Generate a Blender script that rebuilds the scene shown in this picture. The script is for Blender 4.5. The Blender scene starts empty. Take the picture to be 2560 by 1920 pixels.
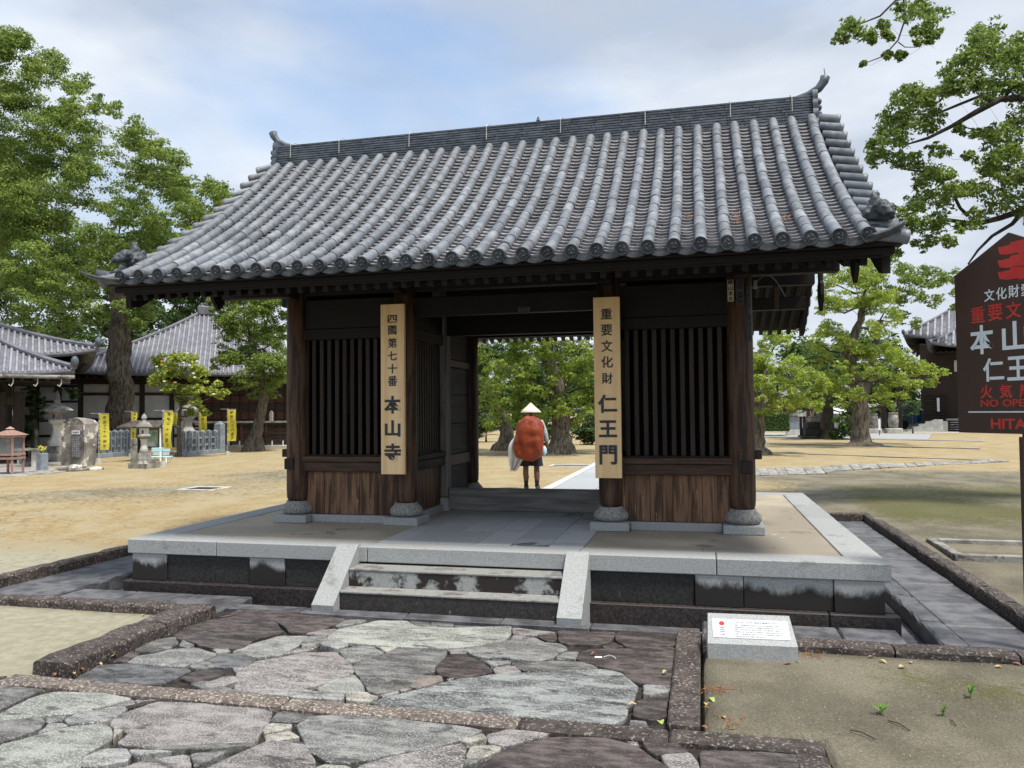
import bpy, math, random
import numpy as np
from mathutils import Vector, Matrix

random.seed(7)
rng = np.random.default_rng(7)
SC = bpy.context.scene
COL = SC.collection

# ------------------------------------------------------------------ camera
cam_d = bpy.data.cameras.new('camera')
cam_d.sensor_width = 36.0
cam_d.lens = 27.647
cam_d.clip_start = 0.05
cam_d.clip_end = 3000
cam = bpy.data.objects.new('camera', cam_d)
COL.objects.link(cam)
CAM = Vector((2.03,-8.138,1.672))
_r = Vector((0.972,0.233,-0.009)).normalized()
_u = Vector((0.017,-0.032,0.999)).normalized()
_f = _r.cross(_u) * -1
_r = _f.cross(_u).normalized()
m = Matrix((( _r.x, _u.x, -_f.x), (_r.y, _u.y, -_f.y), (_r.z, _u.z, -_f.z))).to_4x4()
m.translation = CAM
cam.matrix_world = m
SC.camera = cam

# ------------------------------------------------------------------ light
SUN_DIR = Vector((0.55, -0.34, 1.5)).normalized()      # towards the sun
elev = math.asin(SUN_DIR.z); azim = math.atan2(SUN_DIR.x, SUN_DIR.y)
sl = bpy.data.lights.new('sun', 'SUN'); sl.energy = 3.0; sl.angle = math.radians(9); sl.color = (1.0, 0.95, 0.86)
so = bpy.data.objects.new('sun', sl); COL.objects.link(so)
so.rotation_euler = SUN_DIR.to_track_quat('Z', 'Y').to_euler()

w = bpy.data.worlds.new('World'); SC.world = w; w.use_nodes = True
nt = w.node_tree; nn = nt.nodes; nn.clear()
def wn(t, **k):
    n = nn.new(t)
    for a, b in k.items(): setattr(n, a, b)
    return n
sky = wn('ShaderNodeTexSky', sky_type='NISHITA', sun_disc=False, sun_elevation=elev, sun_rotation=azim, air_density=1.2, dust_density=2.0)
tc = wn('ShaderNodeTexCoord'); mp = wn('ShaderNodeMapping')
mp.inputs['Scale'].default_value = (1.0, 1.0, 2.6)
mp.inputs['Location'].default_value = (6.6, 7.7, 4.2)
nt.links.new(tc.outputs['Generated'], mp.inputs['Vector'])
n1 = wn('ShaderNodeTexNoise'); n1.inputs['Scale'].default_value = 1.7; n1.inputs['Detail'].default_value = 7; n1.inputs['Roughness'].default_value = .5
n1.inputs['Distortion'].default_value = .25
nt.links.new(mp.outputs[0], n1.inputs['Vector'])
cr1 = wn('ShaderNodeMapRange', interpolation_type='SMOOTHSTEP'); cr1.inputs[1].default_value = .36; cr1.inputs[2].default_value = .58
nt.links.new(n1.outputs[0], cr1.inputs[0])
n2 = wn('ShaderNodeTexNoise'); n2.inputs['Scale'].default_value = 3.2; n2.inputs['Detail'].default_value = 6; n2.inputs['Roughness'].default_value = .5
nt.links.new(mp.outputs[0], n2.inputs['Vector'])
cc = wn('ShaderNodeValToRGB')
cc.color_ramp.elements[0].position = .36; cc.color_ramp.elements[0].color = (.31, .35, .415, 1)
cc.color_ramp.elements[1].position = .66; cc.color_ramp.elements[1].color = (.52, .55, .59, 1)
nt.links.new(n2.outputs[0], cc.inputs[0])
sk = wn('ShaderNodeMix', data_type='RGBA', blend_type='MULTIPLY'); sk.inputs[0].default_value = 1
sk.inputs[7].default_value = (.135, .135, .135, 1)
nt.links.new(sky.outputs[0], sk.inputs[6])
mx = wn('ShaderNodeMix', data_type='RGBA')
mr = wn('ShaderNodeMapRange'); mr.inputs[3].default_value = .12; mr.inputs[4].default_value = .97
nt.links.new(cr1.outputs[0], mr.inputs[0]); nt.links.new(mr.outputs[0], mx.inputs[0])
nt.links.new(sk.outputs[2], mx.inputs[6]); nt.links.new(cc.outputs[0], mx.inputs[7])
bg = wn('ShaderNodeBackground'); bg.inputs['Strength'].default_value = 1.0
nt.links.new(mx.outputs[2], bg.inputs['Color'])
wo = wn('ShaderNodeOutputWorld'); nt.links.new(bg.outputs[0], wo.inputs[0])

SC.view_settings.view_transform = 'Standard'; SC.view_settings.look = 'None'
SC.view_settings.gamma = 1; SC.view_settings.use_curve_mapping = False
SC.view_settings.exposure = 0.82
SC.render.engine = 'CYCLES'
SC.cycles.max_bounces = 6; SC.cycles.diffuse_bounces = 3; SC.cycles.transmission_bounces = 4
SC.cycles.transparent_max_bounces = 6; SC.cycles.use_denoising = True
try: SC.cycles.denoiser = 'OPENIMAGEDENOISE'
except Exception: pass

# ------------------------------------------------------------------ helpers
def rgb(c): return (c[0], c[1], c[2], 1)

def material(name, cols, scale=3., detail=6, rough=.8, bump=.25, bscale=None, stretch=(1, 1, 1), rnd=0., spots=None,
             spots2=None, spec=.35, contrast=(.35, .65), stain=None, dist=0., metallic=0., transl=0., attr=None, bdist=.02):
    """Procedural material. cols: two colours mixed by noise; spots: (colour, scale, lo, hi);
    stain: (colour, z_low, z_high, scale, lo, hi) dark growth that thins out upwards."""
    m = bpy.data.materials.new(name); m.use_nodes = True
    t = m.node_tree; N = t.nodes; L = t.links.new; b = N['Principled BSDF']
    tc = N.new('ShaderNodeTexCoord'); vec = tc.outputs['Object']
    oi = N.new('ShaderNodeObjectInfo')
    off = N.new('ShaderNodeVectorMath'); off.operation = 'MULTIPLY_ADD'
    cv = N.new('ShaderNodeCombineXYZ')
    for i in range(3): L(oi.outputs['Random'], cv.inputs[i])
    L(cv.outputs[0], off.inputs[0]); off.inputs[1].default_value = (17.3, 9.1, 31.7) if rnd else (0, 0, 0); L(vec, off.inputs[2])
    mp = N.new('ShaderNodeMapping'); L(off.outputs[0], mp.inputs[0]); mp.inputs['Scale'].default_value = stretch
    def noise(sc, det=detail, ro=.6, v=None, di=0.):
        n = N.new('ShaderNodeTexNoise'); n.inputs['Scale'].default_value = sc; n.inputs['Detail'].default_value = det
        n.inputs['Roughness'].default_value = ro; n.inputs['Distortion'].default_value = di; L(v or mp.outputs[0], n.inputs['Vector']); return n.outputs[0]
    def rng_(src, lo, hi, a=0., bb=1., smooth=True):
        r = N.new('ShaderNodeMapRange'); r.interpolation_type = 'SMOOTHSTEP' if smooth else 'LINEAR'
        r.inputs[1].default_value = lo; r.inputs[2].default_value = hi; r.inputs[3].default_value = a; r.inputs[4].default_value = bb; L(src, r.inputs[0]); return r.outputs[0]
    def mix(f, a, bb, mode='MIX'):
        x = N.new('ShaderNodeMix'); x.data_type = 'RGBA'; x.blend_type = mode
        if hasattr(f, 'links'): L(f, x.inputs[0])
        else: x.inputs[0].default_value = f
        for i, q in ((6, a), (7, bb)):
            if hasattr(q, 'links'): L(q, x.inputs[i])
            else: x.inputs[i].default_value = rgb(q)
        return x.outputs[2]
    base = noise(scale, di=dist)
    if attr:
        at = N.new('ShaderNodeAttribute'); at.attribute_name = attr
        col = mix(at.outputs['Fac'], cols[0], cols[1])
    else:
        col = mix(rng_(base, *contrast), cols[0], cols[1])
    if len(cols) > 2: col = mix(rng_(noise(scale * .31, 3), .48, .66), col, cols[2])
    for sp in (spots, spots2):
        if sp: col = mix(rng_(noise(sp[1], 4, .7, off.outputs[0] if len(sp) > 4 else None), sp[2], sp[3]), col, sp[0])
    if stain:
        sc, z0, z1, ssc, lo, hi = stain
        sx = N.new('ShaderNodeSeparateXYZ'); L(tc.outputs['Object'], sx.inputs[0])
        g = rng_(sx.outputs[2], z0, z1, 1., 0., False)
        stv = N.new('ShaderNodeMapping'); L(off.outputs[0], stv.inputs[0]); stv.inputs['Scale'].default_value = (1, 1, .45)
        ad = N.new('ShaderNodeMath'); ad.operation = 'ADD'; L(noise(ssc, 9, .68, stv.outputs[0]), ad.inputs[0]); L(g, ad.inputs[1])
        col = mix(rng_(ad.outputs[0], lo, hi), col, sc)
    if rnd:
        col = mix(1., col, rng_(oi.outputs['Random'], 0, 1, 1 - rnd, 1 + rnd, False), 'MULTIPLY')
    L(col, b.inputs['Base Color'])
    rr = rng_(base, .3, .7, max(0, rough - .08), min(1, rough + .08)); L(rr, b.inputs['Roughness'])
    b.inputs['Specular IOR Level'].default_value = spec; b.inputs['Metallic'].default_value = metallic
    if bump:
        bp = N.new('ShaderNodeBump'); bp.inputs['Strength'].default_value = bump; bp.inputs['Distance'].default_value = bdist
        L(noise(bscale or scale * 5, 8, .65), bp.inputs['Height']); L(bp.outputs[0], b.inputs['Normal'])
    if transl:
        tr = N.new('ShaderNodeBsdfTranslucent'); L(col, tr.inputs[0])
        ms = N.new('ShaderNodeMixShader'); ms.inputs[0].default_value = transl
        out = N['Material Output']; L(b.outputs[0], ms.inputs[1]); L(tr.outputs[0], ms.inputs[2]); L(ms.outputs[0], out.inputs[0])
    return m

class MB:
    def __init__(s): s.v = []; s.f = []
    def add(s, verts, faces, M=None):
        o = len(s.v)
        for p in verts:
            s.v.append(tuple(M @ Vector(p)) if M is not None else tuple(p))
        s.f += [tuple(o + i for i in f) for f in faces]
        return s
    def box(s, x0, x1, y0, y1, z0, z1, ch=.004, M=None, jit=0.):
        ch = min(ch, abs(x1-x0)*.3, abs(y1-y0)*.3, abs(z1-z0)*.3)
        V = []; idx = {}
        for i, x in enumerate((x0, x1)):
            for j, y in enumerate((y0, y1)):
                for k, z in enumerate((z0, z1)):
                    dx = ch*(1-2*i); dy = ch*(1-2*j); dz = ch*(1-2*k)
                    r = (random.uniform(-jit, jit), random.uniform(-jit, jit), random.uniform(-jit, jit))
                    idx[i, j, k] = len(V)
                    V += [(x+r[0], y+dy+r[1], z+dz+r[2]), (x+dx+r[0], y+r[1], z+dz+r[2]), (x+dx+r[0], y+dy+r[1], z+r[2])]
        F = []
        g = lambda i, j, k, a: idx[i, j, k] + a
        for i in (0, 1):
            q = [g(i, 0, 0, 0), g(i, 1, 0, 0), g(i, 1, 1, 0), g(i, 0, 1, 0)]; F.append(q if i else q[::-1])
        for j in (0, 1):
            q = [g(0, j, 0, 1), g(0, j, 1, 1), g(1, j, 1, 1), g(1, j, 0, 1)]; F.append(q if j else q[::-1])
        for k in (0, 1):
            q = [g(0, 0, k, 2), g(1, 0, k, 2), g(1, 1, k, 2), g(0, 1, k, 2)]; F.append(q if k else q[::-1])
        for j in (0, 1):
            for k in (0, 1): F.append([g(0, j, k, 1), g(1, j, k, 1), g(1, j, k, 2), g(0, j, k, 2)])
        for i in (0, 1):
            for k in (0, 1): F.append([g(i, 0, k, 0), g(i, 1, k, 0), g(i, 1, k, 2), g(i, 0, k, 2)])
        for i in (0, 1):
            for j in (0, 1): F.append([g(i, j, 0, 0), g(i, j, 1, 0), g(i, j, 1, 1), g(i, j, 0, 1)])
        for i in (0, 1):
            for j in (0, 1):
                for k in (0, 1): F.append([g(i, j, k, 0), g(i, j, k, 1), g(i, j, k, 2)])
        return s.add(V, F, M)
    def prism(s, pts, z0, z1, M=None):
        n = len(pts); V = [(x, y, z0) for x, y in pts] + [(x, y, z1) for x, y in pts]
        F = [tuple(range(n))[::-1], tuple(range(n, 2*n))] + [(i, (i+1) % n, n+(i+1) % n, n+i) for i in range(n)]
        return s.add(V, F, M)
    def lathe(s, prof, n=16, M=None, cap=True, sq=0.):
        V = []; F = []
        for r, z in prof:
            for i in range(n):
                a = 2*math.pi*(i+.5)/n
                V.append((r*math.cos(a), r*math.sin(a), z))
        for k in range(len(prof)-1):
            for i in range(n):
                F.append((k*n+i, k*n+(i+1) % n, (k+1)*n+(i+1) % n, (k+1)*n+i))
        if cap: F += [tuple(range(n))[::-1], tuple(range((len(prof)-1)*n, len(prof)*n))]
        return s.add(V, F, M)
    def tube(s, pts, rad, n=8, M=None, cap=True):
        P = [Vector(p) for p in pts]
        if not hasattr(rad, '__len__'): rad = [rad]*len(P)
        V = []; F = []; prev = None
        for i, p in enumerate(P):
            t = (P[min(i+1, len(P)-1)] - P[max(i-1, 0)])
            t = t.normalized() if t.length > 1e-9 else Vector((0, 0, 1))
            if prev is None: a = t.orthogonal().normalized()
            else:
                a = prev - t*prev.dot(t); a = a.normalized() if a.length > 1e-6 else t.orthogonal().normalized()
            prev = a; b = t.cross(a)
            for k in range(n):
                an = 2*math.pi*k/n
                V.append(tuple(p + (a*math.cos(an) + b*math.sin(an))*rad[i]))
        for i in range(len(P)-1):
            for k in range(n): F.append((i*n+k, i*n+(k+1) % n, (i+1)*n+(k+1) % n, (i+1)*n+k))
        if cap: F += [tuple(range(n))[::-1], tuple(range((len(P)-1)*n, len(P)*n))]
        return s.add(V, F, M)
    def ball(s, c, r, n=10, m=6, M=None):
        r = r if hasattr(r, '__len__') else (r, r, r)
        pr = [(math.sin(math.pi*(k+.02)/(m+.04)), -math.cos(math.pi*(k+.02)/(m+.04))) for k in range(m+1)]
        T = Matrix.Translation(c) @ Matrix.Diagonal((r[0], r[1], r[2], 1))
        return s.lathe(pr, n, (M @ T) if M is not None else T)
    def mesh(s, name, mat, smooth=False):
        me = bpy.data.meshes.new(name); me.from_pydata(s.v, [], s.f)
        if mat: me.materials.append(mat)
        if smooth: me.polygons.foreach_set('use_smooth', [True]*len(me.polygons))
        me.update(); return me
    def build(s, name, mat, parent=None, smooth=False, **kw):
        return ob(name, s.mesh(name, mat, smooth), parent, **kw)

def ob(name, me, parent=None, M=None, label=None, cat=None, group=None, kind=None):
    o = bpy.data.objects.new(name, me); COL.objects.link(o)
    if parent: o.parent = parent
    if M is not None: o.matrix_local = M
    if label: o['label'] = label
    if cat: o['category'] = cat
    if group: o['group'] = group
    if kind: o['kind'] = kind
    return o
def thing(name, label, cat, loc=(0, 0, 0), rz=0., group=None):
    M = Matrix.Translation(loc) @ Matrix.Rotation(rz, 4, 'Z')
    o = ob(name, None, None, M, label, cat, group); o.empty_display_size = .2
    return o
def T(x=0, y=0, z=0): return Matrix.Translation((x, y, z))
def RZ(a): return Matrix.Rotation(a, 4, 'Z')
def RX(a): return Matrix.Rotation(a, 4, 'X')
def RY(a): return Matrix.Rotation(a, 4, 'Y')
def copy_tree(o, parent=None):
    c = o.copy(); COL.objects.link(c); c.parent = parent
    for ch in list(o.children): copy_tree(ch, c)
    return c

_tc = {}
def glyphs(body, height, mat, extrude=.004, bold=.0, width=None, name='lettering', weight_x=1.):
    """flat mesh of a line of text, centred on the origin, facing +z, normalised to a height"""
    key = (body, round(bold, 4))
    if key not in _tc:
        cu = bpy.data.curves.new('text', 'FONT'); cu.body = body; cu.offset = bold; cu.extrude = .02; cu.resolution_u = 3
        to = bpy.data.objects.new('text', cu); COL.objects.link(to); bpy.context.view_layer.update()
        me = bpy.data.meshes.new_from_object(to); bpy.data.objects.remove(to)
        a = np.empty(len(me.vertices)*3, dtype=np.float32); me.vertices.foreach_get('co', a); _tc[key] = (me, a.reshape(-1, 3))
    me0, a0 = _tc[key]; me = me0.copy(); a = a0.copy()
    lo, hi = a.min(0), a.max(0); h = hi[1]-lo[1]
    k = height / h; kx = (width/(hi[0]-lo[0])) if width else k*weight_x
    a[:, 0] = (a[:, 0]-(lo[0]+hi[0])/2)*kx; a[:, 1] = (a[:, 1]-(lo[1]+hi[1])/2)*k
    a[:, 2] = np.where(a[:, 2] > 0, extrude, 0)
    me.vertices.foreach_set('co', a.ravel()); me.materials.clear(); me.materials.append(mat); me.update(); me.name = name
    return me
def join_meshes(items, name, mat):
    """items: (mesh, Matrix) -> one mesh"""
    V = []; F = []; o = 0
    for me, M in items:
        for v in me.vertices: V.append(tuple(M @ v.co))
        for p in me.polygons: F.append(tuple(o+i for i in p.vertices))
        o = len(V)
    r = bpy.data.meshes.new(name); r.from_pydata(V, [], F); r.materials.append(mat); return r

# ------------------------------------------------------------------ materials
M_ = {}
M_['tile'] = material('roof_tile_grey', [(.115,.13,.15), (.215,.228,.245), (.145,.16,.185)], 11, rough=.5, bump=.12, rnd=.22, spec=.5,
                      spots=((.27,.27,.25), 16, .56, .74), spots2=((.12,.135,.155), 13, .58, .72))
M_['tile_flat'] = material('flat_tile_grey', [(.16,.16,.17), (.26,.26,.275)], 9, rough=.55, bump=.12, rnd=.25, spec=.45, spots=((.10,.07,.06), 10, .6, .7))
M_['tile_dark'] = material('ridge_tile_grey', [(.055,.067,.085), (.105,.122,.145)], 8, rough=.5, bump=.15, rnd=.18, spots=((.2,.21,.2), 20, .66, .74))
M_['tile_disc'] = material('eave_disc_grey', [(.035,.042,.048), (.08,.088,.098)], 14, rough=.5, bump=.2, rnd=.15)
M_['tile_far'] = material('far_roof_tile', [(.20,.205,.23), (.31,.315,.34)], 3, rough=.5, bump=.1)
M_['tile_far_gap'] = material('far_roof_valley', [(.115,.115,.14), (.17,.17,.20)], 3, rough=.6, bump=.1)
def wood(name, a, b_, axis, rough=.7, rnd=.2, sc=3., con=(.35,.65), extra=None, bump=.25, spec=.3):
    st = [9, 9, 9]; st[axis] = .7
    return material(name, [a, b_], sc, 8, rough, bump, sc*3, tuple(st), rnd, spots=extra, contrast=con, dist=.6, spec=spec, bdist=.004)
M_['wood_dark_x'] = wood('old_dark_timber_x', (.005,.0045,.0045), (.013,.0095,.0085), 0)
M_['wood_dark_y'] = wood('old_dark_timber_y', (.005,.0045,.0045), (.013,.0095,.0085), 1)
M_['wood_dark_z'] = wood('old_dark_timber_z', (.005,.0045,.0045), (.013,.0095,.0085), 2)
M_['column'] = wood('brown_column_timber', (.028,.015,.009), (.10,.056,.034), 2, .6, .12, 2.2, (.40,.60))
M_['rail'] = wood('brown_rail_timber', (.032,.017,.011), (.085,.048,.031), 0, .6, .1)
M_['plank'] = wood('warm_brown_plank', (.050,.025,.014), (.19,.105,.06), 2, .6, .28, 2.2, (.40,.60), ((.42,.26,.12), 5., .655, .70))
M_['bar'] = wood('dark_lattice_timber', (.012,.008,.006), (.032,.021,.016), 2, .6, .3)
M_['weathered'] = wood('weathered_grey_timber', (.09,.083,.076), (.22,.21,.195), 2, .8, .1, 1.5)
M_['threshold'] = wood('grey_threshold_timber', (.12,.115,.11), (.24,.23,.215), 0, .7, .0, 1.3)
M_['hinoki'] = wood('pale_cypress_board', (.74,.49,.24), (.86,.64,.37), 2, .55, .03, 1.2, (.3,.7), bump=.1)
M_['ink'] = material('black_ink', [(.008,.008,.01), (.02,.022,.028)], 60, rough=.3, bump=.3, spec=.5)
M_['ink_edge'] = material('carved_edge', [(.20,.19,.18), (.33,.32,.30)], 60, rough=.6, bump=.2)
M_['granite'] = material('light_granite', [(.26,.27,.272), (.375,.385,.382)], 90, 4, .7, .12, 120, rnd=.07, spots=((.19,.20,.205), 170, .6, .66), spots2=((.2,.2,.19), 3, .58, .72))
M_['granite_stained'] = material('stained_granite', [(.25,.26,.26), (.36,.375,.37)], 90, 4, .72, .15, 110, rnd=.06, spots=((.17,.18,.18), 160, .6, .66),
                                 stain=((.020,.017,.016), .0, .40, 2.6, .80, 1.0))
M_['step_stained'] = material('stained_step_granite', [(.25,.26,.255), (.34,.35,.34)], 90, 4, .72, .15, 110, rnd=.05, spots=((.17,.18,.18), 160, .6, .66),
                              spots2=((.022,.016,.015), 3.3, .42, .53))
M_['tread'] = material('filmed_tread_granite', [(.20,.20,.19), (.30,.30,.285)], 60, 4, .7, .15, 110, rnd=.05, spots=((.13,.125,.115), 4, .5, .66), spots2=((.10,.085,.075), 7, .60, .70))
M_['step_dark'] = material('blackened_step_granite', [(.022,.019,.018), (.05,.045,.042)], 60, 5, .6, .2, 110, spots=((.2,.2,.19), 14, .66, .74))
M_['panel_dark'] = material('blackened_panel_stone', [(.014,.014,.014), (.034,.033,.031)], 40, 6, .6, .3, 60, rnd=.2, spots=((.13,.125,.11), 8, .63, .76))
M_['plinth_dark'] = material('blackened_plinth_stone', [(.016,.013,.013), (.042,.034,.032)], 40, 6, .55, .3, 60, rnd=.2, spots=((.16,.14,.12), 22, .68, .76))
M_['base_stone'] = material('old_column_stone', [(.17,.17,.16), (.33,.325,.30)], 40, 6, .85, .5, 60, rnd=.1, spots=((.40,.39,.36), 90, .6, .7))
M_['earth_floor'] = material('tamped_earth_floor', [(.33,.29,.22), (.44,.385,.295), (.26,.23,.18)], 1.6, 7, .75, .08, 40, spots=((.19,.165,.13), 2.1, .62, .65), spots2=((.42,.38,.31), 3.3, .66, .69))
M_['paver'] = material('grey_granite_paver', [(.36,.36,.355), (.46,.46,.45)], 80, 4, .65, .12, 110, rnd=.1, spots=((.11,.12,.125), 1.5, .61, .68))
M_['kerb'] = material('bush_hammered_kerb', [(.034,.028,.026), (.078,.063,.057)], 9, 9, .8, 1., 40, rnd=.16, spots=((.27,.235,.205), 50, .55, .64), bdist=.012)
M_['strip'] = material('pink_flecked_strip', [(.085,.066,.058), (.16,.132,.116)], 9, 9, .8, 1., 40, rnd=.12, spots=((.40,.36,.30), 48, .52, .62), bdist=.012)
M_['gutter_slab'] = material('wet_gutter_slab', [(.065,.065,.072), (.14,.14,.15)], 5, 9, .45, .5, 30, rnd=.15)
M_['joint'] = material('dark_joint_soil', [(.016,.012,.010), (.045,.036,.028)], 12, 8, .9, .5, 60, spots=((.22,.19,.13), 9, .64, .72))
def flag(name, a, b_, s_, lo, rough=.7, sc=4.):
    return material(name, [a, b_, tuple(.6*x for x in a)], sc*2, 12, rough, 1., 45, (1, 2.4, 1), .12, spots=(tuple(.75*x+.25*y for x, y in zip(s_, b_)), 80, lo-.05, lo+.03), spots2=(tuple(.55*x for x in a), 4.5, .55, .68), contrast=(.40,.60), bdist=.010)
FM = {'L': flag('pale_grey_flagstone', (.13,.13,.125), (.26,.26,.25), (.50,.50,.485), .57),
      'G': flag('mid_grey_flagstone', (.10,.098,.095), (.20,.198,.19), (.40,.395,.385), .60),
      'D': flag('slate_grey_flagstone', (.07,.072,.075), (.15,.153,.155), (.38,.39,.395), .63),
      'R': flag('wet_red_brown_flagstone', (.050,.040,.039), (.115,.096,.091), (.30,.27,.265), .635, .5),
      'P': flag('brownish_grey_flagstone', (.12,.110,.106), (.235,.220,.213), (.48,.455,.44), .56),
      'Q': flag('dull_brown_flagstone', (.15,.125,.11), (.25,.215,.19), (.42,.38,.34), .60),
      'Y': flag('pale_cream_flagstone', (.19,.18,.155), (.34,.325,.28), (.60,.58,.52), .56),
      'W': flag('pale_green_grey_flagstone', (.16,.165,.148), (.30,.31,.28), (.52,.535,.50), .56, .7, 2.2),
      'T': flag('streaked_blue_grey_flagstone', (.09,.095,.093), (.26,.275,.268), (.52,.54,.53), .58, .55, 2.4)}
M_['plaster'] = material('white_plaster', [(.50,.51,.52), (.60,.60,.60)], 2, rough=.9, bump=.05)
M_['bark'] = material('camphor_bark', [(.045,.036,.028), (.20,.17,.135)], 7, 10, .9, 1., 12, (2.2,2.2,.4), .1, spots=((.22,.21,.17), 5, .62, .72), bdist=.06)
M_['bark_dark'] = material('dark_bark', [(.03,.026,.02), (.085,.07,.055)], 5, 9, .9, 1., 9, (1.6,1.6,.45), .1, bdist=.05)
M_['stone_old'] = material('lichened_stone', [(.16,.155,.14), (.36,.35,.32)], 4, 9, .85, .6, 25, rnd=.08, spots=((.08,.07,.06), 3.2, .56, .66))
M_['stone_mon'] = material('monument_stone', [(.13,.115,.10), (.30,.28,.25)], 2.2, 9, .85, .6, 20, spots=((.62,.59,.52), 2.6, .54, .6), spots2=((.05,.045,.04), 2.1, .6, .67))
M_['stone_blue'] = material('blue_grey_fence_stone', [(.16,.19,.225), (.27,.30,.34)], 5, 8, .75, .25, 40, rnd=.12)
M_['stone_lt'] = material('light_lantern_stone', [(.40,.39,.36), (.55,.54,.50)], 3, 8, .85, .3, 30, spots=((.2,.19,.17), 3.5, .6, .7))
M_['dark_metal'] = material('dark_metal', [(.03,.03,.032), (.05,.05,.052)], 10, rough=.5, bump=.05)
M_['white_paint'] = material('white_paint', [(.72,.74,.76), (.8,.8,.8)], 5, rough=.5, bump=.03)
def leafm(name, a, b_, tr=.45):
    return material(name, [a, b_], 3, 2, .5, 0, attr='tint', spec=.3, transl=tr)
M_['leaf'] = leafm('camphor_leaf', (.06,.115,.022), (.38,.48,.10))
M_['leaf_bright'] = leafm('young_camphor_leaf', (.12,.20,.024), (.54,.63,.12))
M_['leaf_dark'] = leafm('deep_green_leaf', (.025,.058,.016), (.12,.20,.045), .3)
M_['leaf_mag'] = leafm('magnolia_leaf', (.10,.17,.02), (.52,.56,.10), .35)
M_['granite_lt'] = material('pale_edge_granite', [(.42,.43,.43), (.54,.55,.55)], 60, 4, .7, .1, 90, rnd=.08)
M_['paver_far'] = material('light_grey_paver', [(.30,.315,.33), (.40,.42,.43)], 60, 4, .65, .1, 90, rnd=.08)
M_['leaf_g2'] = material('weed_green', [(.11,.24,.035), (.19,.34,.06)], 20, rough=.6, bump=0, transl=.3)
M_['grit'] = material('pale_grit', [(.30,.27,.20), (.46,.42,.33)], 300, rough=.9, bump=0)
M_['roof_brown'] = material('mossy_brown_shingle', [(.045,.038,.030), (.11,.095,.075)], 9, rough=.9, bump=.4)
M_['leaf_b2'] = material('dry_leaf_scraps', [(.10,.06,.035), (.42,.33,.20)], 3, rough=.9, bump=0)

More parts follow.
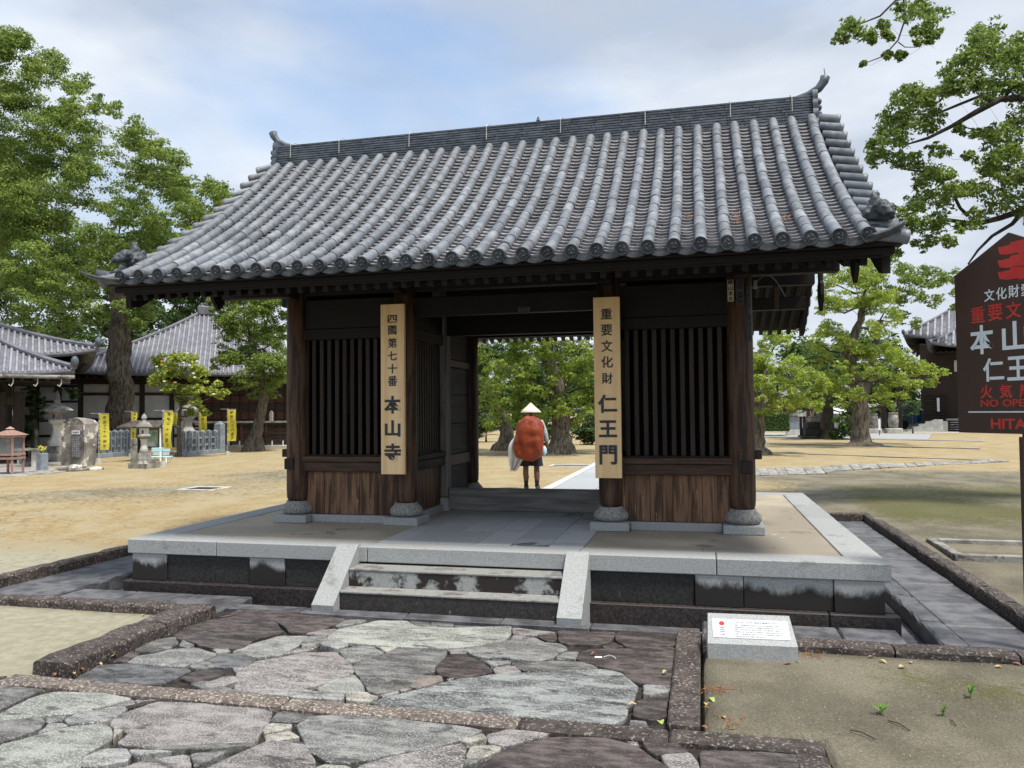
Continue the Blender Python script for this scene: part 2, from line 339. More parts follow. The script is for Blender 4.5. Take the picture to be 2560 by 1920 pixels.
# ------------------------------------------------------------------ ground (one sheet to the horizon)
def build_ground():
    xs = sorted(set([-900, -300, -120, -70] + list(np.arange(-48, -6, .6)) + list(np.arange(-6, 6.01, .12).round(3)) + list(np.arange(6.3, 30, .45)) + [34, 45, 70, 140, 300, 900]
                    + [-4.78, -4.74, 4.36, 4.40, -2.15, -2.11, 2.0, 2.04, 2.62, 2.58, -3.60, -3.56]))
    ys = sorted(set([-400, -100, -40, -20, -12] + list(np.arange(-9, 6.01, .12).round(3)) + list(np.arange(6.4, 50, .5)) + [55, 65, 80, 120, 200, 400, 1200]
                    + [-2.40, -2.36, -2.26, -2.22, 4.60, 4.64, -4.06, -4.02, 4.02, 4.06]))
    xs = np.array(xs, float); ys = np.array(ys, float)
    X, Y = np.meshgrid(xs, ys)
    t = np.clip((Y+2)/8, 0, 1); Z = .012 + .108*t*t*(3-2*t)
    Z += .012*np.sin(X*1.7+Y*.6)*np.sin(Y*1.3-X*.4)*(np.abs(X) < 60)
    near = (np.abs(X) < 8) & (Y < 0)
    Z = np.where(near, .012 + .006*np.sin(X*3.1+Y)*np.sin(Y*2.7) + .02*np.clip((Y+2)/2, 0, 1), Z)
    e = .001
    hole = ((X > -4.78+e) & (X < 4.40-e) & (Y > -2.40+e) & (Y < 4.64-e)) | ((X > -2.15+e) & (X < 2.04-e) & (Y > -4.2) & (Y < -2)) | ((X > -5.5) & (X < 2.62-e) & (Y < -4.02-e) & (Y > -9.5)) \
        | ((X > -2.3) & (X < 2.62-e) & (Y < -3.86) & (Y > -4.1))
    Z = np.where(hole, -.14, Z)
    n = rng.normal(size=(40, 4))
    N = np.zeros_like(X)
    for k in range(24):
        a = n[k]; f = .25 + .9*abs(a[0]); N += np.sin(X*f*math.cos(a[1]*3)+Y*f*math.sin(a[1]*3)+a[2]*9)
    N /= 5
    sm = lambda v, a, b_: np.clip((v-a)/(b_-a), 0, 1)
    gold = sm(Y, -1.5+N*.3, 1.2+N*.3)*sm(-X, 1.5, 4.2) + sm(Y, 4.5, 6.0)*sm(3.2-X+N*.3, -1.5, 1.)
    lt = sm(-X, 1.5, 2.5)*(Y < .5); gold = np.clip(gold + sm(Y, 12, 14.5)*sm(X, 1, 3), 0, 1)
    gold *= np.clip(.86+.25*N, .4, 1)
    moss = sm(X, 3.9, 4.9)*sm(Y, -1.6, 1.)*(1-sm(Y, 7.5, 11))*np.clip(.75+.5*N, 0, 1)
    moss = np.maximum(moss, .7*np.exp(-((X-3.9)**2/.35+(Y+3.05)**2/.12)) + .5*np.exp(-((X-3.2)**2/.2+(Y+2.75)**2/.05)))
    moss = np.maximum(moss, .35*np.exp(-((X+2.3)**2/.3+(Y+2.5)**2/.05)))
    ny, nx = X.shape
    V = np.stack([X, Y, Z], -1).reshape(-1, 3)
    i = np.arange(ny-1)[:, None]*nx + np.arange(nx-1)[None, :]
    F = np.stack([i, i+1, i+nx+1, i+nx], -1).reshape(-1, 4)
    me = bpy.data.meshes.new('ground'); me.from_pydata(V.tolist(), [], F.tolist())
    for nm, arr in (('gold', gold), ('moss', moss), ('pale', lt)):
        at = me.attributes.new(nm, 'FLOAT', 'POINT'); at.data.foreach_set('value', arr.ravel().astype(np.float32))
    me.polygons.foreach_set('use_smooth', [True]*len(me.polygons))
    m = bpy.data.materials.new('sandy_lawn'); m.use_nodes = True
    t_ = m.node_tree; Nn = t_.nodes; L = t_.links.new; b = Nn['Principled BSDF']
    tc = Nn.new('ShaderNodeTexCoord')
    def noise(s, d=8, r=.65, st=(1, 1, 1)):
        mp = Nn.new('ShaderNodeMapping'); mp.inputs['Scale'].default_value = st; L(tc.outputs['Object'], mp.inputs[0])
        n = Nn.new('ShaderNodeTexNoise'); n.inputs['Scale'].default_value = s; n.inputs['Detail'].default_value = d; n.inputs['Roughness'].default_value = r; L(mp.outputs[0], n.inputs['Vector']); return n.outputs[0]
    def mr(s, a, b_, c=0, d=1):
        r = Nn.new('ShaderNodeMapRange'); r.interpolation_type = 'SMOOTHSTEP'; r.inputs[1].default_value = a; r.inputs[2].default_value = b_; r.inputs[3].default_value = c; r.inputs[4].default_value = d; L(s, r.inputs[0]); return r.outputs[0]
    def mix(f, a, b_, mode='MIX'):
        x = Nn.new('ShaderNodeMix'); x.data_type = 'RGBA'; x.blend_type = mode
        if hasattr(f, 'links'): L(f, x.inputs[0])
        else: x.inputs[0].default_value = f
        for k, q in ((6, a), (7, b_)):
            if hasattr(q, 'links'): L(q, x.inputs[k])
            else: x.inputs[k].default_value = rgb(q)
        return x.outputs[2]
    def madd(a, b_):
        x = Nn.new('ShaderNodeMath'); x.operation = 'ADD'; L(a, x.inputs[0])
        if hasattr(b_, 'links'): L(b_, x.inputs[1])
        else: x.inputs[1].default_value = b_
        return x.outputs[0]
    ag = Nn.new('ShaderNodeAttribute'); ag.attribute_name = 'gold'; am = Nn.new('ShaderNodeAttribute'); am.attribute_name = 'moss'
    fine = noise(70, 6, .8); mid = noise(9, 8, .7); big = noise(1.3, 6, .6)
    sand = mix(mr(big, .35, .65), (.165, .152, .115), (.27, .25, .19))
    sand = mix(mr(fine, .42, .62), mix(1., sand, (.62, .6, .56), 'MULTIPLY'), sand)
    ap = Nn.new('ShaderNodeAttribute'); ap.attribute_name = 'pale'
    sand = mix(ap.outputs['Fac'], sand, mix(mr(mid, .3, .7), (.27, .255, .185), (.38, .36, .27)))
    straw = mix(mr(mid, .3, .7), (.30, .225, .115), (.43, .345, .20))
    straw = mix(mr(big, .4, .62), straw, (.40, .345, .225))
    straw = mix(mr(fine, .38, .6), mix(1., straw, (.68, .64, .55), 'MULTIPLY'), straw)
    mo = mix(mr(fine, .35, .65), (.06, .062, .02), (.15, .15, .055))
    g = mr(madd(ag.outputs['Fac'], mr(mid, .3, .7, -.25, .25)), .3, .7)
    col = mix(g, sand, straw)
    col = mix(mr(madd(am.outputs['Fac'], mr(mid, .3, .7, -.3, .3)), .35, .85, 0, .8), col, mo)
    col = mix(mr(noise(150, 3, .6), .68, .76, 0, .7), col, (.55, .52, .44))
    col = mix(mr(noise(38, 5, .7), .66, .74, 0, .6), col, (.10, .085, .06))
    L(col, b.inputs['Base Color']); b.inputs['Roughness'].default_value = .95; b.inputs['Specular IOR Level'].default_value = .15
    bp = Nn.new('ShaderNodeBump'); bp.inputs['Strength'].default_value = .7; bp.inputs['Distance'].default_value = .02
    L(madd(fine, mid), bp.inputs['Height']); L(bp.outputs[0], b.inputs['Normal'])
    me.materials.append(m)
    return ob('ground', me, kind='structure')
build_ground()
def gz(y): 
    t = min(max((y+2)/8, 0), 1); return .012+.108*t*t*(3-2*t)

# ------------------------------------------------------------------ approach pavement: irregular flagstones, strips and kerbs
pave = MB().box(-5.4, 2.6, -9.4, -4.02, -.12, -.030, .01).box(-2.14, 2.0, -4.03, -2.06, -.12, -.030, .01).build('pavement', M_['joint'], kind='structure')
FLAGS = [('R',((-1.86,-2.91),(-1.92,-2.64),(-1.86,-2.4),(-1.74,-2.3),(-1.46,-2.37),(-1.32,-2.39),(-1.11,-2.64),(-1.22,-2.82),(-1.2,-3.05),(-1.34,-3.1),(-1.53,-3.05),(-1.67,-2.97))),
('R',((-1.88,-2.37),(-1.83,-2.3),(-1.85,-1.91),(-1.34,-1.93),(-1.26,-2.15),(-1.35,-2.35),(-1.77,-2.27))),
('G',((-1.91,-3.26),(-1.95,-3.05),(-1.84,-2.93),(-1.73,-3.05),(-1.71,-3.16),(-1.76,-3.26))),
('G',((-1.68,-3.09),(-1.74,-2.97),(-1.59,-3.05),(-1.59,-3.12))),
('L',((-1.78,-3.49),(-1.81,-3.36),(-1.72,-3.29),(-1.67,-3.17),(-1.53,-3.11),(-1.3,-3.21),(-1.32,-3.37),(-1.36,-3.48),(-1.47,-3.49))),
('R',((-1.88,-3.51),(-1.91,-3.32),(-1.83,-3.32),(-1.8,-3.49))),
('D',((-1.87,-3.86),(-1.93,-3.58),(-1.76,-3.52),(-1.47,-3.53),(-1.27,-3.54),(-1.27,-3.71),(-1.28,-3.82),(-1.52,-3.86),(-1.71,-3.85))),
('L',((-1.38,-3.12),(-1.29,-3.08),(-1.24,-3.14),(-1.29,-3.2))),
('D',((-1.27,-3.36),(-1.26,-3.22),(-1.12,-3.16),(-0.97,-3.27),(-0.93,-3.36),(-1.06,-3.45),(-1.14,-3.45))),
('G',((-1.3,-3.49),(-1.26,-3.38),(-1.13,-3.48),(-1.22,-3.53))),
('R',((-1.22,-3.69),(-1.21,-3.55),(-1.07,-3.5),(-1.01,-3.57),(-0.98,-3.71),(-1.02,-3.77),(-1.13,-3.72))),
('Y',((-0.99,-3.77),(-0.94,-3.63),(-0.87,-3.63),(-0.82,-3.69),(-0.85,-3.75),(-0.9,-3.83))),
('L',((-1.21,-3.12),(-1.2,-2.98),(-1.1,-2.71),(-0.88,-2.67),(-0.85,-2.86),(-0.86,-3.12),(-1.01,-3.18),(-1.11,-3.16))),
('P',((-1.01,-3.44),(-0.96,-3.33),(-0.81,-3.2),(-0.71,-3.06),(-0.49,-3),(-0.39,-3.11),(-0.23,-3.29),(-0.2,-3.38),(-0.27,-3.56),(-0.37,-3.69),(-0.41,-3.73),(-0.55,-3.84),(-0.67,-3.85),(-0.78,-3.77),(-0.84,-3.63),(-0.93,-3.51))),
('G',((-1.08,-3.79),(-1.01,-3.73),(-0.79,-3.82),(-0.65,-3.88),(-0.73,-3.94),(-0.88,-3.89))),
('Y',((-0.83,-2.85),(-0.85,-2.71),(-0.73,-2.7),(-0.69,-2.77),(-0.76,-2.96))),
('Y',((-0.83,-3.12),(-0.77,-2.95),(-0.7,-2.89),(-0.68,-2.96),(-0.73,-3.04))),
('P',((-0.92,-2.61),(-0.86,-2.5),(-0.76,-2.46),(-0.73,-2.54),(-0.75,-2.65))),
('R',((-1.18,-2.46),(-1.31,-2.37),(-1.27,-2.13),(-0.82,-2.18),(-0.8,-2.27),(-0.85,-2.44),(-0.95,-2.59),(-1.06,-2.61))),
('G',((-0.79,-2.37),(-0.78,-2.21),(-0.63,-2.18),(-0.64,-2.26),(-0.76,-2.39))),
('W',((-0.71,-2.68),(-0.73,-2.45),(-0.53,-2.15),(-0.3,-2.12),(-0.15,-2.26),(0.13,-2.24),(0.38,-2.15),(0.55,-2.1),(0.59,-2.29),(0.59,-2.49),(0.49,-2.59),(0.28,-2.72),(0.1,-2.75),(-0.14,-2.76),(-0.51,-2.75),(-0.66,-2.74))),
('G',((-0.27,-2.14),(-0.11,-2.13),(-0.07,-2.22),(-0.16,-2.23))),
('G',((-0.08,-2.13),(0.09,-2.14),(0.11,-2.21),(-0.05,-2.23))),
('G',((0.12,-2.15),(0.32,-2.14),(0.29,-2.17),(0.15,-2.21))),
('L',((-0.68,-2.86),(-0.66,-2.78),(-0.5,-2.8),(-0.48,-2.86),(-0.52,-2.93))),
('L',((-0.48,-2.94),(-0.41,-2.82),(-0.31,-2.81),(-0.17,-2.92),(-0.23,-3.06),(-0.29,-3.17),(-0.35,-3.11))),
('Y',((-0.27,-2.8),(-0.12,-2.79),(-0.14,-2.88),(-0.17,-2.89))),
('G',((-0.22,-3.27),(-0.24,-3.16),(-0.13,-2.96),(-0.08,-2.84),(0.25,-2.79),(0.28,-2.88),(0.29,-3.11),(0.31,-3.24),(0.25,-3.3),(0.27,-3.49),(0.22,-3.6),(0.12,-3.67),(0.05,-3.65),(-0.05,-3.51),(-0.15,-3.37))),
('R',((0.32,-3.18),(0.32,-3.06),(0.33,-2.91),(0.42,-2.88),(0.48,-2.95),(0.59,-3.05),(0.69,-3.19),(0.51,-3.34),(0.39,-3.3))),
('Q',((0.28,-3.46),(0.27,-3.35),(0.39,-3.33),(0.42,-3.4),(0.33,-3.55),(0.27,-3.53))),
('Y',((0.24,-3.63),(0.25,-3.57),(0.3,-3.59),(0.26,-3.65))),
('W',((-0.27,-3.68),(-0.25,-3.56),(-0.16,-3.42),(-0.08,-3.52),(0.02,-3.67),(-0.1,-3.71),(-0.2,-3.72))),
('L',((-0.52,-3.87),(-0.35,-3.76),(-0.08,-3.76),(-0.04,-3.85),(-0.27,-3.87))),
('Y',((-0.04,-3.75),(0.05,-3.71),(0.15,-3.77),(0.13,-3.84),(0,-3.84))),
('P',((0.16,-3.73),(0.23,-3.65),(0.24,-3.67),(0.19,-3.75))),
('P',((0.28,-2.78),(0.37,-2.74),(0.47,-2.65),(0.41,-2.77),(0.3,-2.82))),
('L',((0.42,-2.78),(0.51,-2.62),(0.63,-2.53),(0.68,-2.44),(0.8,-2.4),(0.9,-2.51),(1.01,-2.51),(1.08,-2.61),(1.03,-2.74),(1.01,-2.83),(0.92,-2.91),(0.71,-2.88),(0.55,-2.9),(0.48,-2.87))),
('T',((0.15,-3.85),(0.2,-3.74),(0.33,-3.6),(0.46,-3.43),(0.54,-3.34),(0.73,-3.22),(0.89,-3.16),(1.03,-3.13),(1.18,-3.04),(1.38,-2.98),(1.5,-3.03),(1.57,-3.16),(1.62,-3.26),(1.61,-3.47),(1.59,-3.6),(1.59,-3.76),(1.54,-3.84),(1.43,-3.85),(1.19,-3.85),(0.94,-3.84),(0.76,-3.86),(0.55,-3.87))),
('G',((0.78,-2.96),(0.92,-2.94),(1.04,-2.87),(1.24,-2.85),(1.34,-2.95),(1.14,-3.02),(1.01,-3.09),(0.91,-3.09),(0.82,-3.03))),
('Y',((0.69,-3.1),(0.76,-3.03),(0.81,-3.04),(0.86,-3.12),(0.78,-3.17),(0.72,-3.17))),
('L',((0.6,-2.98),(0.75,-2.94),(0.76,-2.98),(0.67,-3.05))),
('L',((1.05,-2.75),(1.1,-2.67),(1.17,-2.66),(1.17,-2.8),(1.06,-2.83))),
('R',((1.19,-2.66),(1.26,-2.59),(1.48,-2.51),(1.82,-2.4),(1.82,-2.85),(1.66,-2.89),(1.51,-2.98),(1.42,-2.94),(1.3,-2.88),(1.2,-2.81))),
('P',((0.59,-2.13),(0.91,-2.19),(0.91,-2.21),(0.8,-2.29),(0.64,-2.3))),
('R',((0.82,-2.32),(0.93,-2.24),(0.97,-2.41),(0.91,-2.43))),
('R',((0.95,-2.16),(1.2,-2.15),(1.37,-2.12),(1.35,-2.34),(1.3,-2.43),(1.09,-2.46),(1.01,-2.43))),
('R',((1.33,-2.47),(1.39,-2.38),(1.46,-2.46),(1.35,-2.52))),
('R',((1.39,-2.18),(1.43,-1.98),(1.82,-1.96),(1.82,-2.35),(1.55,-2.44),(1.49,-2.43),(1.42,-2.32))),
('R',((1.53,-2.99),(1.66,-2.94),(1.82,-2.89),(1.82,-3.17),(1.68,-3.2),(1.61,-3.16),(1.54,-3.06))),
('L',((1.67,-3.24),(1.82,-3.22),(1.81,-3.31),(1.72,-3.38),(1.68,-3.38))),
('R',((1.65,-3.49),(1.69,-3.43),(1.82,-3.35),(1.81,-3.46),(1.67,-3.5))),
('R',((1.64,-3.56),(1.81,-3.5),(1.81,-3.7),(1.75,-3.76),(1.65,-3.72))),
('G',((1.64,-3.78),(1.71,-3.78),(1.73,-3.85),(1.64,-3.86))),
('P',((0.64,-2.34),(0.72,-2.34),(0.73,-2.37),(0.64,-2.43))),
('P',((0.29,-2.81),(0.4,-2.8),(0.41,-2.84),(0.32,-2.87))),
('P',((0.45,-3.38),(0.49,-3.35),(0.48,-3.4))),
('G',((-2.33,-4.14),(-2.22,-4.08),(-2.1,-4.08),(-1.91,-4.09),(-1.91,-4.16),(-1.89,-4.39),(-1.89,-4.54))),
('W',((-1.84,-4.44),(-1.87,-4.19),(-1.81,-4.08),(-1.53,-4.04),(-1.28,-4.08),(-1.35,-4.21),(-1.42,-4.33),(-1.63,-4.42),(-1.76,-4.51),(-1.85,-4.54))),
('P',((-1.24,-4.09),(-1.13,-4.06),(-1.11,-4.09),(-1.17,-4.14))),
('Y',((-1.28,-4.21),(-1.24,-4.11),(-1.16,-4.18),(-1.16,-4.21))),
('L',((-1.39,-4.44),(-1.38,-4.35),(-1.27,-4.24),(-1.18,-4.24),(-1.16,-4.37),(-1.18,-4.43),(-1.27,-4.47),(-1.33,-4.48))),
('L',((-1.53,-4.44),(-1.45,-4.4),(-1.41,-4.45),(-1.47,-4.49))),
('G',((-1.73,-4.55),(-1.58,-4.45),(-1.49,-4.51),(-1.45,-4.58),(-1.5,-4.76),(-1.57,-4.83),(-1.81,-4.62))),
('L',((-1.4,-4.62),(-1.44,-4.51),(-1.38,-4.49),(-1.33,-4.51),(-1.34,-4.58))),
('W',((-1.46,-4.8),(-1.37,-4.66),(-1.29,-4.53),(-1.16,-4.46),(-1.07,-4.5),(-0.96,-4.63),(-0.97,-4.77),(-0.94,-4.84),(-0.81,-4.99),(-1.12,-5.13),(-1.24,-5.11))),
('P',((-1.09,-4.1),(-0.84,-4.07),(-0.45,-4.07),(-0.36,-4.09),(-0.3,-4.23),(-0.26,-4.38),(-0.22,-4.47),(-0.39,-4.52),(-0.59,-4.61),(-0.81,-4.64),(-0.9,-4.62),(-0.93,-4.5),(-1.05,-4.47),(-1.1,-4.44),(-1.16,-4.36),(-1.14,-4.26))),
('Y',((-1.03,-4.51),(-0.98,-4.51),(-0.94,-4.62))),
('G',((-0.71,-4.66),(-0.48,-4.57),(-0.22,-4.49),(-0.2,-4.53),(-0.4,-4.6),(-0.62,-4.66))),
('L',((-0.93,-4.83),(-0.9,-4.72),(-0.81,-4.7),(-0.75,-4.75),(-0.71,-4.81),(-0.83,-4.89),(-0.88,-4.89))),
('L',((-0.76,-4.71),(-0.6,-4.68),(-0.56,-4.69),(-0.64,-4.72),(-0.69,-4.76))),
('P',((-0.67,-4.87),(-0.64,-4.8),(-0.47,-4.68),(-0.33,-4.86),(-0.68,-4.98),(-0.79,-4.96))),
('G',((-0.43,-4.69),(-0.28,-4.62),(-0.31,-4.72),(-0.33,-4.8))),
('G',((-0.29,-4.15),(-0.31,-4.07),(-0.07,-4.08),(-0.15,-4.18),(-0.28,-4.2))),
('Y',((-0.25,-4.33),(-0.27,-4.24),(-0.16,-4.23),(-0.14,-4.27),(-0.23,-4.35))),
('Y',((-0.2,-4.39),(-0.11,-4.32),(-0.03,-4.38),(-0.15,-4.46))),
('P',((-0.27,-4.86),(-0.21,-4.67),(-0.14,-4.47),(0.03,-4.45),(0.11,-4.54),(0.18,-4.62),(0.27,-4.78),(-0.21,-4.93))),
('L',((-0.1,-4.24),(-0.08,-4.12),(0.04,-4.06),(0.38,-4.05),(0.87,-4.09),(0.85,-4.14),(0.75,-4.29),(0.58,-4.41),(0.5,-4.47),(0.39,-4.56),(0.36,-4.59),(0.24,-4.59),(0.16,-4.53),(0.08,-4.47),(-0.01,-4.35))),
('P',((0.43,-4.61),(0.52,-4.5),(0.69,-4.36),(0.81,-4.28),(0.85,-4.31),(0.93,-4.66),(0.46,-4.74))),
('Y',((0.24,-4.68),(0.27,-4.64),(0.37,-4.64),(0.42,-4.68),(0.27,-4.78))),
('Y',((0.8,-4.24),(0.9,-4.15),(0.93,-4.2),(0.86,-4.26))),
('Y',((0.89,-4.38),(0.89,-4.29),(0.97,-4.26),(1.02,-4.27),(1.02,-4.31),(0.96,-4.4),(0.9,-4.4))),
('P',((0.93,-4.14),(1.02,-4.06),(1.22,-4.06),(1.19,-4.12),(1.09,-4.2),(1.04,-4.24),(0.97,-4.22))),
('G',((0.9,-4.46),(0.97,-4.43),(0.96,-4.47),(0.92,-4.53))),
('R',((1.01,-4.43),(1.05,-4.33),(1.11,-4.23),(1.27,-4.1),(1.51,-4.05),(1.62,-4.09),(1.71,-4.15),(1.77,-4.24),(1.82,-4.29),(1.89,-4.33),(1.93,-4.5),(1.01,-4.7),(0.99,-4.54))),
('Y',((1.64,-4.07),(1.69,-4.06),(1.7,-4.1),(1.66,-4.11))),
('R',((1.73,-4.07),(1.88,-4.06),(1.91,-4.11),(1.93,-4.14),(1.83,-4.19),(1.79,-4.2),(1.75,-4.14))),
('P',((1.83,-4.21),(1.95,-4.16),(1.98,-4.25),(1.99,-4.35),(1.89,-4.37),(1.85,-4.3))),
('R',((2.01,-4.11),(2.13,-4.09),(2.28,-4.07),(2.48,-4.06),(2.46,-4.27),(2.01,-4.39))),
('R',((-1.15,-4.13),(-1.09,-4.1),(-1.17,-4.24),(-1.2,-4.22)))]
def stone_mesh(poly, top, bot, inset=.009, name='flagstone', mat=None, wav=.004):
    P = [Vector((x, y)) for x, y in poly]
    A = sum(P[i].cross(P[(i+1) % len(P)]) for i in range(len(P)))
    if A < 0: P.reverse()
    Q = []
    for i in range(len(P)):                      # blunt the corners, roughen the edges
        a, b_ = P[i], P[(i+1) % len(P)]; e = b_-a; nrm = Vector((e.y, -e.x)); nrm = nrm.normalized() if nrm.length > 0 else nrm
        if e.length > .12:
            k_ = max(2, int(e.length/.09)); Q.append(a*.9+b_*.1)
            for q_ in range(1, k_): Q.append(a.lerp(b_, q_/k_)+nrm*random.uniform(-.009, .006))
            Q.append(a*.1+b_*.9); continue
        Q += [a*.88+b_*.12 + Vector((random.uniform(-wav, wav), random.uniform(-wav, wav))), a*.12+b_*.88 + Vector((random.uniform(-wav, wav), random.uniform(-wav, wav)))]
    c = sum(Q, Vector((0, 0)))/len(Q); n = len(Q)
    ring = []
    for k, (ins, z) in enumerate(((0, bot), (0, top-.006), (.35, top-.002), (1., top))):
        r = []
        for q in Q:
            d = c-q; l = d.length
            p = q + d*min(inset*ins/l, .4); r.append((p.x, p.y, z))
        ring.append(r)
    V = sum(ring, []) + [(c.x, c.y, top+.002)]
    F = []
    for k in range(3): F += [(k*n+i, k*n+(i+1) % n, (k+1)*n+(i+1) % n, (k+1)*n+i) for i in range(n)]
    F += [(3*n+i, 3*n+(i+1) % n, 4*n) for i in range(n)]
    return MB().add(V, F).mesh(name, mat)
for i, (cls, poly) in enumerate(FLAGS):
    if cls == 'Y': cls = random.choice('LPYP')
    cx = sum(p[0] for p in poly)/len(poly); cy = sum(p[1] for p in poly)/len(poly)
    poly = [(cx+(px-cx)*(1+.017/max(.1, math.hypot(px-cx, py-cy))), cy+(py-cy)*(1+.017/max(.1, math.hypot(px-cx, py-cy)))) for px, py in poly]
    ob('flagstone', stone_mesh(poly, random.uniform(-.007, .007), -.05, mat=FM[cls]), pave)
# flagstones nearer than the photograph's lower edge, same bond
gx = np.linspace(-5.2, 2.3, 12); gy = np.linspace(-9.2, -5.25, 7)
jx = {}
for i in range(len(gx)):
    for j in range(len(gy)):
        jx[i, j] = (gx[i]+random.uniform(-.2, .2)*(0 < i < len(gx)-1), gy[j]+random.uniform(-.15, .15)*(0 < j < len(gy)-1))
for i in range(len(gx)-1):
    for j in range(len(gy)-1):
        q = [jx[i, j], jx[i+1, j], jx[i+1, j+1], jx[i, j+1]]
        c = (sum(p[0] for p in q)/4, sum(p[1] for p in q)/4)
        q = [(c[0]+(p[0]-c[0])*.95, c[1]+(p[1]-c[1])*.95) for p in q]
        ob('flagstone', stone_mesh(q, -.01, -.05, mat=FM[random.choice('LGPPLR')]), pave)
def stones_along(x0, x1, y0, y1, z0, z1, n, mat, name, parent, along='x', ch=.012, gap=.008, jit=.003, lens=None):
    a, b_ = (x0, x1) if along == 'x' else (y0, y1)
    cuts = [a + (b_-a)*(i + (random.uniform(-.12, .12) if 0 < i < n else 0))/n for i in range(n+1)]
    for i in range(n):
        s, e = cuts[i]+gap/2, cuts[i+1]-gap/2
        bx = MB()
        dz = random.uniform(-.004, .004)
        if along == 'x': bx.box(s, e, y0, y1, z0, z1+dz, ch, jit=jit)
        else: bx.box(x0, x1, s, e, z0, z1+dz, ch, jit=jit)
        bx.build(name, mat, parent)
stones_along(-2.32, 1.05, -4.03, -3.875, -.1, .004, 5, M_['strip'], 'strip_stone', pave)
stones_along(1.06, 2.60, -4.03, -3.875, -.1, .006, 2, M_['kerb'], 'strip_stone', pave)
stones_along(-5.3, -2.33, -4.03, -3.875, -.1, .004, 4, M_['kerb'], 'strip_stone', pave)
stones_along(2.44, 2.60, -9., -4.04, -.1, .006, 8, M_['kerb'], 'strip_stone', pave, 'y')
stones_along(1.83, 2.0, -3.865, -2.07, -.1, .028, 2, M_['kerb'], 'kerb_stone', pave, 'y')
# apron stones at the foot of the steps
stones_along(-2.0, 2.0, -2.055, -1.90, -.1, .0, 5, M_['gutter_slab'], 'apron_stone', pave, 'x', .006)
kerb = MB().box(-2.24, -1.95, -3.86, -2.33, -.12, -.06, .01).build('kerb', M_['joint'], kind='structure')
def rough_kerb(x0, x1, y0, y1, z0, z1, name='kerb_stone', along='x', n=None, parent=kerb, mat=None, gap=.012):
    """hammer-dressed kerb stones with rounded, uneven arrises"""
    a, b_ = (x0, x1) if along == 'x' else (y0, y1)
    n = n or max(1, round((b_-a)/.62)); cuts = [a+(b_-a)*(i+(random.uniform(-.15, .15) if 0 < i < n else 0))/n for i in range(n+1)]
    for k in range(n):
        s, e = cuts[k]+gap/2, cuts[k+1]-gap/2; m = max(3, int((e-s)/.11)); V = []; F = []
        w0, w1 = (y0, y1) if along == 'x' else (x0, x1); r = .022
        prof = [(w0, z0), (w0, z1-r), (w0+r*.4, z1-r*.35), (w0+r*1.2, z1), ((w0+w1)/2, z1+.002), (w1-r*1.2, z1), (w1-r*.4, z1-r*.35), (w1, z1-r), (w1, z0)]
        for i in range(m+1):
            u = s+(e-s)*i/m; end = .75 if i in (0, m) else 1.
            for (p, z) in prof:
                pp = (w0+w1)/2+(p-(w0+w1)/2)*(.97 if i in (0, m) else 1)+random.uniform(-.005, .005)
                zz = z + (random.uniform(-.005, .005) if z > z0 else 0) - (.010 if i in (0, m) and z > z0 else 0)
                V.append((u, pp, zz) if along == 'x' else (pp, u, zz))
        q = len(prof)
        for i in range(m):
            for j in range(q-1):
                f = (i*q+j, i*q+j+1, (i+1)*q+j+1, (i+1)*q+j); F.append(f if along == 'y' else f[::-1])
        F += [tuple(range(q)), tuple(range(m*q, m*q+q))[::-1]]
        MB().add(V, F).build(name, mat or M_['kerb'], parent)
rough_kerb(-2.21, -1.93, -3.86, -2.34, -.1, .098, along='y', n=3)
rough_kerb(-7.6, -2.215, -2.42, -2.27, -.06, .088, n=9)
rough_kerb(-2.205, -1.94, -2.335, -2.25, -.06, .085, n=1)
rough_kerb(2.01, 5.4, -2.34, -2.17, -.06, .058, n=5)
rough_kerb(4.36, 4.51, -2.16, 4.6, -.06, .105, along='y', n=11)
rough_kerb(3.9, 4.355, 4.5, 4.62, -.06, .105, n=1)
rough_kerb(-4.80, -4.65, -2.26, 4.6, -.06, .105, along='y', n=11)
# gutter: floor, inner kerb stones and the paved drain on both sides
gut = MB().box(-4.66, 4.37, -2.17, 4.5, -.16, -.125, .003).build('gutter', M_['gutter_slab'], kind='structure')
for s in (1, -1):
    o = 0 if s > 0 else .1
    x0, x1 = (3.66, 3.83) if s > 0 else (-4.0, -3.85)
    rough_kerb(x0, x1, -2.16, 4.45, -.12, .015, 'kerb_stone', 'y', 8, gut, M_['gutter_slab'])
    xa, xb = (3.84, 4.35) if s > 0 else (-4.64, -4.01)
    stones_along(xa, xb, -2.16, 4.45, -.12, -.004, 9, M_['gutter_slab'], 'drain_slab', gut, 'y', .01, .01)
stones_along(-3.84, -2.0, -2.25, -1.60, -.12, -.012, 3, M_['gutter_slab'], 'apron_stone', gut)
stones_along(2.01, 3.45, -2.16, -1.60, -.12, -.01, 3, M_['gutter_slab'], 'apron_stone', gut)

# ------------------------------------------------------------------ stone platform
PX, PY0, PY1, PH = 3.448, -1.483, 3.93, .462
plat = thing('stone_platform', 'low granite platform with stained black side panels carrying the wooden gate', 'platform', (0, (PY0+PY1)/2, 0))
def pp(mb, name, mat, **k):
    me = mb.mesh(name, mat, k.pop('smooth', False)); me.transform(T(0, -(PY0+PY1)/2, 0)); return ob(name, me, plat, **k)
pp(MB().box(-PX+.09, PX-.09, PY0+.09, PY1-.09, -.12, PH-.02), 'core', M_['panel_dark'])
def wallrow(fixed, rng_a, side):      # plinth, posts and panels under the coping
    pass
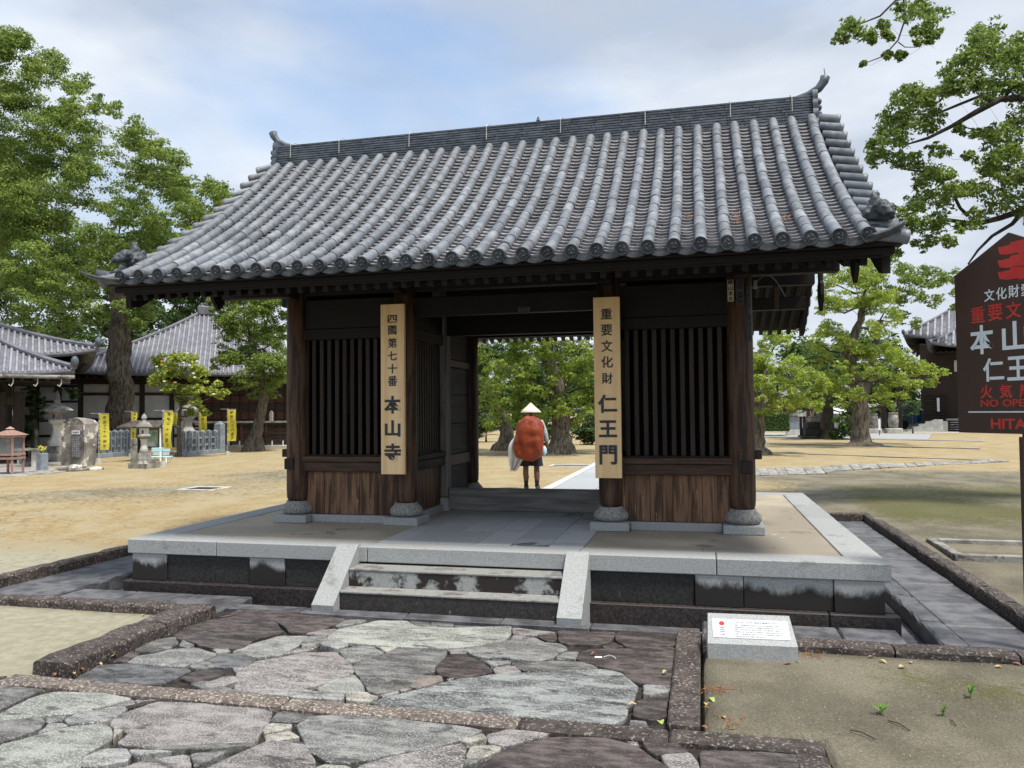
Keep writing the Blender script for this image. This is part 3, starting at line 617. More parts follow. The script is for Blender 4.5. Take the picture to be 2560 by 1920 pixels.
# front face
cuts = [-3.448, -2.1, -1.0]
for x0, x1 in ((-3.46, -1.31), (1.10, 2.98), (2.985, 3.50)):
    pp(MB().box(x0, x1, PY0-.045, PY0+.06, -.12, .068, .008), 'plinth_stone', M_['plinth_dark'])
for x0, x1 in ((-3.40, -3.02), (-2.12, -1.76), (1.96, 2.34), (3.03, 3.40)):
    pp(MB().box(x0, x1, PY0+.012, PY0+.08, .069, .324, .005), 'post_stone', M_['granite_stained'])
for x0, x1 in ((-3.015, -2.125), (-1.755, -1.30), (1.10, 1.955), (2.345, 3.025)):
    pp(MB().box(x0, x1, PY0+.03, PY0+.08, .069, .324, .004), 'panel_stone', M_['panel_dark'] if x1 < 3 else M_['granite_stained'])
# sides and back
for s in (-1, 1):
    for k in range(5):
        y0 = PY0+.1+(PY1-PY0-.2)*k/5; y1 = PY0+.1+(PY1-PY0-.2)*(k+1)/5
        a, b_ = sorted((s*(PX-.03), s*(PX-.085)))
        pp(MB().box(a, b_, y0+.003, y1-.003, .069, .324, .004), 'panel_stone', M_['granite_stained'])
        a, b_ = sorted((s*(PX+.045), s*(PX-.085)))
        pp(MB().box(a, b_, y0+.003, y1-.003, -.12, .068, .006), 'plinth_stone', M_['plinth_dark'])
for x0, x1 in ((-3.4, -1.2), (-1.19, 1.19), (1.2, 3.4)):
    pp(MB().box(x0, x1, PY1-.085, PY1-.03, -.1, .324, .004), 'panel_stone', M_['granite_stained'])
# coping
CT = .325
for x0, x1 in ((-PX, -2.475), (-2.469, -.93), (-.924, .985), (.991, 2.13), (2.136, PX)):
    pp(MB().box(x0, x1, PY0, PY0+.30, CT, PH, .007, jit=.0015), 'coping_stone', M_['granite'])
for x0, x1 in ((-PX, -1.9), (-1.894, -.5), (-.494, 1.2), (1.206, PX)):
    pp(MB().box(x0, x1, PY1-.30, PY1, CT, PH, .007), 'coping_stone', M_['granite'])
for s in (-1, 1):
    n = 4
    for k in range(n):
        y0 = PY0+.306+(PY1-PY0-.612)*k/n; y1 = PY0+.306+(PY1-PY0-.612)*(k+1)/n-.006
        a, b_ = sorted((s*PX, s*(PX-.30)))
        pp(MB().box(a, b_, y0, y1, CT, PH, .007, jit=.001), 'coping_stone', M_['granite'])
# floor: tamped earth to the sides, granite pavers in the passage
pp(MB().box(-PX+.31, -.95, PY0+.31, PY1-.31, .40, PH-.004, .003), 'earth_floor', M_['earth_floor'])
pp(MB().box(1.0, PX-.31, PY0+.31, PY1-.31, .40, PH-.004, .003), 'earth_floor', M_['earth_floor'])
xs = [-.945, -.72, -.36, .0, .33, .68, .995]
for i in range(6):
    ys = [PY0+.306]; 
    while ys[-1] < PY1-.9: ys.append(ys[-1]+random.uniform(.45, .95) if len(ys) > 1 else ys[-1]+random.uniform(.2, .75))
    ys.append(PY1-.306)
    for j in range(len(ys)-1):
        pp(MB().box(xs[i]+.002, xs[i+1]-.002, ys[j]+.002, ys[j+1]-.002, .40, PH-.001+random.uniform(-.001, .001), .003), 'paver', M_['paver'])
# steps between the two sloping cheek stones
for k, (y0, z1, mt) in enumerate(((-1.70, .308, 'step_stained'), (-1.885, .154, 'step_dark'))):
    pp(MB().box(-1.0, .90, y0, PY0+.05, -.10 if k else .15, z1-.02, .006), 'step_riser', M_[mt])
    pp(MB().box(-1.0, .90, y0-.006, PY0+.05, z1-.0195, z1, .005), 'step_tread', M_['tread'])
for x0, x1 in ((-1.205, -1.003), (.903, 1.10)):
    prof = [(PY0+.05, -.11), (-1.98, -.11), (-2.0, .052), (-1.985, .066), (-1.50, .478), (-1.46, .478), (PY0+.05, .465)]
    n = len(prof); V = [(x0, y, z) for y, z in prof]+[(x1, y, z) for y, z in prof]
    F = [tuple(range(n)), tuple(range(n, 2*n))[::-1]]+[(i, n+i, n+(i+1) % n, (i+1) % n) for i in range(n)]
    pp(MB().add(V, F), 'cheek_stone', M_['granite'])

# ------------------------------------------------------------------ the gate
gate = thing('temple_gate', 'dark timber temple gate with a grey tiled gable roof standing on the stone platform', 'gate')
A, B, SP = 1.119, 2.42, 1.2255
YC = SP                                        # ridge line
def Zr(y):                                     # centre line of the round-tile rows
    u = 1.792 + (y if y <= YC else 2*YC-y)
    return 2.989 + .47*u + .075*u*u
def lathe_base(x, y, part):
    st = MB().lathe([(.125,.545),(.165,.56),(.182,.59),(.176,.625),(.150,.655),(.128,.675),(.127,.692)], 20, T(x, y, 0)).build('base_stone', M_['base_stone'], part, smooth=True)
    MB().box(x-.195, x+.195, y-.195, y+.195, PH-.002, .546, .008, jit=.002).build('plinth_block', M_['granite'], part)
for ix, x in enumerate((-B, -A, A, B)):
    for iy, y in enumerate((0., SP, 2*SP)):
        top = 3.2 if iy != 1 else 3.6
        r = .128 if abs(x) > 2 else .123
        if iy == 1 and abs(x) < 2:
            c = MB().box(x-.095, x+.095, y-.095, y+.095, .62, top, .02).build('column', M_['weathered'], gate, label='weathered grey square column in the middle row')
            tp = [(-.125, -.125), (.125, -.125), (.125, .125), (-.125, .125)]
            V = [(x+a, y+b_, PH) for a, b_ in tp]+[(x+a*.82, y+b_*.82, .618) for a, b_ in tp]
            MB().add(V, [(0, 3, 2, 1), (4, 5, 6, 7)]+[(i, (i+1) % 4, 4+(i+1) % 4, 4+i) for i in range(4)]).build('base_stone', M_['granite'], c)
            continue
        c = MB().lathe([(r*.86, .694), (r*.96, .73), (r, .82), (r, 2.2), (r*.97, top)], 20, T(x, y, 0)).build('column', M_['column'], gate, smooth=True)
        lathe_base(x, y, c)
        if iy == 0 and abs(x) > 2:             # a spliced timber and protruding tie-beam ends
            s = 1 if x > 0 else -1
            MB().box(x+s*.04-.055, x+s*.04+.055, y-r-.02, y, 1.05, 1.17, .006).build('tie_beam_end', M_['bar'], c)
            MB().box(min(x, x+s*.19), max(x, x+s*.19), y-.03, y+.04, 1.18, 1.27, .006).build('tie_beam_end', M_['bar'], c)
# ground sills between bases
def sill(x0, x1, y0, y1): MB().box(x0, x1, y0, y1, PH-.004, .543, .006).build('sill_stone', M_['granite'], gate)
sill(-B+.2, -A-.2, -.06, .06); sill(A+.2, B-.2, -.06, .06)
for s in (-1, 1):
    sill(min(s*A, s*(A+.0))-.06, s*A+.06, .2, SP-.13); sill(s*B-.06, s*B+.06, .2, 2*SP-.2)
# front bays: planks, rails, lattice
def bay(x0, x1, y, axis='x', nplank=4, bars=None, label=None):
    """wall bay; axis x: runs along x at y; axis y: runs along y at x=y"""
    R_ = Matrix.Identity(4) if axis == 'x' else (T(y, 0, 0) @ RZ(math.pi/2))
    yy = y if axis == 'x' else 0.
    b = MB().box(x0, x1, yy+.03, yy+.045, .55, 3.0, .002, M=R_).build('bay_panel', M_['bar'], gate) if bars is None else None
    lw = MB().box(x0, x1, yy+.034, yy+.046, .55, 1.05, .002, M=R_).build('lower_panel', M_['bar'], gate)
    cut = [x0+(x1-x0)*(i+(random.uniform(-.1, .1) if 0 < i < nplank else 0))/nplank for i in range(nplank+1)]
    for i in range(nplank):
        MB().box(cut[i]+.0015, cut[i+1]-.0015, yy-.012+random.uniform(-.002, .002), yy+.03, .548, 1.02, .003, M=R_).build('plank', M_['plank'], lw)
    rm = 'rail' if axis == 'x' else 'wood_dark_y'
    MB().box(x0-.01, x1+.01, yy-.065, yy+.05, 1.022, 1.128, .006, M=R_).build('rail', M_[rm], gate)
    MB().box(x0-.01, x1+.01, yy-.085, yy+.05, 1.131, 1.192, .006, M=R_).build('rail', M_[rm], gate)
    MB().box(x0-.01, x1+.01, yy-.06, yy+.05, 2.50, 2.62, .006, M=R_).build('rail', M_['wood_dark_x'], gate)
    MB().box(x0-.01, x1+.01, yy-.045, yy+.04, 2.622, 2.95, .004, M=R_).build('board', M_['wood_dark_x'], gate)
    if bars:
        lat = MB().box(x0, x1, yy-.03, yy+.03, 1.193, 1.21, .003, M=R_).build('lattice', M_['bar'], gate)
        me = None
        for bx in bars:
            mm = MB().box(-.024, .024, -.02, .02, 1.211, 2.499, .004).mesh('bar', M_['bar']) if me is None else me
            me = mm
            ob('bar', me, lat, R_ @ T(bx, yy, 0) @ RZ(random.uniform(-.05, .05)))
bay(-B+.10, -A-.10, 0., 'x', 5, [-2.308+.0932*k for k in range(12)])
bay(A+.10, B-.10, 0., 'x', 4, [1.302+.0924*k for k in range(11)])
bay(.115, SP-.095, A, 'y', 4, [.17+.083*k for k in range(12)])
bay(.115, SP-.095, -A, 'y', 4, [.17+.083*k for k in range(12)])
# rear half of the passage: boarded walls with rails
for s in (-1, 1):
    x = s*A
    a, b_ = sorted((s*(A+.03), s*(A+.045))); MB().box(a, b_, SP+.1, 2*SP-.1, .55, 3.1, .002).build('light_stop_panel', M_['bar'], gate)  # added backing panels, only to stop light leaking through the board gaps
    a, b_ = sorted((s*(B-.04), s*(B-.03))); MB().box(a, b_, .1, 2*SP-.1, .55, 3.1, .002).build('light_stop_panel', M_['bar'], gate)
    a, b_ = sorted((s*(A+.05), s*(B-.05))); MB().box(a, b_, 2*SP-.05, 2*SP-.03, .55, 3.1, .002).build('light_stop_panel', M_['bar'], gate)
    for z0, z1 in ((.55, .98), (1.13, 1.52), (1.525, 1.90), (1.905, 2.25), (2.36, 2.95)):
        MB().box(x-.015, x+.015, SP+.1, 2*SP-.12, z0, z1, .004).build('wall_board', M_['wood_dark_y'], gate)
    for z0, z1 in ((.985, 1.125), (2.26, 2.35)):
        MB().box(x-.04, x+.04, SP+.1, 2*SP-.12, z0, z1, .006).build('rail', M_['rail'], gate)
    for xx, y0, y1 in ((s*B, .12, SP-.12), (s*B, SP+.12, 2*SP-.12)):
        for k in range(6):
            MB().box(xx-.02, xx+.02, y0, y1, .55+k*.4, .946+k*.4, .004).build('wall_board', M_['wood_dark_y'], gate)
    a, b_ = sorted((s*(A+.12), s*(B-.12)))
    for k in range(6):
        MB().box(a, b_, 2*SP-.02, 2*SP+.02, .55+k*.4, .946+k*.4, .004).build('wall_board', M_['wood_dark_x'], gate)
    # chamber floor and dark inner ceiling
    MB().box(a, b_, .05, 2*SP-.03, PH, .56, .004).build('chamber_floor', M_['wood_dark_x'], gate)
MB().box(-A+.10, A-.10, SP-.06, SP+.06, PH, .735, .012).build('threshold', M_['threshold'], gate)
MB().box(-A+.09, A-.09, SP-.07, SP+.07, 2.62, 2.92, .01).build('lintel', M_['wood_dark_x'], gate)
MB().box(-A+.09, A-.09, -.055, .055, 2.72, 2.93, .01).build('lintel', M_['wood_dark_x'], gate)
MB().box(-A+.09, A-.09, 2*SP-.055, 2*SP+.055, 2.70, 2.93, .01).build('lintel', M_['wood_dark_x'], gate)
MB().box(-B+.1, B-.1, .06, 2*SP-.06, 3.22, 3.26, .004).build('ceiling_board', M_['wood_dark_x'], gate)
# purlins and cross beams
for y, z0, z1 in ((0., 3.0, 3.16), (2*SP, 2.945, 3.10)):
    MB().box(-3.36, 3.36, y-.07, y+.07, z0, z1, .008).build('purlin', M_['wood_dark_x'], gate)
MB().box(-3.3, 3.3, YC-.08, YC+.08, 3.62, 3.8, .008).build('purlin', M_['wood_dark_x'], gate)
MB().box(-3.30, 3.30, YC-.06, YC+.06, 3.07, 3.21, .008).build('purlin', M_['wood_dark_x'], gate)
MB().box(-3.36, 3.36, YC-.09, YC+.09, 4.45, 4.62, .008).build('purlin', M_['wood_dark_x'], gate)
for x in (-B, -A, A, B):
    MB().box(x-.06, x+.06, -.32, 2*SP+.32, 2.955, 3.0, .008).build('cross_beam', M_['wood_dark_y'], gate)
    MB().box(x-.05, x+.05, YC-.05, YC+.05, 3.6, 4.45, .008).build('strut', M_['wood_dark_z'], gate)
    for y in (0., 2*SP):
        MB().box(x-.12, x+.12, y-.12, y+.12, 3.17, 3.24, .01).build('bearing_block', M_['wood_dark_x'], gate)
# under the right gable: pale strut and a loose cable
MB().box(2.86, 2.91, YC-.02, YC+.03, 2.80, 3.07, .003).build('strut', M_['rail'], gate)
pts = [(2.62+.28*t, .4, 3.0+.10*math.sin(t*3.0)-.18*t*t) for t in np.linspace(0, 1, 12)]
MB().tube(pts, .004, 6).build('cable', M_['stone_old'], gate)
MB().box(2.585, 2.625, .38, .42, 2.93, 3.02, .004).build('junction_box', M_['stone_old'], gate)

# roof carpentry
roof = MB()
ys = np.linspace(-1.68, YC, 16)
for side in (1, -1):
    V = []; F = []
    for x in (-3.42, 3.42):
        for off in (-.085, -.115):
            for y in ys:
                yy = y if side > 0 else 2*YC-y
                V.append((x, yy, Zr(yy)+off))
    n = len(ys)
    for i in range(n-1):
        F += [(i, i+1, 2*n+i+1, 2*n+i), (n+i, 3*n+i, 3*n+i+1, n+i+1)]
    F += [(0, n, 3*n, 2*n)]
    roof.add(V, F if side > 0 else [f[::-1] for f in F])
roof = roof.build('roof', M_['wood_dark_x'], gate)
for side in (1, -1):
    def Y(y): return y if side > 0 else 2*YC-y
    def bx(x0, x1, ya, yb, z0, z1, name, mat, ch=.005):
        a, b_ = sorted((Y(ya), Y(yb))); MB().box(x0, x1, a, b_, z0, z1, ch).build(name, M_[mat], roof)
    bx(-3.55, 3.55, -1.70, -1.56, 2.912, 2.955, 'eave_board', 'wood_dark_x')
    bx(-3.50, 3.50, -1.63, -1.53, 2.855, 2.91, 'eave_board', 'wood_dark_x')
    xs = np.arange(-3.36, 3.37, .128)
    me = None
    y0r, y1r = -1.52, YC
    ang = math.atan(.335)
    L_ = (y1r-y0r)/math.cos(ang)
    me = MB().box(-.026, .026, 0, L_, 0, .062, .004).mesh('rafter', M_['wood_dark_y'])
    for x in xs:
        M = T(x, y0r, 2.792) @ RX(ang)
        if side < 0: M = T(x, 2*YC-y0r, 2.765) @ RZ(math.pi) @ RX(ang)
        ob('rafter', me, roof, M)
    # sheathing directly over the rafters
    V = [(-3.42, Y(-1.6), 2.835), (3.42, Y(-1.6), 2.835), (3.42, Y(YC), 2.83+.335*2.9), (-3.42, Y(YC), 2.83+.335*2.9)]
    V += [(a, b_, c+.02) for a, b_, c in V]
    MB().add(V, [(0, 1, 2, 3), (7, 6, 5, 4), (0, 4, 5, 1), (1, 5, 6, 2), (3, 2, 6, 7), (0, 3, 7, 4)]).build('sheathing', M_['wood_dark_x'], roof)
# bargeboards with pendants
for s in (-1, 1):
    ysb = np.linspace(-1.47, 2*YC+1.47, 41)
    V = []; 
    for y in ysb:
        e = min(y+1.47, 2*YC+1.47-y)
        zt = Zr(y)-.12; zb = max(2.73, Zr(y)-.46)-.05*math.exp(-((y-YC)/.4)**2)
        for xx in (s*3.44, s*3.50): V += [(xx, y, zt), (xx, y, zb)]
    F = []
    for i in range(len(ysb)-1):
        o = i*4; F += [(o, o+4, o+5, o+1), (o+2, o+3, o+7, o+6), (o, o+2, o+6, o+4), (o+1, o+5, o+7, o+3)]
    F += [(0, 1, 3, 2), (len(V)-4, len(V)-2, len(V)-1, len(V)-3)]
    MB().add(V, F).build('bargeboard', M_['wood_dark_y'], roof)
    for yc_, zt, zb, w_ in ((.10, 3.78, 2.90, .15), (YC, 4.62, 3.9, .2), (2*YC-.10, 3.78, 2.90, .15)):
        h = zt-zb
        pr = [(-.55*w_, 1), (-.55*w_, .42), (-.95*w_, .38), (-1.0*w_, .22), (-.7*w_, .12), (-.35*w_, .06), (0, 0)]
        pr = [(a, b_) for a, b_ in pr]; pts = [(yc_+a, zb+b_*h) for a, b_ in pr]+[(yc_-a, zb+b_*h) for a, b_ in pr[:-1][::-1]]
        n = len(pts); x0, x1 = sorted((s*3.505, s*3.545))
        V = [(x0, y, z) for y, z in pts]+[(x1, y, z) for y, z in pts]
        F = [tuple(range(n))[::-1], tuple(range(n, 2*n))]+[(i, (i+1) % n, n+(i+1) % n, n+i) for i in range(n)]
        MB().add(V, F).build('gable_pendant', M_['wood_dark_z'], roof)
    # gable wall boards
    V = []; F = []
    xx = s*2.45; yy = np.linspace(-.05, 2*SP+.05, 20)
    for y in yy: V += [(xx, y, 3.1), (xx, y, Zr(y)-.2), (xx+s*.03, y, 3.1), (xx+s*.03, y, Zr(y)-.2)]
    for i in range(len(yy)-1):
        o = i*4; F += [(o, o+1, o+5, o+4), (o+2, o+6, o+7, o+3), (o, o+4, o+6, o+2)]
    MB().add(V, F).build('gable_wall', M_['wood_dark_x'], gate)

# ---- tiles
NR = 33; XR = np.linspace(-3.279, 3.279, NR); DX = XR[1]-XR[0]
def arc_table(y0, y1, n=400):
    y = np.linspace(y0, y1, n); z = np.array([Zr(a) for a in y])
    s = np.concatenate([[0], np.cumsum(np.hypot(np.diff(y), np.diff(z)))]); return y, z, s
YT, ZT, ST = arc_table(-1.80, 1.06)
def at_s(s):
    y = float(np.interp(s, ST, YT)); e = .02
    return y, Zr(y), math.atan2(Zr(min(y+e, YC))-Zr(y-e), min(y+e, YC)-(y-e))
def round_tile_mesh(L_=.245, r=.049, n=9):
    V = []; F = []
    angs = [math.radians(-20+220*i/n) for i in range(n+1)]
    secs = [(0, r*1.0, 0), (0, r*1.025, .0), (.010, r*1.025, .0), (L_+.012, r*.975, 0)]
    for y, rr, dz in secs:
        for a in angs: V.append((rr*math.cos(a), y, rr*math.sin(a)))
    V[:n+1] = [(v[0]*.8, 0, v[2]*.8) for v in V[:n+1]]
    for k in range(3):
        for i in range(n): F.append((k*(n+1)+i, k*(n+1)+i+1, (k+1)*(n+1)+i+1, (k+1)*(n+1)+i))
    return MB().add(V, F).mesh('round_tile', M_['tile'], True)
def flat_tile_mesh(w=DX, L_=.10, n=5):
    V = []; F = []
    for y, dz in ((0, .026), (L_+.035, -.004)):
        for i in range(n+1):
            u = -1+2*i/n; V.append((u*w*.5, y, dz-.030*(1-u*u)))
    for i in range(n+1):
        u = -1+2*i/n; V.append((u*w*.5, .004, -.004-.030*(1-u*u)))
    for i in range(n): F.append((i, i+1, n+1+i+1, n+1+i)); F.append((2*(n+1)+i, 2*(n+1)+i+1, i+1, i))
    return MB().add(V, F).mesh('flat_tile', M_['tile_flat'], False)
RT, FT = round_tile_mesh(), flat_tile_mesh()
place = []
SMAX = float(np.interp(1.0, YT, ST)); LT = .235; nt_ = int(SMAX/LT)+1
for i, x in enumerate(XR):
    s0 = random.uniform(0, .04)
    for k in range(nt_):
        s = k*LT + s0*(k > 0); s = min(s, SMAX-.245)
        y, z, a = at_s(s)
        M = T(x+random.uniform(-.003, .003)+.005*math.sin(y*2.3+i*1.9), y, z+random.uniform(-.003, .003)+.004*math.sin(y*3.1+i*2.7)) @ RX(a) @ RZ(random.uniform(-.012, .012))
        place.append((0, (Vector((x, y, z))-CAM).length, M))
CF = .0935; nf = int(ST[-1]/CF)
for i in range(NR-1):
    x = (XR[i]+XR[i+1])/2
    for k in range(nf+1):
        y, z, a = at_s(min(k*CF+.02, ST[-1]-.03))
        M = T(x, y, z) @ RX(a) @ T(0, 0, -.022+random.uniform(-.002, .002)) @ RZ(random.uniform(-.015, .015))
        place.append((1, (Vector((x, y, z))-CAM).length, M))
for kind, me, nm in ((0, RT, 'round_tile'), (1, FT, 'flat_tile')):
    L_ = sorted([p for p in place if p[0] == kind], key=lambda p: p[1])
    for p in L_[:300]: ob(nm, me, roof, p[2])
    o = ob(nm, join_meshes([(me, p[2]) for p in L_[300:]], nm, M_['tile'] if kind == 0 else M_['tile_flat']), roof, kind='stuff')
    if kind == 0: o.data.polygons.foreach_set('use_smooth', [True]*len(o.data.polygons))
# eave discs with a comma swirl in relief
def disc_mesh(r=.059):
    mb = MB(); RXm = RX(math.pi/2)
    mb.lathe([(r*.93, -.05), (r, -.045), (r, .018), (r*.9, .022), (r*.84, .012), (r*.25, .012), (.001, .012)], 20, RXm, cap=False)
    for k in range(3):
        a0 = k*2.094
        pts = []
        for t in np.linspace(0, 1, 7):
            a = a0+t*2.5; rr = r*(.25+.42*t); pts.append((rr*math.cos(a), rr*math.sin(a), .014))
        mb.tube(pts, [r*.17*(1-.8*t) for t in np.linspace(0, 1, 7)], 6, RXm)
    me = mb.mesh('eave_disc', M_['tile_disc'], True); return me
DM = disc_mesh()
for x in XR: ob('eave_disc', DM, roof, T(x, -1.803, Zr(-1.803)-.004) @ RX(.12) @ RY(random.uniform(-.6, .6)))
# curved eave plates between the discs
def plate_mesh(w=DX):
    V = []; F = []; n = 8
    for y, off in ((0, 0), (.05, .004)):
        for zt in (0, 1):
            for i in range(n+1):
                u = -1+2*i/n; dip = -.034*(1-u*u); V.append((u*w*.5, y, (-.012 if zt else -.052)+dip+off))
    m1 = n+1
    for i in range(n): F += [(i, i+1, m1+i+1, m1+i), (m1+i, m1+i+1, 3*m1+i+1, 3*m1+i), (i+1, i, 2*m1+i, 2*m1+i+1)]
    return MB().add(V, F).mesh('eave_plate', M_['tile_disc'])
PM = plate_mesh()
for i in range(NR-1): ob('eave_plate', PM, roof, T((XR[i]+XR[i+1])/2, -1.80, Zr(-1.80)+.002))
# verge tiles pointing outward over the bargeboards
VM = MB()
VM.lathe([(.040, 0), (.050, .005), (.050, .20), (.056, .205), (.056, .245), (.047, .25), (.044, .243), (.001, .243)], 12, cap=True)
VM = VM.mesh('verge_tile', M_['tile'], True)
nv = 15
for s in (-1, 1):
    for k in range(nv):
        y, z, a = at_s(.10+k*(ST[-1]-.12)/(nv-1))
        for side in (1, -1):
            yy = y if side > 0 else 2*YC-y
            Mv = T(s*3.335, yy, z-.028) @ RZ(0 if s > 0 else math.pi) @ RY(math.pi/2+.16)
            ob('verge_tile', VM, roof, Mv)
# rear slope, out of the photograph's view: joined rows
back = []
FT2 = flat_tile_mesh(DX, .25)
for i, x in enumerate(XR):
    for k in range(0, nt_):
        y, z, a = at_s(min(k*LT, SMAX-.245)); back.append((RT, T(x, 2*YC-y, z) @ RZ(math.pi) @ RX(a)))
bk = ob('rear_round_tiles', join_meshes(back, 'rear_round_tiles', M_['tile']), roof, kind='stuff')
back = []
for i in range(NR-1):
    x = (XR[i]+XR[i+1])/2
    for k in range(0, nt_):
        y, z, a = at_s(min(k*LT, ST[-1]-.02)); back.append((FT2, T(x, 2*YC-y, z) @ RZ(math.pi) @ RX(a) @ T(0, 0, -.022)))
ob('rear_flat_tiles', join_meshes(back, 'rear_flat_tiles', M_['tile_flat']), roof, kind='stuff')
# ridge
RB, RTOP, RXE = 4.84, 5.185, 3.30
ridge = MB().box(-RXE, RXE, YC-.125, YC+.125, RB-.08, RTOP-.01, .005).build('ridge', M_['tile_dark'], roof)
nl = 11
for k in range(nl):
    z0 = RB+k*(RTOP-RB)/nl; z1 = z0+(RTOP-RB)/nl-.009; d = .205-.0045*k
    xs = [-RXE+.0]; 
    while xs[-1] < RXE-.5: xs.append(xs[-1]+random.uniform(.27, .33))
    xs.append(RXE)
    for a, b_ in zip(xs[:-1], xs[1:]):
        e = random.uniform(-.002, .002)
        MB().box(a+.0015, b_-.0015, YC-d+e, YC-.1, z0, z1, .003).build('ridge_tile', M_['tile_dark'], ridge)
    if True: MB().box(-RXE, RXE, YC+.1, YC+d, z0, z1, .003).build('ridge_course', M_['tile_dark'], ridge)
for a in np.arange(-RXE+.0, RXE-.05, .30):
    b_ = min(a+.3, RXE); pts = [(a+.002, YC, RTOP-.02), (b_-.004, YC, RTOP-.02)]
    V = []; F = []; n = 8
    for xx in (a+.002, b_-.003):
        for i in range(n+1):
            an = math.pi*i/n; V.append((xx, YC+.115*math.cos(an), RTOP-.02+.055*math.sin(an)))
    for i in range(n): F.append((i, n+1+i, n+2+i, i+1))
    F += [tuple(range(n+1)), tuple(range(n+1, 2*n+2))[::-1]]
    MB().add(V, F).build('ridge_cap_tile', M_['tile'], ridge, smooth=False)
for i in range(NR-1):                     # short fillers between the row heads
    for s in (-1, 1):
        V = []; F = []; n = 7; r = .062
        x0, x1 = XR[i]+.035, XR[i+1]-.035
        for xx in (x0, x1):
            for q in range(n+1):
                an = -.5+math.pi*1.1*q/n; V.append((xx, YC-s*.19-s*r*math.cos(an)*.7, RB-.05+r*math.sin(an)))
        for q in range(n): F.append((q, q+1, n+2+q, n+1+q) if s > 0 else (q, n+1+q, n+2+q, q+1))
        F += [tuple(range(n+1)), tuple(range(n+1, 2*n+2))]
        MB().add(V, F).build('ridge_filler_tile', M_['tile_dark'], ridge, smooth=False)
for x in (-3.09, -2.407, -1.456, -.454, .4625, 1.46, 2.416, 3.08):
    pts = [(x, YC-.214, RB+.15), (x, YC-.205, RTOP-.03), (x, YC-.13, RTOP+.025), (x, YC, RTOP+.052), (x, YC+.13, RTOP+.02), (x, YC+.21, RB+.15)]
    MB().tube(pts, .0045, 6).build('ridge_wire', M_['stone_lt'], ridge)
MB().lathe([(.001, 0), (.02, .006), (.026, .03), (.012, .055), (.016, .062), (.001, .08)], 8, T(.15, YC, RTOP+.03)).build('ridge_knob', M_['tile_dark'], ridge)
for s in (-1, 1):
    # ridge-end ornament plate with scalloped rim
    V = []; pts = []
    n = 26
    for i in range(n+1):
        t = i/n; zz = RB-.06+(RTOP-RB+.10)*t; pts.append((-.24+.06*t-.012*abs(math.sin(t*math.pi*4)), zz))
    pts = pts+[(-p[0], p[1]) for p in pts[::-1]]
    x0, x1 = sorted((s*RXE, s*(RXE+.055))); n = len(pts)
    V = [(x0, YC+a, z) for a, z in pts]+[(x1, YC+a, z) for a, z in pts]
    F = [tuple(range(n))[::-1], tuple(range(n, 2*n))]+[(i, (i+1) % n, n+(i+1) % n, n+i) for i in range(n)]
    pl = MB().add(V, F).build('ridge_end_plate', M_['tile_dark'], ridge)
    for k in range(4): MB().ball((s*(RXE+.07), YC-.16+.0*k, RB+.04+.07*k), (.03, .04, .035), 10, 6).build('scroll', M_['tile_dark'], pl, smooth=True)
    for k in range(4): MB().ball((s*(RXE+.07), YC+.16, RB+.04+.07*k), (.03, .04, .035), 10, 6).build('scroll', M_['tile_dark'], pl, smooth=True)
    # upturned horn tile
    hp = [(s*(RXE-.30), YC, RTOP-.01), (s*(RXE-.16), YC, RTOP+.012), (s*(RXE-.02), YC, RTOP+.05), (s*(RXE+.09), YC, RTOP+.11), (s*(RXE+.15), YC, RTOP+.19), (s*(RXE+.165), YC, RTOP+.24)]
    MB().tube(hp, [.03, .036, .042, .046, .05, .054] if s > 0 else [.03, .034, .038, .042, .048, .054], 14).build('horn_tile', M_['tile_dark'], ridge, smooth=True)
MB().tube([(3.46, YC-.02, RTOP+.25), (3.45, YC-.04, RTOP+.32)], .007, 5).build('ridge_wire', M_['stone_lt'], ridge)
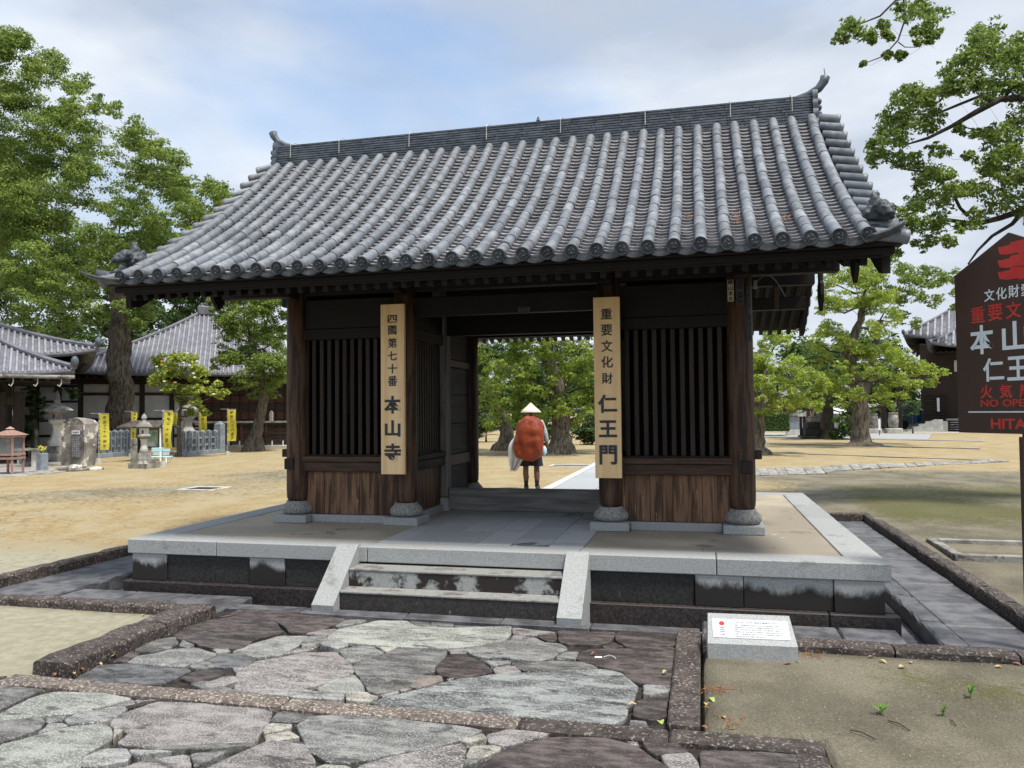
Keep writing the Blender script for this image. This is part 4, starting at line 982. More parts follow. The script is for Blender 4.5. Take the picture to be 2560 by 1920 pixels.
# corner lion tiles and the swept corner end tiles
for s in (-1, 1):
    c = Vector((s*3.42, -1.5, 3.17)); mb = MB()
    def bl(dx, dy, dz, r): mb.ball((c.x+s*dx, c.y+dy, c.z+dz), r, 12, 8)
    bl(-.02, .06, .0, (.12, .13, .05)); bl(-.03, .05, .055, (.08, .10, .06)); bl(.01, -.05, .06, (.075, .08, .065)); bl(.03, -.12, .03, (.055, .06, .045))
    bl(.04, -.15, .0, (.045, .05, .025)); bl(-.02, .03, .13, (.05, .045, .06)); bl(-.035, .03, .185, (.018, .02, .035)); bl(.0, .03, .185, (.018, .02, .038))
    bl(.075, -.08, .075, (.02, .03, .02)); bl(-.05, -.08, .075, (.02, .03, .02)); bl(.08, .0, .03, (.035, .06, .03)); bl(-.09, .0, .03, (.03, .06, .03))
    bl(.06, -.16, .045, (.014, .02, .014)); bl(.0, -.16, .05, (.014, .02, .014)); bl(.10, .06, .0, (.03, .05, .03)); bl(-.04, .12, .09, (.03, .05, .06)); bl(.05, .05, .10, (.03, .04, .04))
    o = mb.build('corner_lion_tile', M_['tile_disc'], roof)
    rm = o.modifiers.new('remesh', 'REMESH'); rm.mode = 'VOXEL'; rm.voxel_size = .011; rm.use_smooth_shade = True
    tx = bpy.data.textures.new('carving', 'CLOUDS'); tx.noise_scale = .035
    dm = o.modifiers.new('carving', 'DISPLACE'); dm.texture = tx; dm.strength = .03
    # swept end tiles beyond the last row
    kx = 1. if s < 0 else .6
    pts = [(s*3.36, -1.50, 3.09), (s*(3.36+.1*kx), -1.56, 3.035), (s*(3.36+.2*kx), -1.62, 3.012), (s*(3.36+.3*kx), -1.68, 3.02)]
    cap_ = MB().tube(pts, [.045, .055, .064, .072], 16).build('corner_end_tile', M_['tile_disc'], roof, smooth=True)
    MB().tube([(s*3.34, -1.40, 3.16), (s*3.56, -1.46, 3.11)], [.045, .055], 12).build('corner_end_tile', M_['tile'], roof, smooth=True)
    V = []; F = []; n = 7
    for k, t in enumerate(np.linspace(0, 1, 6)):
        for i in range(n+1):
            u = -1+2*i/n
            V.append((s*(3.28+.40*t*(1. if s < 0 else .62)), -1.73+.10*u-.02*t, 2.935+.085*t*t+.03*u*u))
    for k in range(5):
        for i in range(n): F.append((k*(n+1)+i, k*(n+1)+i+1, (k+1)*(n+1)+i+1, (k+1)*(n+1)+i))
    e = MB().add(V, F).build('corner_eave_plate', M_['tile_disc'], roof, smooth=True)
    sd_ = e.modifiers.new('solid', 'SOLIDIFY'); sd_.thickness = .02
# dry needles caught between the tile rows
mb = MB()
for cx, cy, n, sp_ in ((2.36, -1.12, 60, .10), (2.78, -1.18, 26, .06), (1.95, -.98, 26, .07), (.9, -.3, 10, .05)):
    vi = min(range(NR-1), key=lambda i: abs((XR[i]+XR[i+1])/2-cx)); xc = (XR[vi]+XR[vi+1])/2
    for k in range(n):
        y = cy+random.gauss(0, sp_); x = xc+random.uniform(-.045, .045); a = random.uniform(0, 3.14); l = random.uniform(.02, .06)
        z = Zr(y)-.035+random.uniform(0, .03)
        mb.tube([(x, y, z), (x+l*math.cos(a)*.6, y+l*math.sin(a), z+.5*l*math.sin(a)+random.uniform(-.01, .015))], .0018, 3)
M_['straw'] = material('dry_straw', [(.16,.06,.03), (.36,.22,.12)], 8, rough=.9, bump=0)
o = mb.build('dry_needles', M_['straw']); o['kind'] = 'stuff'; o['label'] = 'dry brown needles caught between roof tile rows above the right eave'; o['category'] = 'debris'

# ------------------------------------------------------------------ name boards on the two front middle columns
def name_board(x0, x1, z0, z1, chars, label, seedx):
    xc = (x0+x1)/2; t = thing('name_board', label, 'sign board', (xc, -.245, z0))
    MB().box(-(x1-x0)/2, (x1-x0)/2, 0, .045, 0, z1-z0, .004).build('board', M_['hinoki'], t)
    MB().box(-.05, .05, .046, .13, .5, .56, .003).build('bracket', M_['bar'], t)
    MB().box(-.05, .05, .046, .13, 1.5, 1.56, .003).build('bracket', M_['bar'], t)
    for ch, z, h, wd, big in chars:
        if big:
            g = ob('character_outline', glyphs(ch, h*1.05, M_['ink_edge'], .002, .034, wd*1.08), t, T(0, -.0005, z-z0) @ RX(math.pi/2))
        ob('character', glyphs(ch, h, M_['ink'], .0045, .026 if big else .014, wd), t, T(0, -.0008, z-z0) @ RX(math.pi/2))
    return t
k1 = (2.84-1.014)/(1186-760.)
zz = lambda y: 2.84-((680+y/2.675)-760)*k1
name_board(-1.311, -1.041, 1.014, 2.84,
    [(c, zz(y), h, w_, False) for c, y, h, w_ in (('四', 315, .082, .105), ('國', 390, .098, .092), ('第', 476, .105, .10), ('七', 562, .098, .10), ('十', 648, .105, .105), ('番', 731, .112, .107))] +
    [(c, zz(y), h, w_, True) for c, y, h, w_ in (('本', 890, .185, .185), ('山', 1048, .17, .17), ('寺', 1208, .185, .18))],
    'pale wooden name board lettered 四國第七十番 本山寺, hung on the left middle column', 1)
k2 = (2.818-.998)/(1195.5-742.)
zz = lambda y: 2.818-((600+y/2.127)-742)*k2
name_board(.992, 1.257, .998, 2.818,
    [(c, zz(y), h, w_, False) for c, y, h, w_ in (('重', 393, .11, .112), ('要', 480, .112, .112), ('文', 565, .118, .112), ('化', 650, .118, .118), ('財', 737, .112, .11))] +
    [(c, zz(y), h, w_, True) for c, y, h, w_ in (('仁', 872, .18, .185), ('王', 1005, .165, .175), ('門', 1143, .19, .17))],
    'pale wooden name board lettered 重要文化財 仁王門, hung on the right middle column', 2)
# paper votive slips
M_['paper'] = material('aged_paper', [(.42,.36,.24), (.55,.48,.34)], 6, rough=.9, bump=.02)
M_['paper_dim'] = material('faded_paper', [(.045,.05,.055), (.08,.085,.09)], 6, rough=.9, bump=.02)
def slip(x, z0, z1, w_, chars, mat, label, y, ink='ink'):
    t = thing('votive_slip', label, 'paper slip', (x, y, z0)); MB().box(-w_/2, w_/2, 0, .003, 0, z1-z0, .0005).build('paper', M_[mat], t)
    n = len(chars)
    for i, c in enumerate(chars):
        h = (z1-z0)/n*.84; ob('character', glyphs(c, h, M_[ink], .001, .03, w_*.8), t, T(0, -.0004, (z1-z0)*(1-(i+.5)/n)) @ RX(math.pi/2))
slip(2.337, 2.735, 2.95, .058, '開山英夫', 'paper', 'cream paper slip with black characters at the head of the right corner column', -.140)
slip(2.425, 2.70, 2.98, .075, '一雲', 'paper_dim', 'wide faded dark slip beside the cream one on the right corner column', -.138)
slip(2.505, 2.66, 2.88, .04, '小林人生', 'paper_dim', 'narrow faded slip on the right edge of the right corner column', -.118)
slip(2.507, 2.345, 2.605, .045, '吉田大治', 'paper_dim', 'lowest faded slip on the right corner column, below the other slips', -.116)
slip(.235, 2.71, 2.775, .13, '奉納', 'paper_dim', 'small pale framed slip pasted on the dark beam over the passage', -.062)

# ------------------------------------------------------------------ trees
RT_ = Vector((0.973,0.233,0)); FW_ = Vector((-0.233, 0.973, 0))
def tree(name, label, D, base, trunk, pads, dep=2., leaf=.15, mat='leaf', r0=.4, bark='bark', dens=2.2, group=None, nsub=11, flare=1.5, bias=0., squash=.78, cat='tree', seed=1, flat=0., fill=2, extra_limbs=(), twig=.018, root=True):
    """base: (x,y,z). trunk: [(du,z,r)...] and pads: [(du,z,r)...] measured in the plane through the tree facing the viewer"""
    R = np.random.default_rng(seed)
    B0 = Vector((base[0], base[1], 0))
    if name == 'camphor_tree' and D < 14: pads = [(a, b_, c*1.22) for a, b_, c in pads]
    t = thing(name, label, cat, (base[0], base[1], base[2]), 0, group)
    def pt(du, z, dd=0.):
        p = B0 + RT_*du + Vector((0, 0, z))
        return CAM.lerp(p, 1+dd/D) if dd else p
    cs = []; extra = []
    for (du, z, r) in pads:
        dd = float(R.uniform(-1, .7))*dep
        p = pt(du, z, dd); cs.append((p, r*(1+dd/D)))
        for q in range(fill):
            e = float(R.uniform(-1, .7))*dep
            p = pt(du+R.uniform(-.75, .75)*r, z+R.uniform(-.75, .6)*r, e); extra.append((p, r*R.uniform(.55, .85)*(1+e/D)))
    # limbs
    nodes = [(pt(a, b_), r) for a, b_, r in trunk]
    tr = MB(); off = Vector((base[0], base[1], base[2]))
    tp = []; rr = []
    for i in range(len(nodes)-1):
        for k in range(4):
            f = k/4; tp.append(nodes[i][0].lerp(nodes[i+1][0], f)); rr.append(nodes[i][1]*(1-f)+nodes[i+1][1]*f)
    tp.append(nodes[-1][0]); rr.append(nodes[-1][1])
    if root: rr[0] *= flare; rr[1] *= 1+(flare-1)*.35
    tp = [p+Vector(R.normal(size=3))*r*.10 if 0 < i < len(tp)-1 else p for i, (p, r) in enumerate(zip(tp, rr))]
    if root: tp[0] = tp[0]-Vector((0, 0, .15))
    # lobed trunk
    V = []; F = []; n = 18; ph = R.uniform(0, 6, 4)
    for i, (p, r) in enumerate(zip(tp, rr)):
        for k in range(n):
            a = 2*math.pi*k/n; lob = 1+(.16 if i < 2 and root else .07)*math.sin(3*a+ph[0])+.06*math.sin(5*a+ph[1]+i*.3)+.03*R.normal()
            V.append(tuple(p+Vector((math.cos(a), math.sin(a), 0))*r*lob))
    for i in range(len(tp)-1):
        for k in range(n): F.append((i*n+k, i*n+(k+1) % n, (i+1)*n+(k+1) % n, (i+1)*n+k))
    F.append(tuple(range((len(tp)-1)*n, len(tp)*n)))
    tr.add(V, F, T(*(-off)))
    sk = [(p, r, 0.) for p, r in zip(tp[len(tp)//3:], rr[len(rr)//3:])]
    top = tp[-1]
    order = sorted(range(len(cs)), key=lambda i: (cs[i][0]-top).length + .3*abs(cs[i][0].z-top.z))
    limbs = MB()
    for i in order:
        c, r = cs[i]
        tgt = c-Vector((0, 0, r*.25))
        best = min(sk, key=lambda s_: (s_[0]-tgt).length + (1.2*max(0, s_[0].z-tgt.z)) + .25*s_[2])
        p0, rp, gen_ = best; L_ = (tgt-p0).length
        ra = min(rp*.62, .013*L_+.015+twig); rb = max(twig*.5, ra*.35)
        mid = p0.lerp(tgt, .5)+Vector((R.normal()*.09, R.normal()*.09, -.06+R.normal()*.07))*L_
        q1 = p0.lerp(mid, .5)+Vector(R.normal(size=3))*.035*L_; q2 = mid.lerp(tgt, .5)+Vector(R.normal(size=3))*.035*L_+Vector((0, 0, .03*L_))
        limbs.tube([p0, q1, mid, q2, tgt], [ra, ra*.86, ra*.7, ra*.5, rb], 7, T(*(-off)), cap=False)
        sk += [(mid, ra*.7, gen_+L_*.5), (q2, ra*.5, gen_+L_*.75), (tgt, rb, gen_+L_)]
        for k in range(5):                       # twigs fanning into the pad
            d = Vector(R.normal(size=3)); d.z = abs(d.z)*.5; d.normalize(); e = tgt+d*r*R.uniform(.5, .95)
            limbs.tube([tgt, tgt.lerp(e, .5)+Vector(R.normal(size=3))*r*.08, e], [rb, rb*.6, twig*.3], 4, T(*(-off)), cap=False)
    for lm in extra_limbs:
        limbs.tube([pt(a, b_) for a, b_, r in lm], [r for a, b_, r in lm], 8, T(*(-off)), cap=False)
    tr.build('trunk', M_[bark], t, smooth=True)
    limbs.build('limbs', M_[bark if bark != 'bark' else 'bark_dark'], t, smooth=True)
    # foliage: leaf-sized quads on clumps spread over each pad
    C = []; Nn = []; Tn = []
    for c, r in cs+extra:
        ns = max(4, int(nsub*R.uniform(.8, 1.2)))
        padt = R.uniform(-.12, .12)
        for k in range(ns):
            d = R.normal(size=3); d /= np.linalg.norm(d); d[2] = d[2]*.9+.08
            rad = r*R.uniform(.45, .82); sc = np.array(c) + d*rad*np.array((1, 1, squash+.15))
            sr = r*R.uniform(.28, .5)
            nl_ = max(6, int(dens*9.4*(sr/leaf)**2*.55))
            q = R.normal(size=(nl_, 3)); q /= np.linalg.norm(q, axis=1)[:, None]
            q[:, 2] = np.where(q[:, 2] < -.25, -q[:, 2]*.7, q[:, 2])
            rr_ = sr*R.uniform(.55, 1.12, size=(nl_, 1))
            C.append(sc+q*rr_*np.array((1, 1, squash))); Nn.append(q*.8+R.normal(size=(nl_, 3))*.55+np.array((0, 0, .45)))
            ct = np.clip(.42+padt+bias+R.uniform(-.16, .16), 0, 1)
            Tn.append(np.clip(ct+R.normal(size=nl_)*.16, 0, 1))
    C = np.concatenate(C)-np.array(off); Nn = np.concatenate(Nn); Tn = np.concatenate(Tn)
    leaf_mesh(t, 'crown', C, Nn, Tn, leaf, M_[mat], R)
    return t
def leaf_mesh(parent, name, C, Nn, Tn, leaf, mat, R, asp=.5):
    n = len(C); Nn = Nn/np.linalg.norm(Nn, axis=1)[:, None]
    a = R.normal(size=(n, 3)); a[:, 2] -= .5; a -= Nn*(a*Nn).sum(1)[:, None]; a /= np.linalg.norm(a, axis=1)[:, None]
    b = np.cross(Nn, a); l = (leaf*R.uniform(.7, 1.3, n))[:, None]
    V = np.stack([C-a*l*.5, C+b*l*asp*.5-a*l*.05, C+a*l*.5, C-b*l*asp*.5-a*l*.05], 1).reshape(-1, 3)
    me = bpy.data.meshes.new(name); me.vertices.add(4*n); me.vertices.foreach_set('co', V.ravel().astype(np.float32))
    me.loops.add(4*n); me.loops.foreach_set('vertex_index', np.arange(4*n, dtype=np.int32))
    me.polygons.add(n); me.polygons.foreach_set('loop_start', np.arange(0, 4*n, 4, dtype=np.int32))
    me.update(calc_edges=True)
    at = me.attributes.new('tint', 'FLOAT', 'POINT'); at.data.foreach_set('value', np.repeat(Tn, 4).astype(np.float32))
    me.materials.append(mat); return ob(name, me, parent)
def gxy(p): return p

# left: big camphor
tree('camphor_tree', 'huge camphor tree with a thick straight trunk rising behind the yellow banners at the left', 32, (-20.941,19.285,0.12),
     ((0.013,0.309,0.586),(-0.031,1.641,0.488),(-0.009,2.943,0.439),(-0.053,4.25,0.439),(0.049,5.723,0.358),(-0.208,7.205,0.26)),
     ((-5.496,16.397,0.977),(-5.371,13.384,1.221),(-5.089,10.886,1.221),(-4.758,16.895,1.009),(-3.254,15.622,1.009),(-4.481,14.712,1.221),(-2.163,14.022,0.895),(-1.929,15.274,0.57),(-1.013,14.479,0.456),(-0.4,14.256,0.358),(-3.063,13.362,1.139),(-4.202,12.207,1.302),(-1.245,12.845,1.009),(0.402,12.997,0.846),(1.311,12.572,0.732),(2.22,12.014,0.684),(0.413,11.499,1.074),(1.897,10.987,0.977),(2.851,10.812,0.732),(3.87,10.968,0.553),(4.003,10.47,0.586),(-1.638,11.02,1.221),(-3.355,10.206,1.384),(-4.665,9.887,1.221),(-0.067,9.845,1.074),(1.578,9.498,0.977),(2.891,9.569,0.814),(-1.122,8.532,1.074),(-2.84,8.218,1.221),(-4.313,8.067,1.221),(0.521,8.187,0.944),(-1.679,6.889,1.074),(-0.04,6.627,0.814),(1.104,6.864,0.814),(-3.312,6.576,1.107),(-1.012,5.569,0.651),(0.785,5.717,0.732),(1.915,8.009,0.749),(3.382,9.813,0.651),(4.693,10.463,0.488)),
     dep=4.0, leaf=.115, mat='leaf', dens=2.0, seed=3, nsub=13, flare=1.5, fill=4)
tree('camphor_tree', 'dark camphor tree filling the gap behind the huge camphor at the far left', 40, (-31.432,25.003,0.12),
     ((0.018,0.459,0.529),(-0.018,3.306,0.407),(0.151,6.165,0.285)),
     ((-1.745,10.295,1.628),(0.092,10.897,1.831),(1.735,10.676,1.628),(-0.898,8.227,1.729),(1.355,8.001,1.628),(2.984,8.809,1.424),(-0.051,5.962,1.221),(-1.898,6.594,1.424),(1.989,6.148,1.017),(-2.602,12.784,1.831),(-1.181,14.016,1.628),(0.47,13.585,1.628)),
     dep=3.5, leaf=.16, mat='leaf', dens=2.0, fill=4, seed=5, bark='bark_dark', bias=.08)
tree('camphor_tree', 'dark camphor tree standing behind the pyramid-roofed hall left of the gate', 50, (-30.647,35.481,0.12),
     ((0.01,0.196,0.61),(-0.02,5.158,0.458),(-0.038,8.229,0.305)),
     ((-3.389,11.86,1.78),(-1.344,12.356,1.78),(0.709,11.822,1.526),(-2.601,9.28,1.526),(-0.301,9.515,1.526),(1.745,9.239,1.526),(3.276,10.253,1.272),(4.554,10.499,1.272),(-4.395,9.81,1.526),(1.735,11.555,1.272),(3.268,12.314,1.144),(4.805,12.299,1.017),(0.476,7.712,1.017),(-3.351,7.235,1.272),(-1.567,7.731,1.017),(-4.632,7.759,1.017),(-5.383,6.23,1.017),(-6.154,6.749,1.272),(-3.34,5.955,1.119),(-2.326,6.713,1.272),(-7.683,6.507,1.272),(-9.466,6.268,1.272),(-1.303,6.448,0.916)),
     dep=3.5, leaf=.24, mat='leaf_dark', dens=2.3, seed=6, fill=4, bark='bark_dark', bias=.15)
tree('camphor_tree', 'young camphor tree with a leaning trunk beside the left corner column', 33, (-16.239,21.44,0.12),
     ((0.004,0.232,0.336),(0.219,1.251,0.218),(0.436,2.255,0.185),(0.298,3.602,0.151),(-0.125,4.955,0.117)),
     ((-1.225,6.149,0.705),(-0.383,6.565,0.739),(0.546,6.302,0.739),(1.136,6.805,0.604),(-0.968,5.132,0.755),(0.127,5.206,0.839),(0.97,4.776,0.671),(-0.544,4.115,0.739),(0.466,3.853,0.806),(1.224,3.425,0.604),(-0.205,3.186,0.638),(0.552,2.842,0.638),(-0.964,3.951,0.604),(1.137,5.62,0.604),(0.125,5.967,0.604)),
     dep=1.7, leaf=.11, mat='leaf', dens=2.3, seed=8, fill=4, bias=.0)
# centre, seen through the passage
tree('camphor_tree', 'broad camphor tree with a gnarled trunk straight behind the walker in the passage', 28.7, (-2.885,20.215,0.12),
     ((-0.017,0.127,0.438),(-0.052,0.913,0.35),(-0.071,1.788,0.336),(-0.279,2.813,0.292),(-0.487,3.84,0.219),(-0.401,5.014,0.146)),
     ((-2.321,3.417,0.438),(-1.658,3.851,0.526),(-0.851,4.063,0.526),(-0.047,3.983,0.526),(0.759,3.975,0.584),(-2.473,2.686,0.38),(-1.887,2.901,0.496),(-1.226,3.114,0.496),(-2.26,1.954,0.409),(-1.528,2.166,0.526),(-0.869,2.306,0.438),(0.53,3.244,0.526),(1.035,2.654,0.526),(0.664,2.219,0.496),(1.17,1.849,0.409),(0.003,1.933,0.496),(0.508,1.418,0.438),(-1.607,1.51,0.409),(-2.411,1.372,0.35),(-0.293,1.571,0.321),(-0.95,1.504,0.321),(1.411,3.529,0.584),(1.838,2.647,0.584),(-0.914,5.019,0.876),(0.407,5.154,0.876),(-2.09,4.736,0.73),(1.427,4.703,0.73),(-0.022,6.189,0.963),(-1.197,6.053,0.73),(1.004,6.032,0.73),(2.147,3.816,0.657),(-0.279,2.813,0.438),(0.017,3.103,0.409),(-0.491,3.547,0.438),(0.22,1.785,0.321)),
     dep=2.0, leaf=.095, mat='leaf_bright', dens=2.2, seed=11, fill=4, bias=-.12)
tree('camphor_tree', 'stout leaning trunk with low foliage left of the walker in the passage', 31.7, (-5.641,22.641,0.12),
     ((-0.014,0.147,0.387),(0.056,0.773,0.274),(-0.002,1.418,0.21),(-0.352,1.985,0.145)),
     ((-0.593,2.148,0.419),(-0.991,2.798,0.484),(-0.346,2.711,0.419),(-1.16,1.831,0.419),(-0.762,1.183,0.29),(-1.307,3.771,0.58)),
     dep=1.2, leaf=.13, mat='leaf', dens=2.4, fill=3, seed=12)
# right
tree('camphor_tree', 'bright young-leaved camphor tree close behind the right corner column', 27, (3.923,20.097,0.12),
     ((-0.031,0.075,0.371),(-0.085,0.76,0.275),(0,1.581,0.233),(0.184,2.542,0.192),(0.138,3.644,0.124)),
     ((0.495,4.263,0.357),(0.904,4.052,0.302),(0.207,3.644,0.412),(0.122,2.886,0.467),(0.744,3.018,0.412),(1.369,3.288,0.357),(1.632,2.735,0.439),(1.007,2.465,0.467),(0.383,2.196,0.412),(1.481,2.117,0.385),(2.032,2.181,0.357),(0.855,1.779,0.33),(1.954,1.769,0.275),(0.236,1.716,0.302),(1.265,1.68,0.247),(2.181,2.661,0.302),(-0.281,3.372,0.549),(-0.435,2.547,0.549),(-0.683,3.928,0.549)),
     dep=1.6, leaf=.09, mat='leaf_bright', dens=2.2, fill=4, seed=14)
tree('camphor_tree', 'bright camphor tree with a flared base standing alone on the lawn right of the gate', 32.8, (8.548,27.172,0.12),
     ((-0.038,0.008,0.501),(-0.071,0.69,0.334),(-0.013,1.689,0.284),(-0.184,2.86,0.267),(-0.49,4.034,0.217),(0.045,5.372,0.15),(0.242,6.549,0.1)),
     ((-1.172,7.068,0.567),(-0.409,7.398,0.667),(0.422,7.053,0.667),(-1.447,6.059,0.534),(-0.607,6.135,0.601),(0.478,5.957,0.634),(1.157,6.288,0.501),(1.473,5.527,0.467),(0.706,5.03,0.501),(-1.223,4.88,0.567),(-0.649,4.371,0.634),(0.179,4.028,0.634),(1.099,4.02,0.601),(1.673,3.595,0.567),(2.332,3.255,0.501),(2.917,3.249,0.367),(3.497,3.077,0.25),(-1.498,3.876,0.534),(-0.51,3.197,0.567),(0.492,3.188,0.567),(1.488,2.928,0.501),(2.231,2.587,0.4),(2.818,2.665,0.3),(0.805,2.349,0.4),(-0.199,2.275,0.4),(1.635,2.174,0.3),(-1.358,2.703,0.534),(-0.873,2.031,0.367),(1.042,1.846,0.267),(-1.817,4.55,0.434)),
     dep=2.4, leaf=.10, mat='leaf_bright', dens=2.2, fill=4, seed=15, flare=2.2)
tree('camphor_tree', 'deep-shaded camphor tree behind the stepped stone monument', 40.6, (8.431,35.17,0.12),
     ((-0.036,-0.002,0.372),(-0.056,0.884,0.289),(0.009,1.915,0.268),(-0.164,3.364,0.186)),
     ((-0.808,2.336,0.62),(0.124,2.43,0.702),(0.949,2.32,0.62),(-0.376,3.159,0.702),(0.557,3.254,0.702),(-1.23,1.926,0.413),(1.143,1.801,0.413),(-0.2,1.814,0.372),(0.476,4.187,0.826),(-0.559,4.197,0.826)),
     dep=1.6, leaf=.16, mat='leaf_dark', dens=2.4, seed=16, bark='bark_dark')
tree('camphor_tree', 'tall camphor tree rising far behind the right hall with a long bare limb', 50, (12.881,45.908,0.12),
     ((-1.055,-0.079,0.229),(-0.744,2.205,0.229),(-0.171,4.748,0.229),(0.404,7.301,0.203)),
     ((-0.009,11.159,1.017),(1.136,10.891,0.916),(2.267,10.108,1.017),(3.29,10.099,0.865),(4.306,9.832,0.865),(5.337,10.08,0.661),(1.466,8.83,0.865),(2.74,8.69,0.712),(0.457,9.354,1.017),(5.563,9.049,0.56),(1.687,7.545,0.509),(2.695,7.024,0.458),(-0.809,9.879,1.017),(4.014,8.55,0.56),(5.149,8.026,0.356)),
     dep=3., leaf=.2, mat='leaf', dens=2.0, fill=3, seed=17, bark='bark_dark')
tree('camphor_tree', 'overhanging camphor whose dark limbs reach in from the upper right corner', 12.5, (9.442,6.499,0.12),
     ((-0.057,0.113,0.445),(-0.025,1.759,0.331),(-0.11,3.679,0.28),(-0.305,5.295,0.216),(-0.501,6.926,0.14)),
     ((-5.138,7.888,0.127),(-5.259,7.679,0.102),(-4.966,7.755,0.14),(-4.774,7.675,0.114),(-4.575,7.87,0.089),(-4.47,7.672,0.076),(-4.2,8.09,0.153),(-3.921,8.14,0.191),(-3.665,8.006,0.165),(-3.738,7.711,0.114),(-3.964,7.746,0.114),(-4.504,7.357,0.064),(-4.882,7.229,0.051),(-4.284,7.368,0.076),(-4.033,7.582,0.057),(-3.839,7.58,0.051),(-2.867,7.637,0.254),(-3.07,7.343,0.242),(-3.366,7.182,0.216),(-2.685,7.274,0.267),(-2.39,7.403,0.254),(-3.407,6.855,0.229),(-3.083,6.918,0.242),(-3.993,6.697,0.203),(-4.284,6.634,0.191),(-3.77,6.597,0.203),(-4.453,6.342,0.191),(-4.653,6.083,0.178),(-4.164,6.307,0.216),(-3.81,6.304,0.191),(-4.724,5.823,0.127),(-4.397,6.016,0.191),(-2.83,6.752,0.216),(-2.441,6.813,0.254),(-3.364,6.136,0.089),(-3.108,6.069,0.089),(-4.793,5.661,0.102),(-4.47,5.691,0.14),(-4.183,5.623,0.165),(-3.896,5.523,0.191),(-3.611,5.391,0.153),(-3.248,5.712,0.076),(-3.728,5.782,0.127),(-4.031,5.297,0.14),(-2.724,6,0.229),(-2.429,6.16,0.229),(-2.607,5.641,0.254),(-2.934,5.449,0.229),(-2.422,5.38,0.267),(-3.199,5.192,0.216),(-2.82,4.994,0.229),(-3.492,5.065,0.203),(-3.782,5.003,0.191),(-4.107,4.877,0.178),(-4.43,4.783,0.14),(-2.374,4.861,0.229),(-3.149,4.706,0.153),(-4.115,4.586,0.165),(-3.762,4.583,0.165),(-4.375,4.427,0.114),(-3.993,4.326,0.14),(-3.608,4.355,0.114),(-3.41,4.547,0.102),(-4.477,4.202,0.089),(-4.608,4.106,0.064),(-1.985,6.94,0.381),(-1.968,5.505,0.381),(-1.427,6.281,0.509),(-1.476,4.852,0.445),(-0.747,7.256,0.572),(-0.473,5.947,0.572)),
     dep=.9, leaf=.068, mat='leaf', dens=1.7, seed=19, nsub=12, squash=.75, fill=4, bark='bark_dark', twig=.008, bias=-.05,
     extra_limbs=(((-0.344,5.62,0.102),(-1.42,6.477,0.076),(-2.317,6.655,0.057),(-2.705,6.633,0.051),(-3.098,6.427,0.045),(-3.491,6.203,0.032),(-3.883,6.011,0.025),(-4.207,5.916,0.013)),((-2.835,6.588,0.038),(-3.025,6.688,0.025),(-3.352,6.56,0.022),(-3.743,6.401,0.019),(-4.129,6.404,0.013),(-4.454,6.31,0.009)),((-0.181,4.323,0.102),(-1.476,4.852,0.076),(-2.31,4.86,0.057),(-2.764,4.703,0.045),(-3.152,4.609,0.038),(-3.599,4.678,0.032),(-4.049,4.643,0.025),(-4.564,4.558,0.015)),((-2.375,4.828,0.045),(-2.575,4.604,0.032),(-2.902,4.413,0.025),(-3.133,4.189,0.019),(-3.299,3.965,0.013)),((-3.276,4.74,0.029),(-3.401,4.87,0.025),(-3.522,5.13,0.025),(-3.709,5.327,0.022),(-3.866,5.458,0.019),(-4.218,5.494,0.014),(-4.473,5.594,0.009)),((-0.492,6.828,0.051),(-1.1,8.246,0.045),(-1.994,8.65,0.038),(-3.296,8.464,0.025),(-4.338,8.276,0.019),(-4.604,8.015,0.015),(-4.931,7.887,0.01)),((-4.22,8.341,0.014),(-4.204,7.946,0.014),(-4.323,7.618,0.013),(-4.556,7.357,0.01),(-4.817,7.261,0.008)),((-1.434,6.086,0.032),(-2.329,6.29,0.025),(-2.72,6.13,0.019),(-3.043,6.114,0.013),(-3.362,6.202,0.009)),((-4.324,7.585,0.01),(-4.216,7.499,0.008),(-4.035,7.497,0.006))))
for k, (u, D, lab) in enumerate((((10.782,53.128), 66, 'far round tree behind the brown board fence'), ((15.59,56.082), 72, 'far tree above the tiled garden wall'), ((-65.712,69.524), 62, 'far tree behind the huge camphor trunk'), ((-43.269,65.813), 62, 'far tree beyond the pyramid-roofed hall'))):
    R = np.random.default_rng(90+k); p = [(R.uniform(-5, 5), R.uniform(2, 6.5), R.uniform(1.1, 1.9)) for _ in range(16)]
    tree('far_tree', lab, D, list(u)+[.12], [(0, .1, .4), (0, 3, .3), (0, 5, .15)], p, dep=3, leaf=.32, mat='leaf_dark', dens=1.6, seed=70+k, bark='bark_dark', bias=.2, fill=1)
# far backdrop greenery
for k, (u, D, lab) in enumerate((((-56.779,43.183), 52, 'far tree left of the leftmost hall'), ((-14.965,64.369), 60, 'far tree behind the passage trees'),
                          ((-7.139,59.84), 60, 'far tree right of the passage trees'))):
    R = np.random.default_rng(50+k); p = [(R.uniform(-6, 6), R.uniform(2, 7.5), R.uniform(1.2, 2.)) for _ in range(22)]
    tree('far_tree', lab, D, list(u)+[.12], [(0, .1, .4), (0, 3, .3), (0, 6, .15)], p, dep=3, leaf=.3, mat='leaf_dark', dens=1.8, seed=60+k, bark='bark_dark', bias=.1)

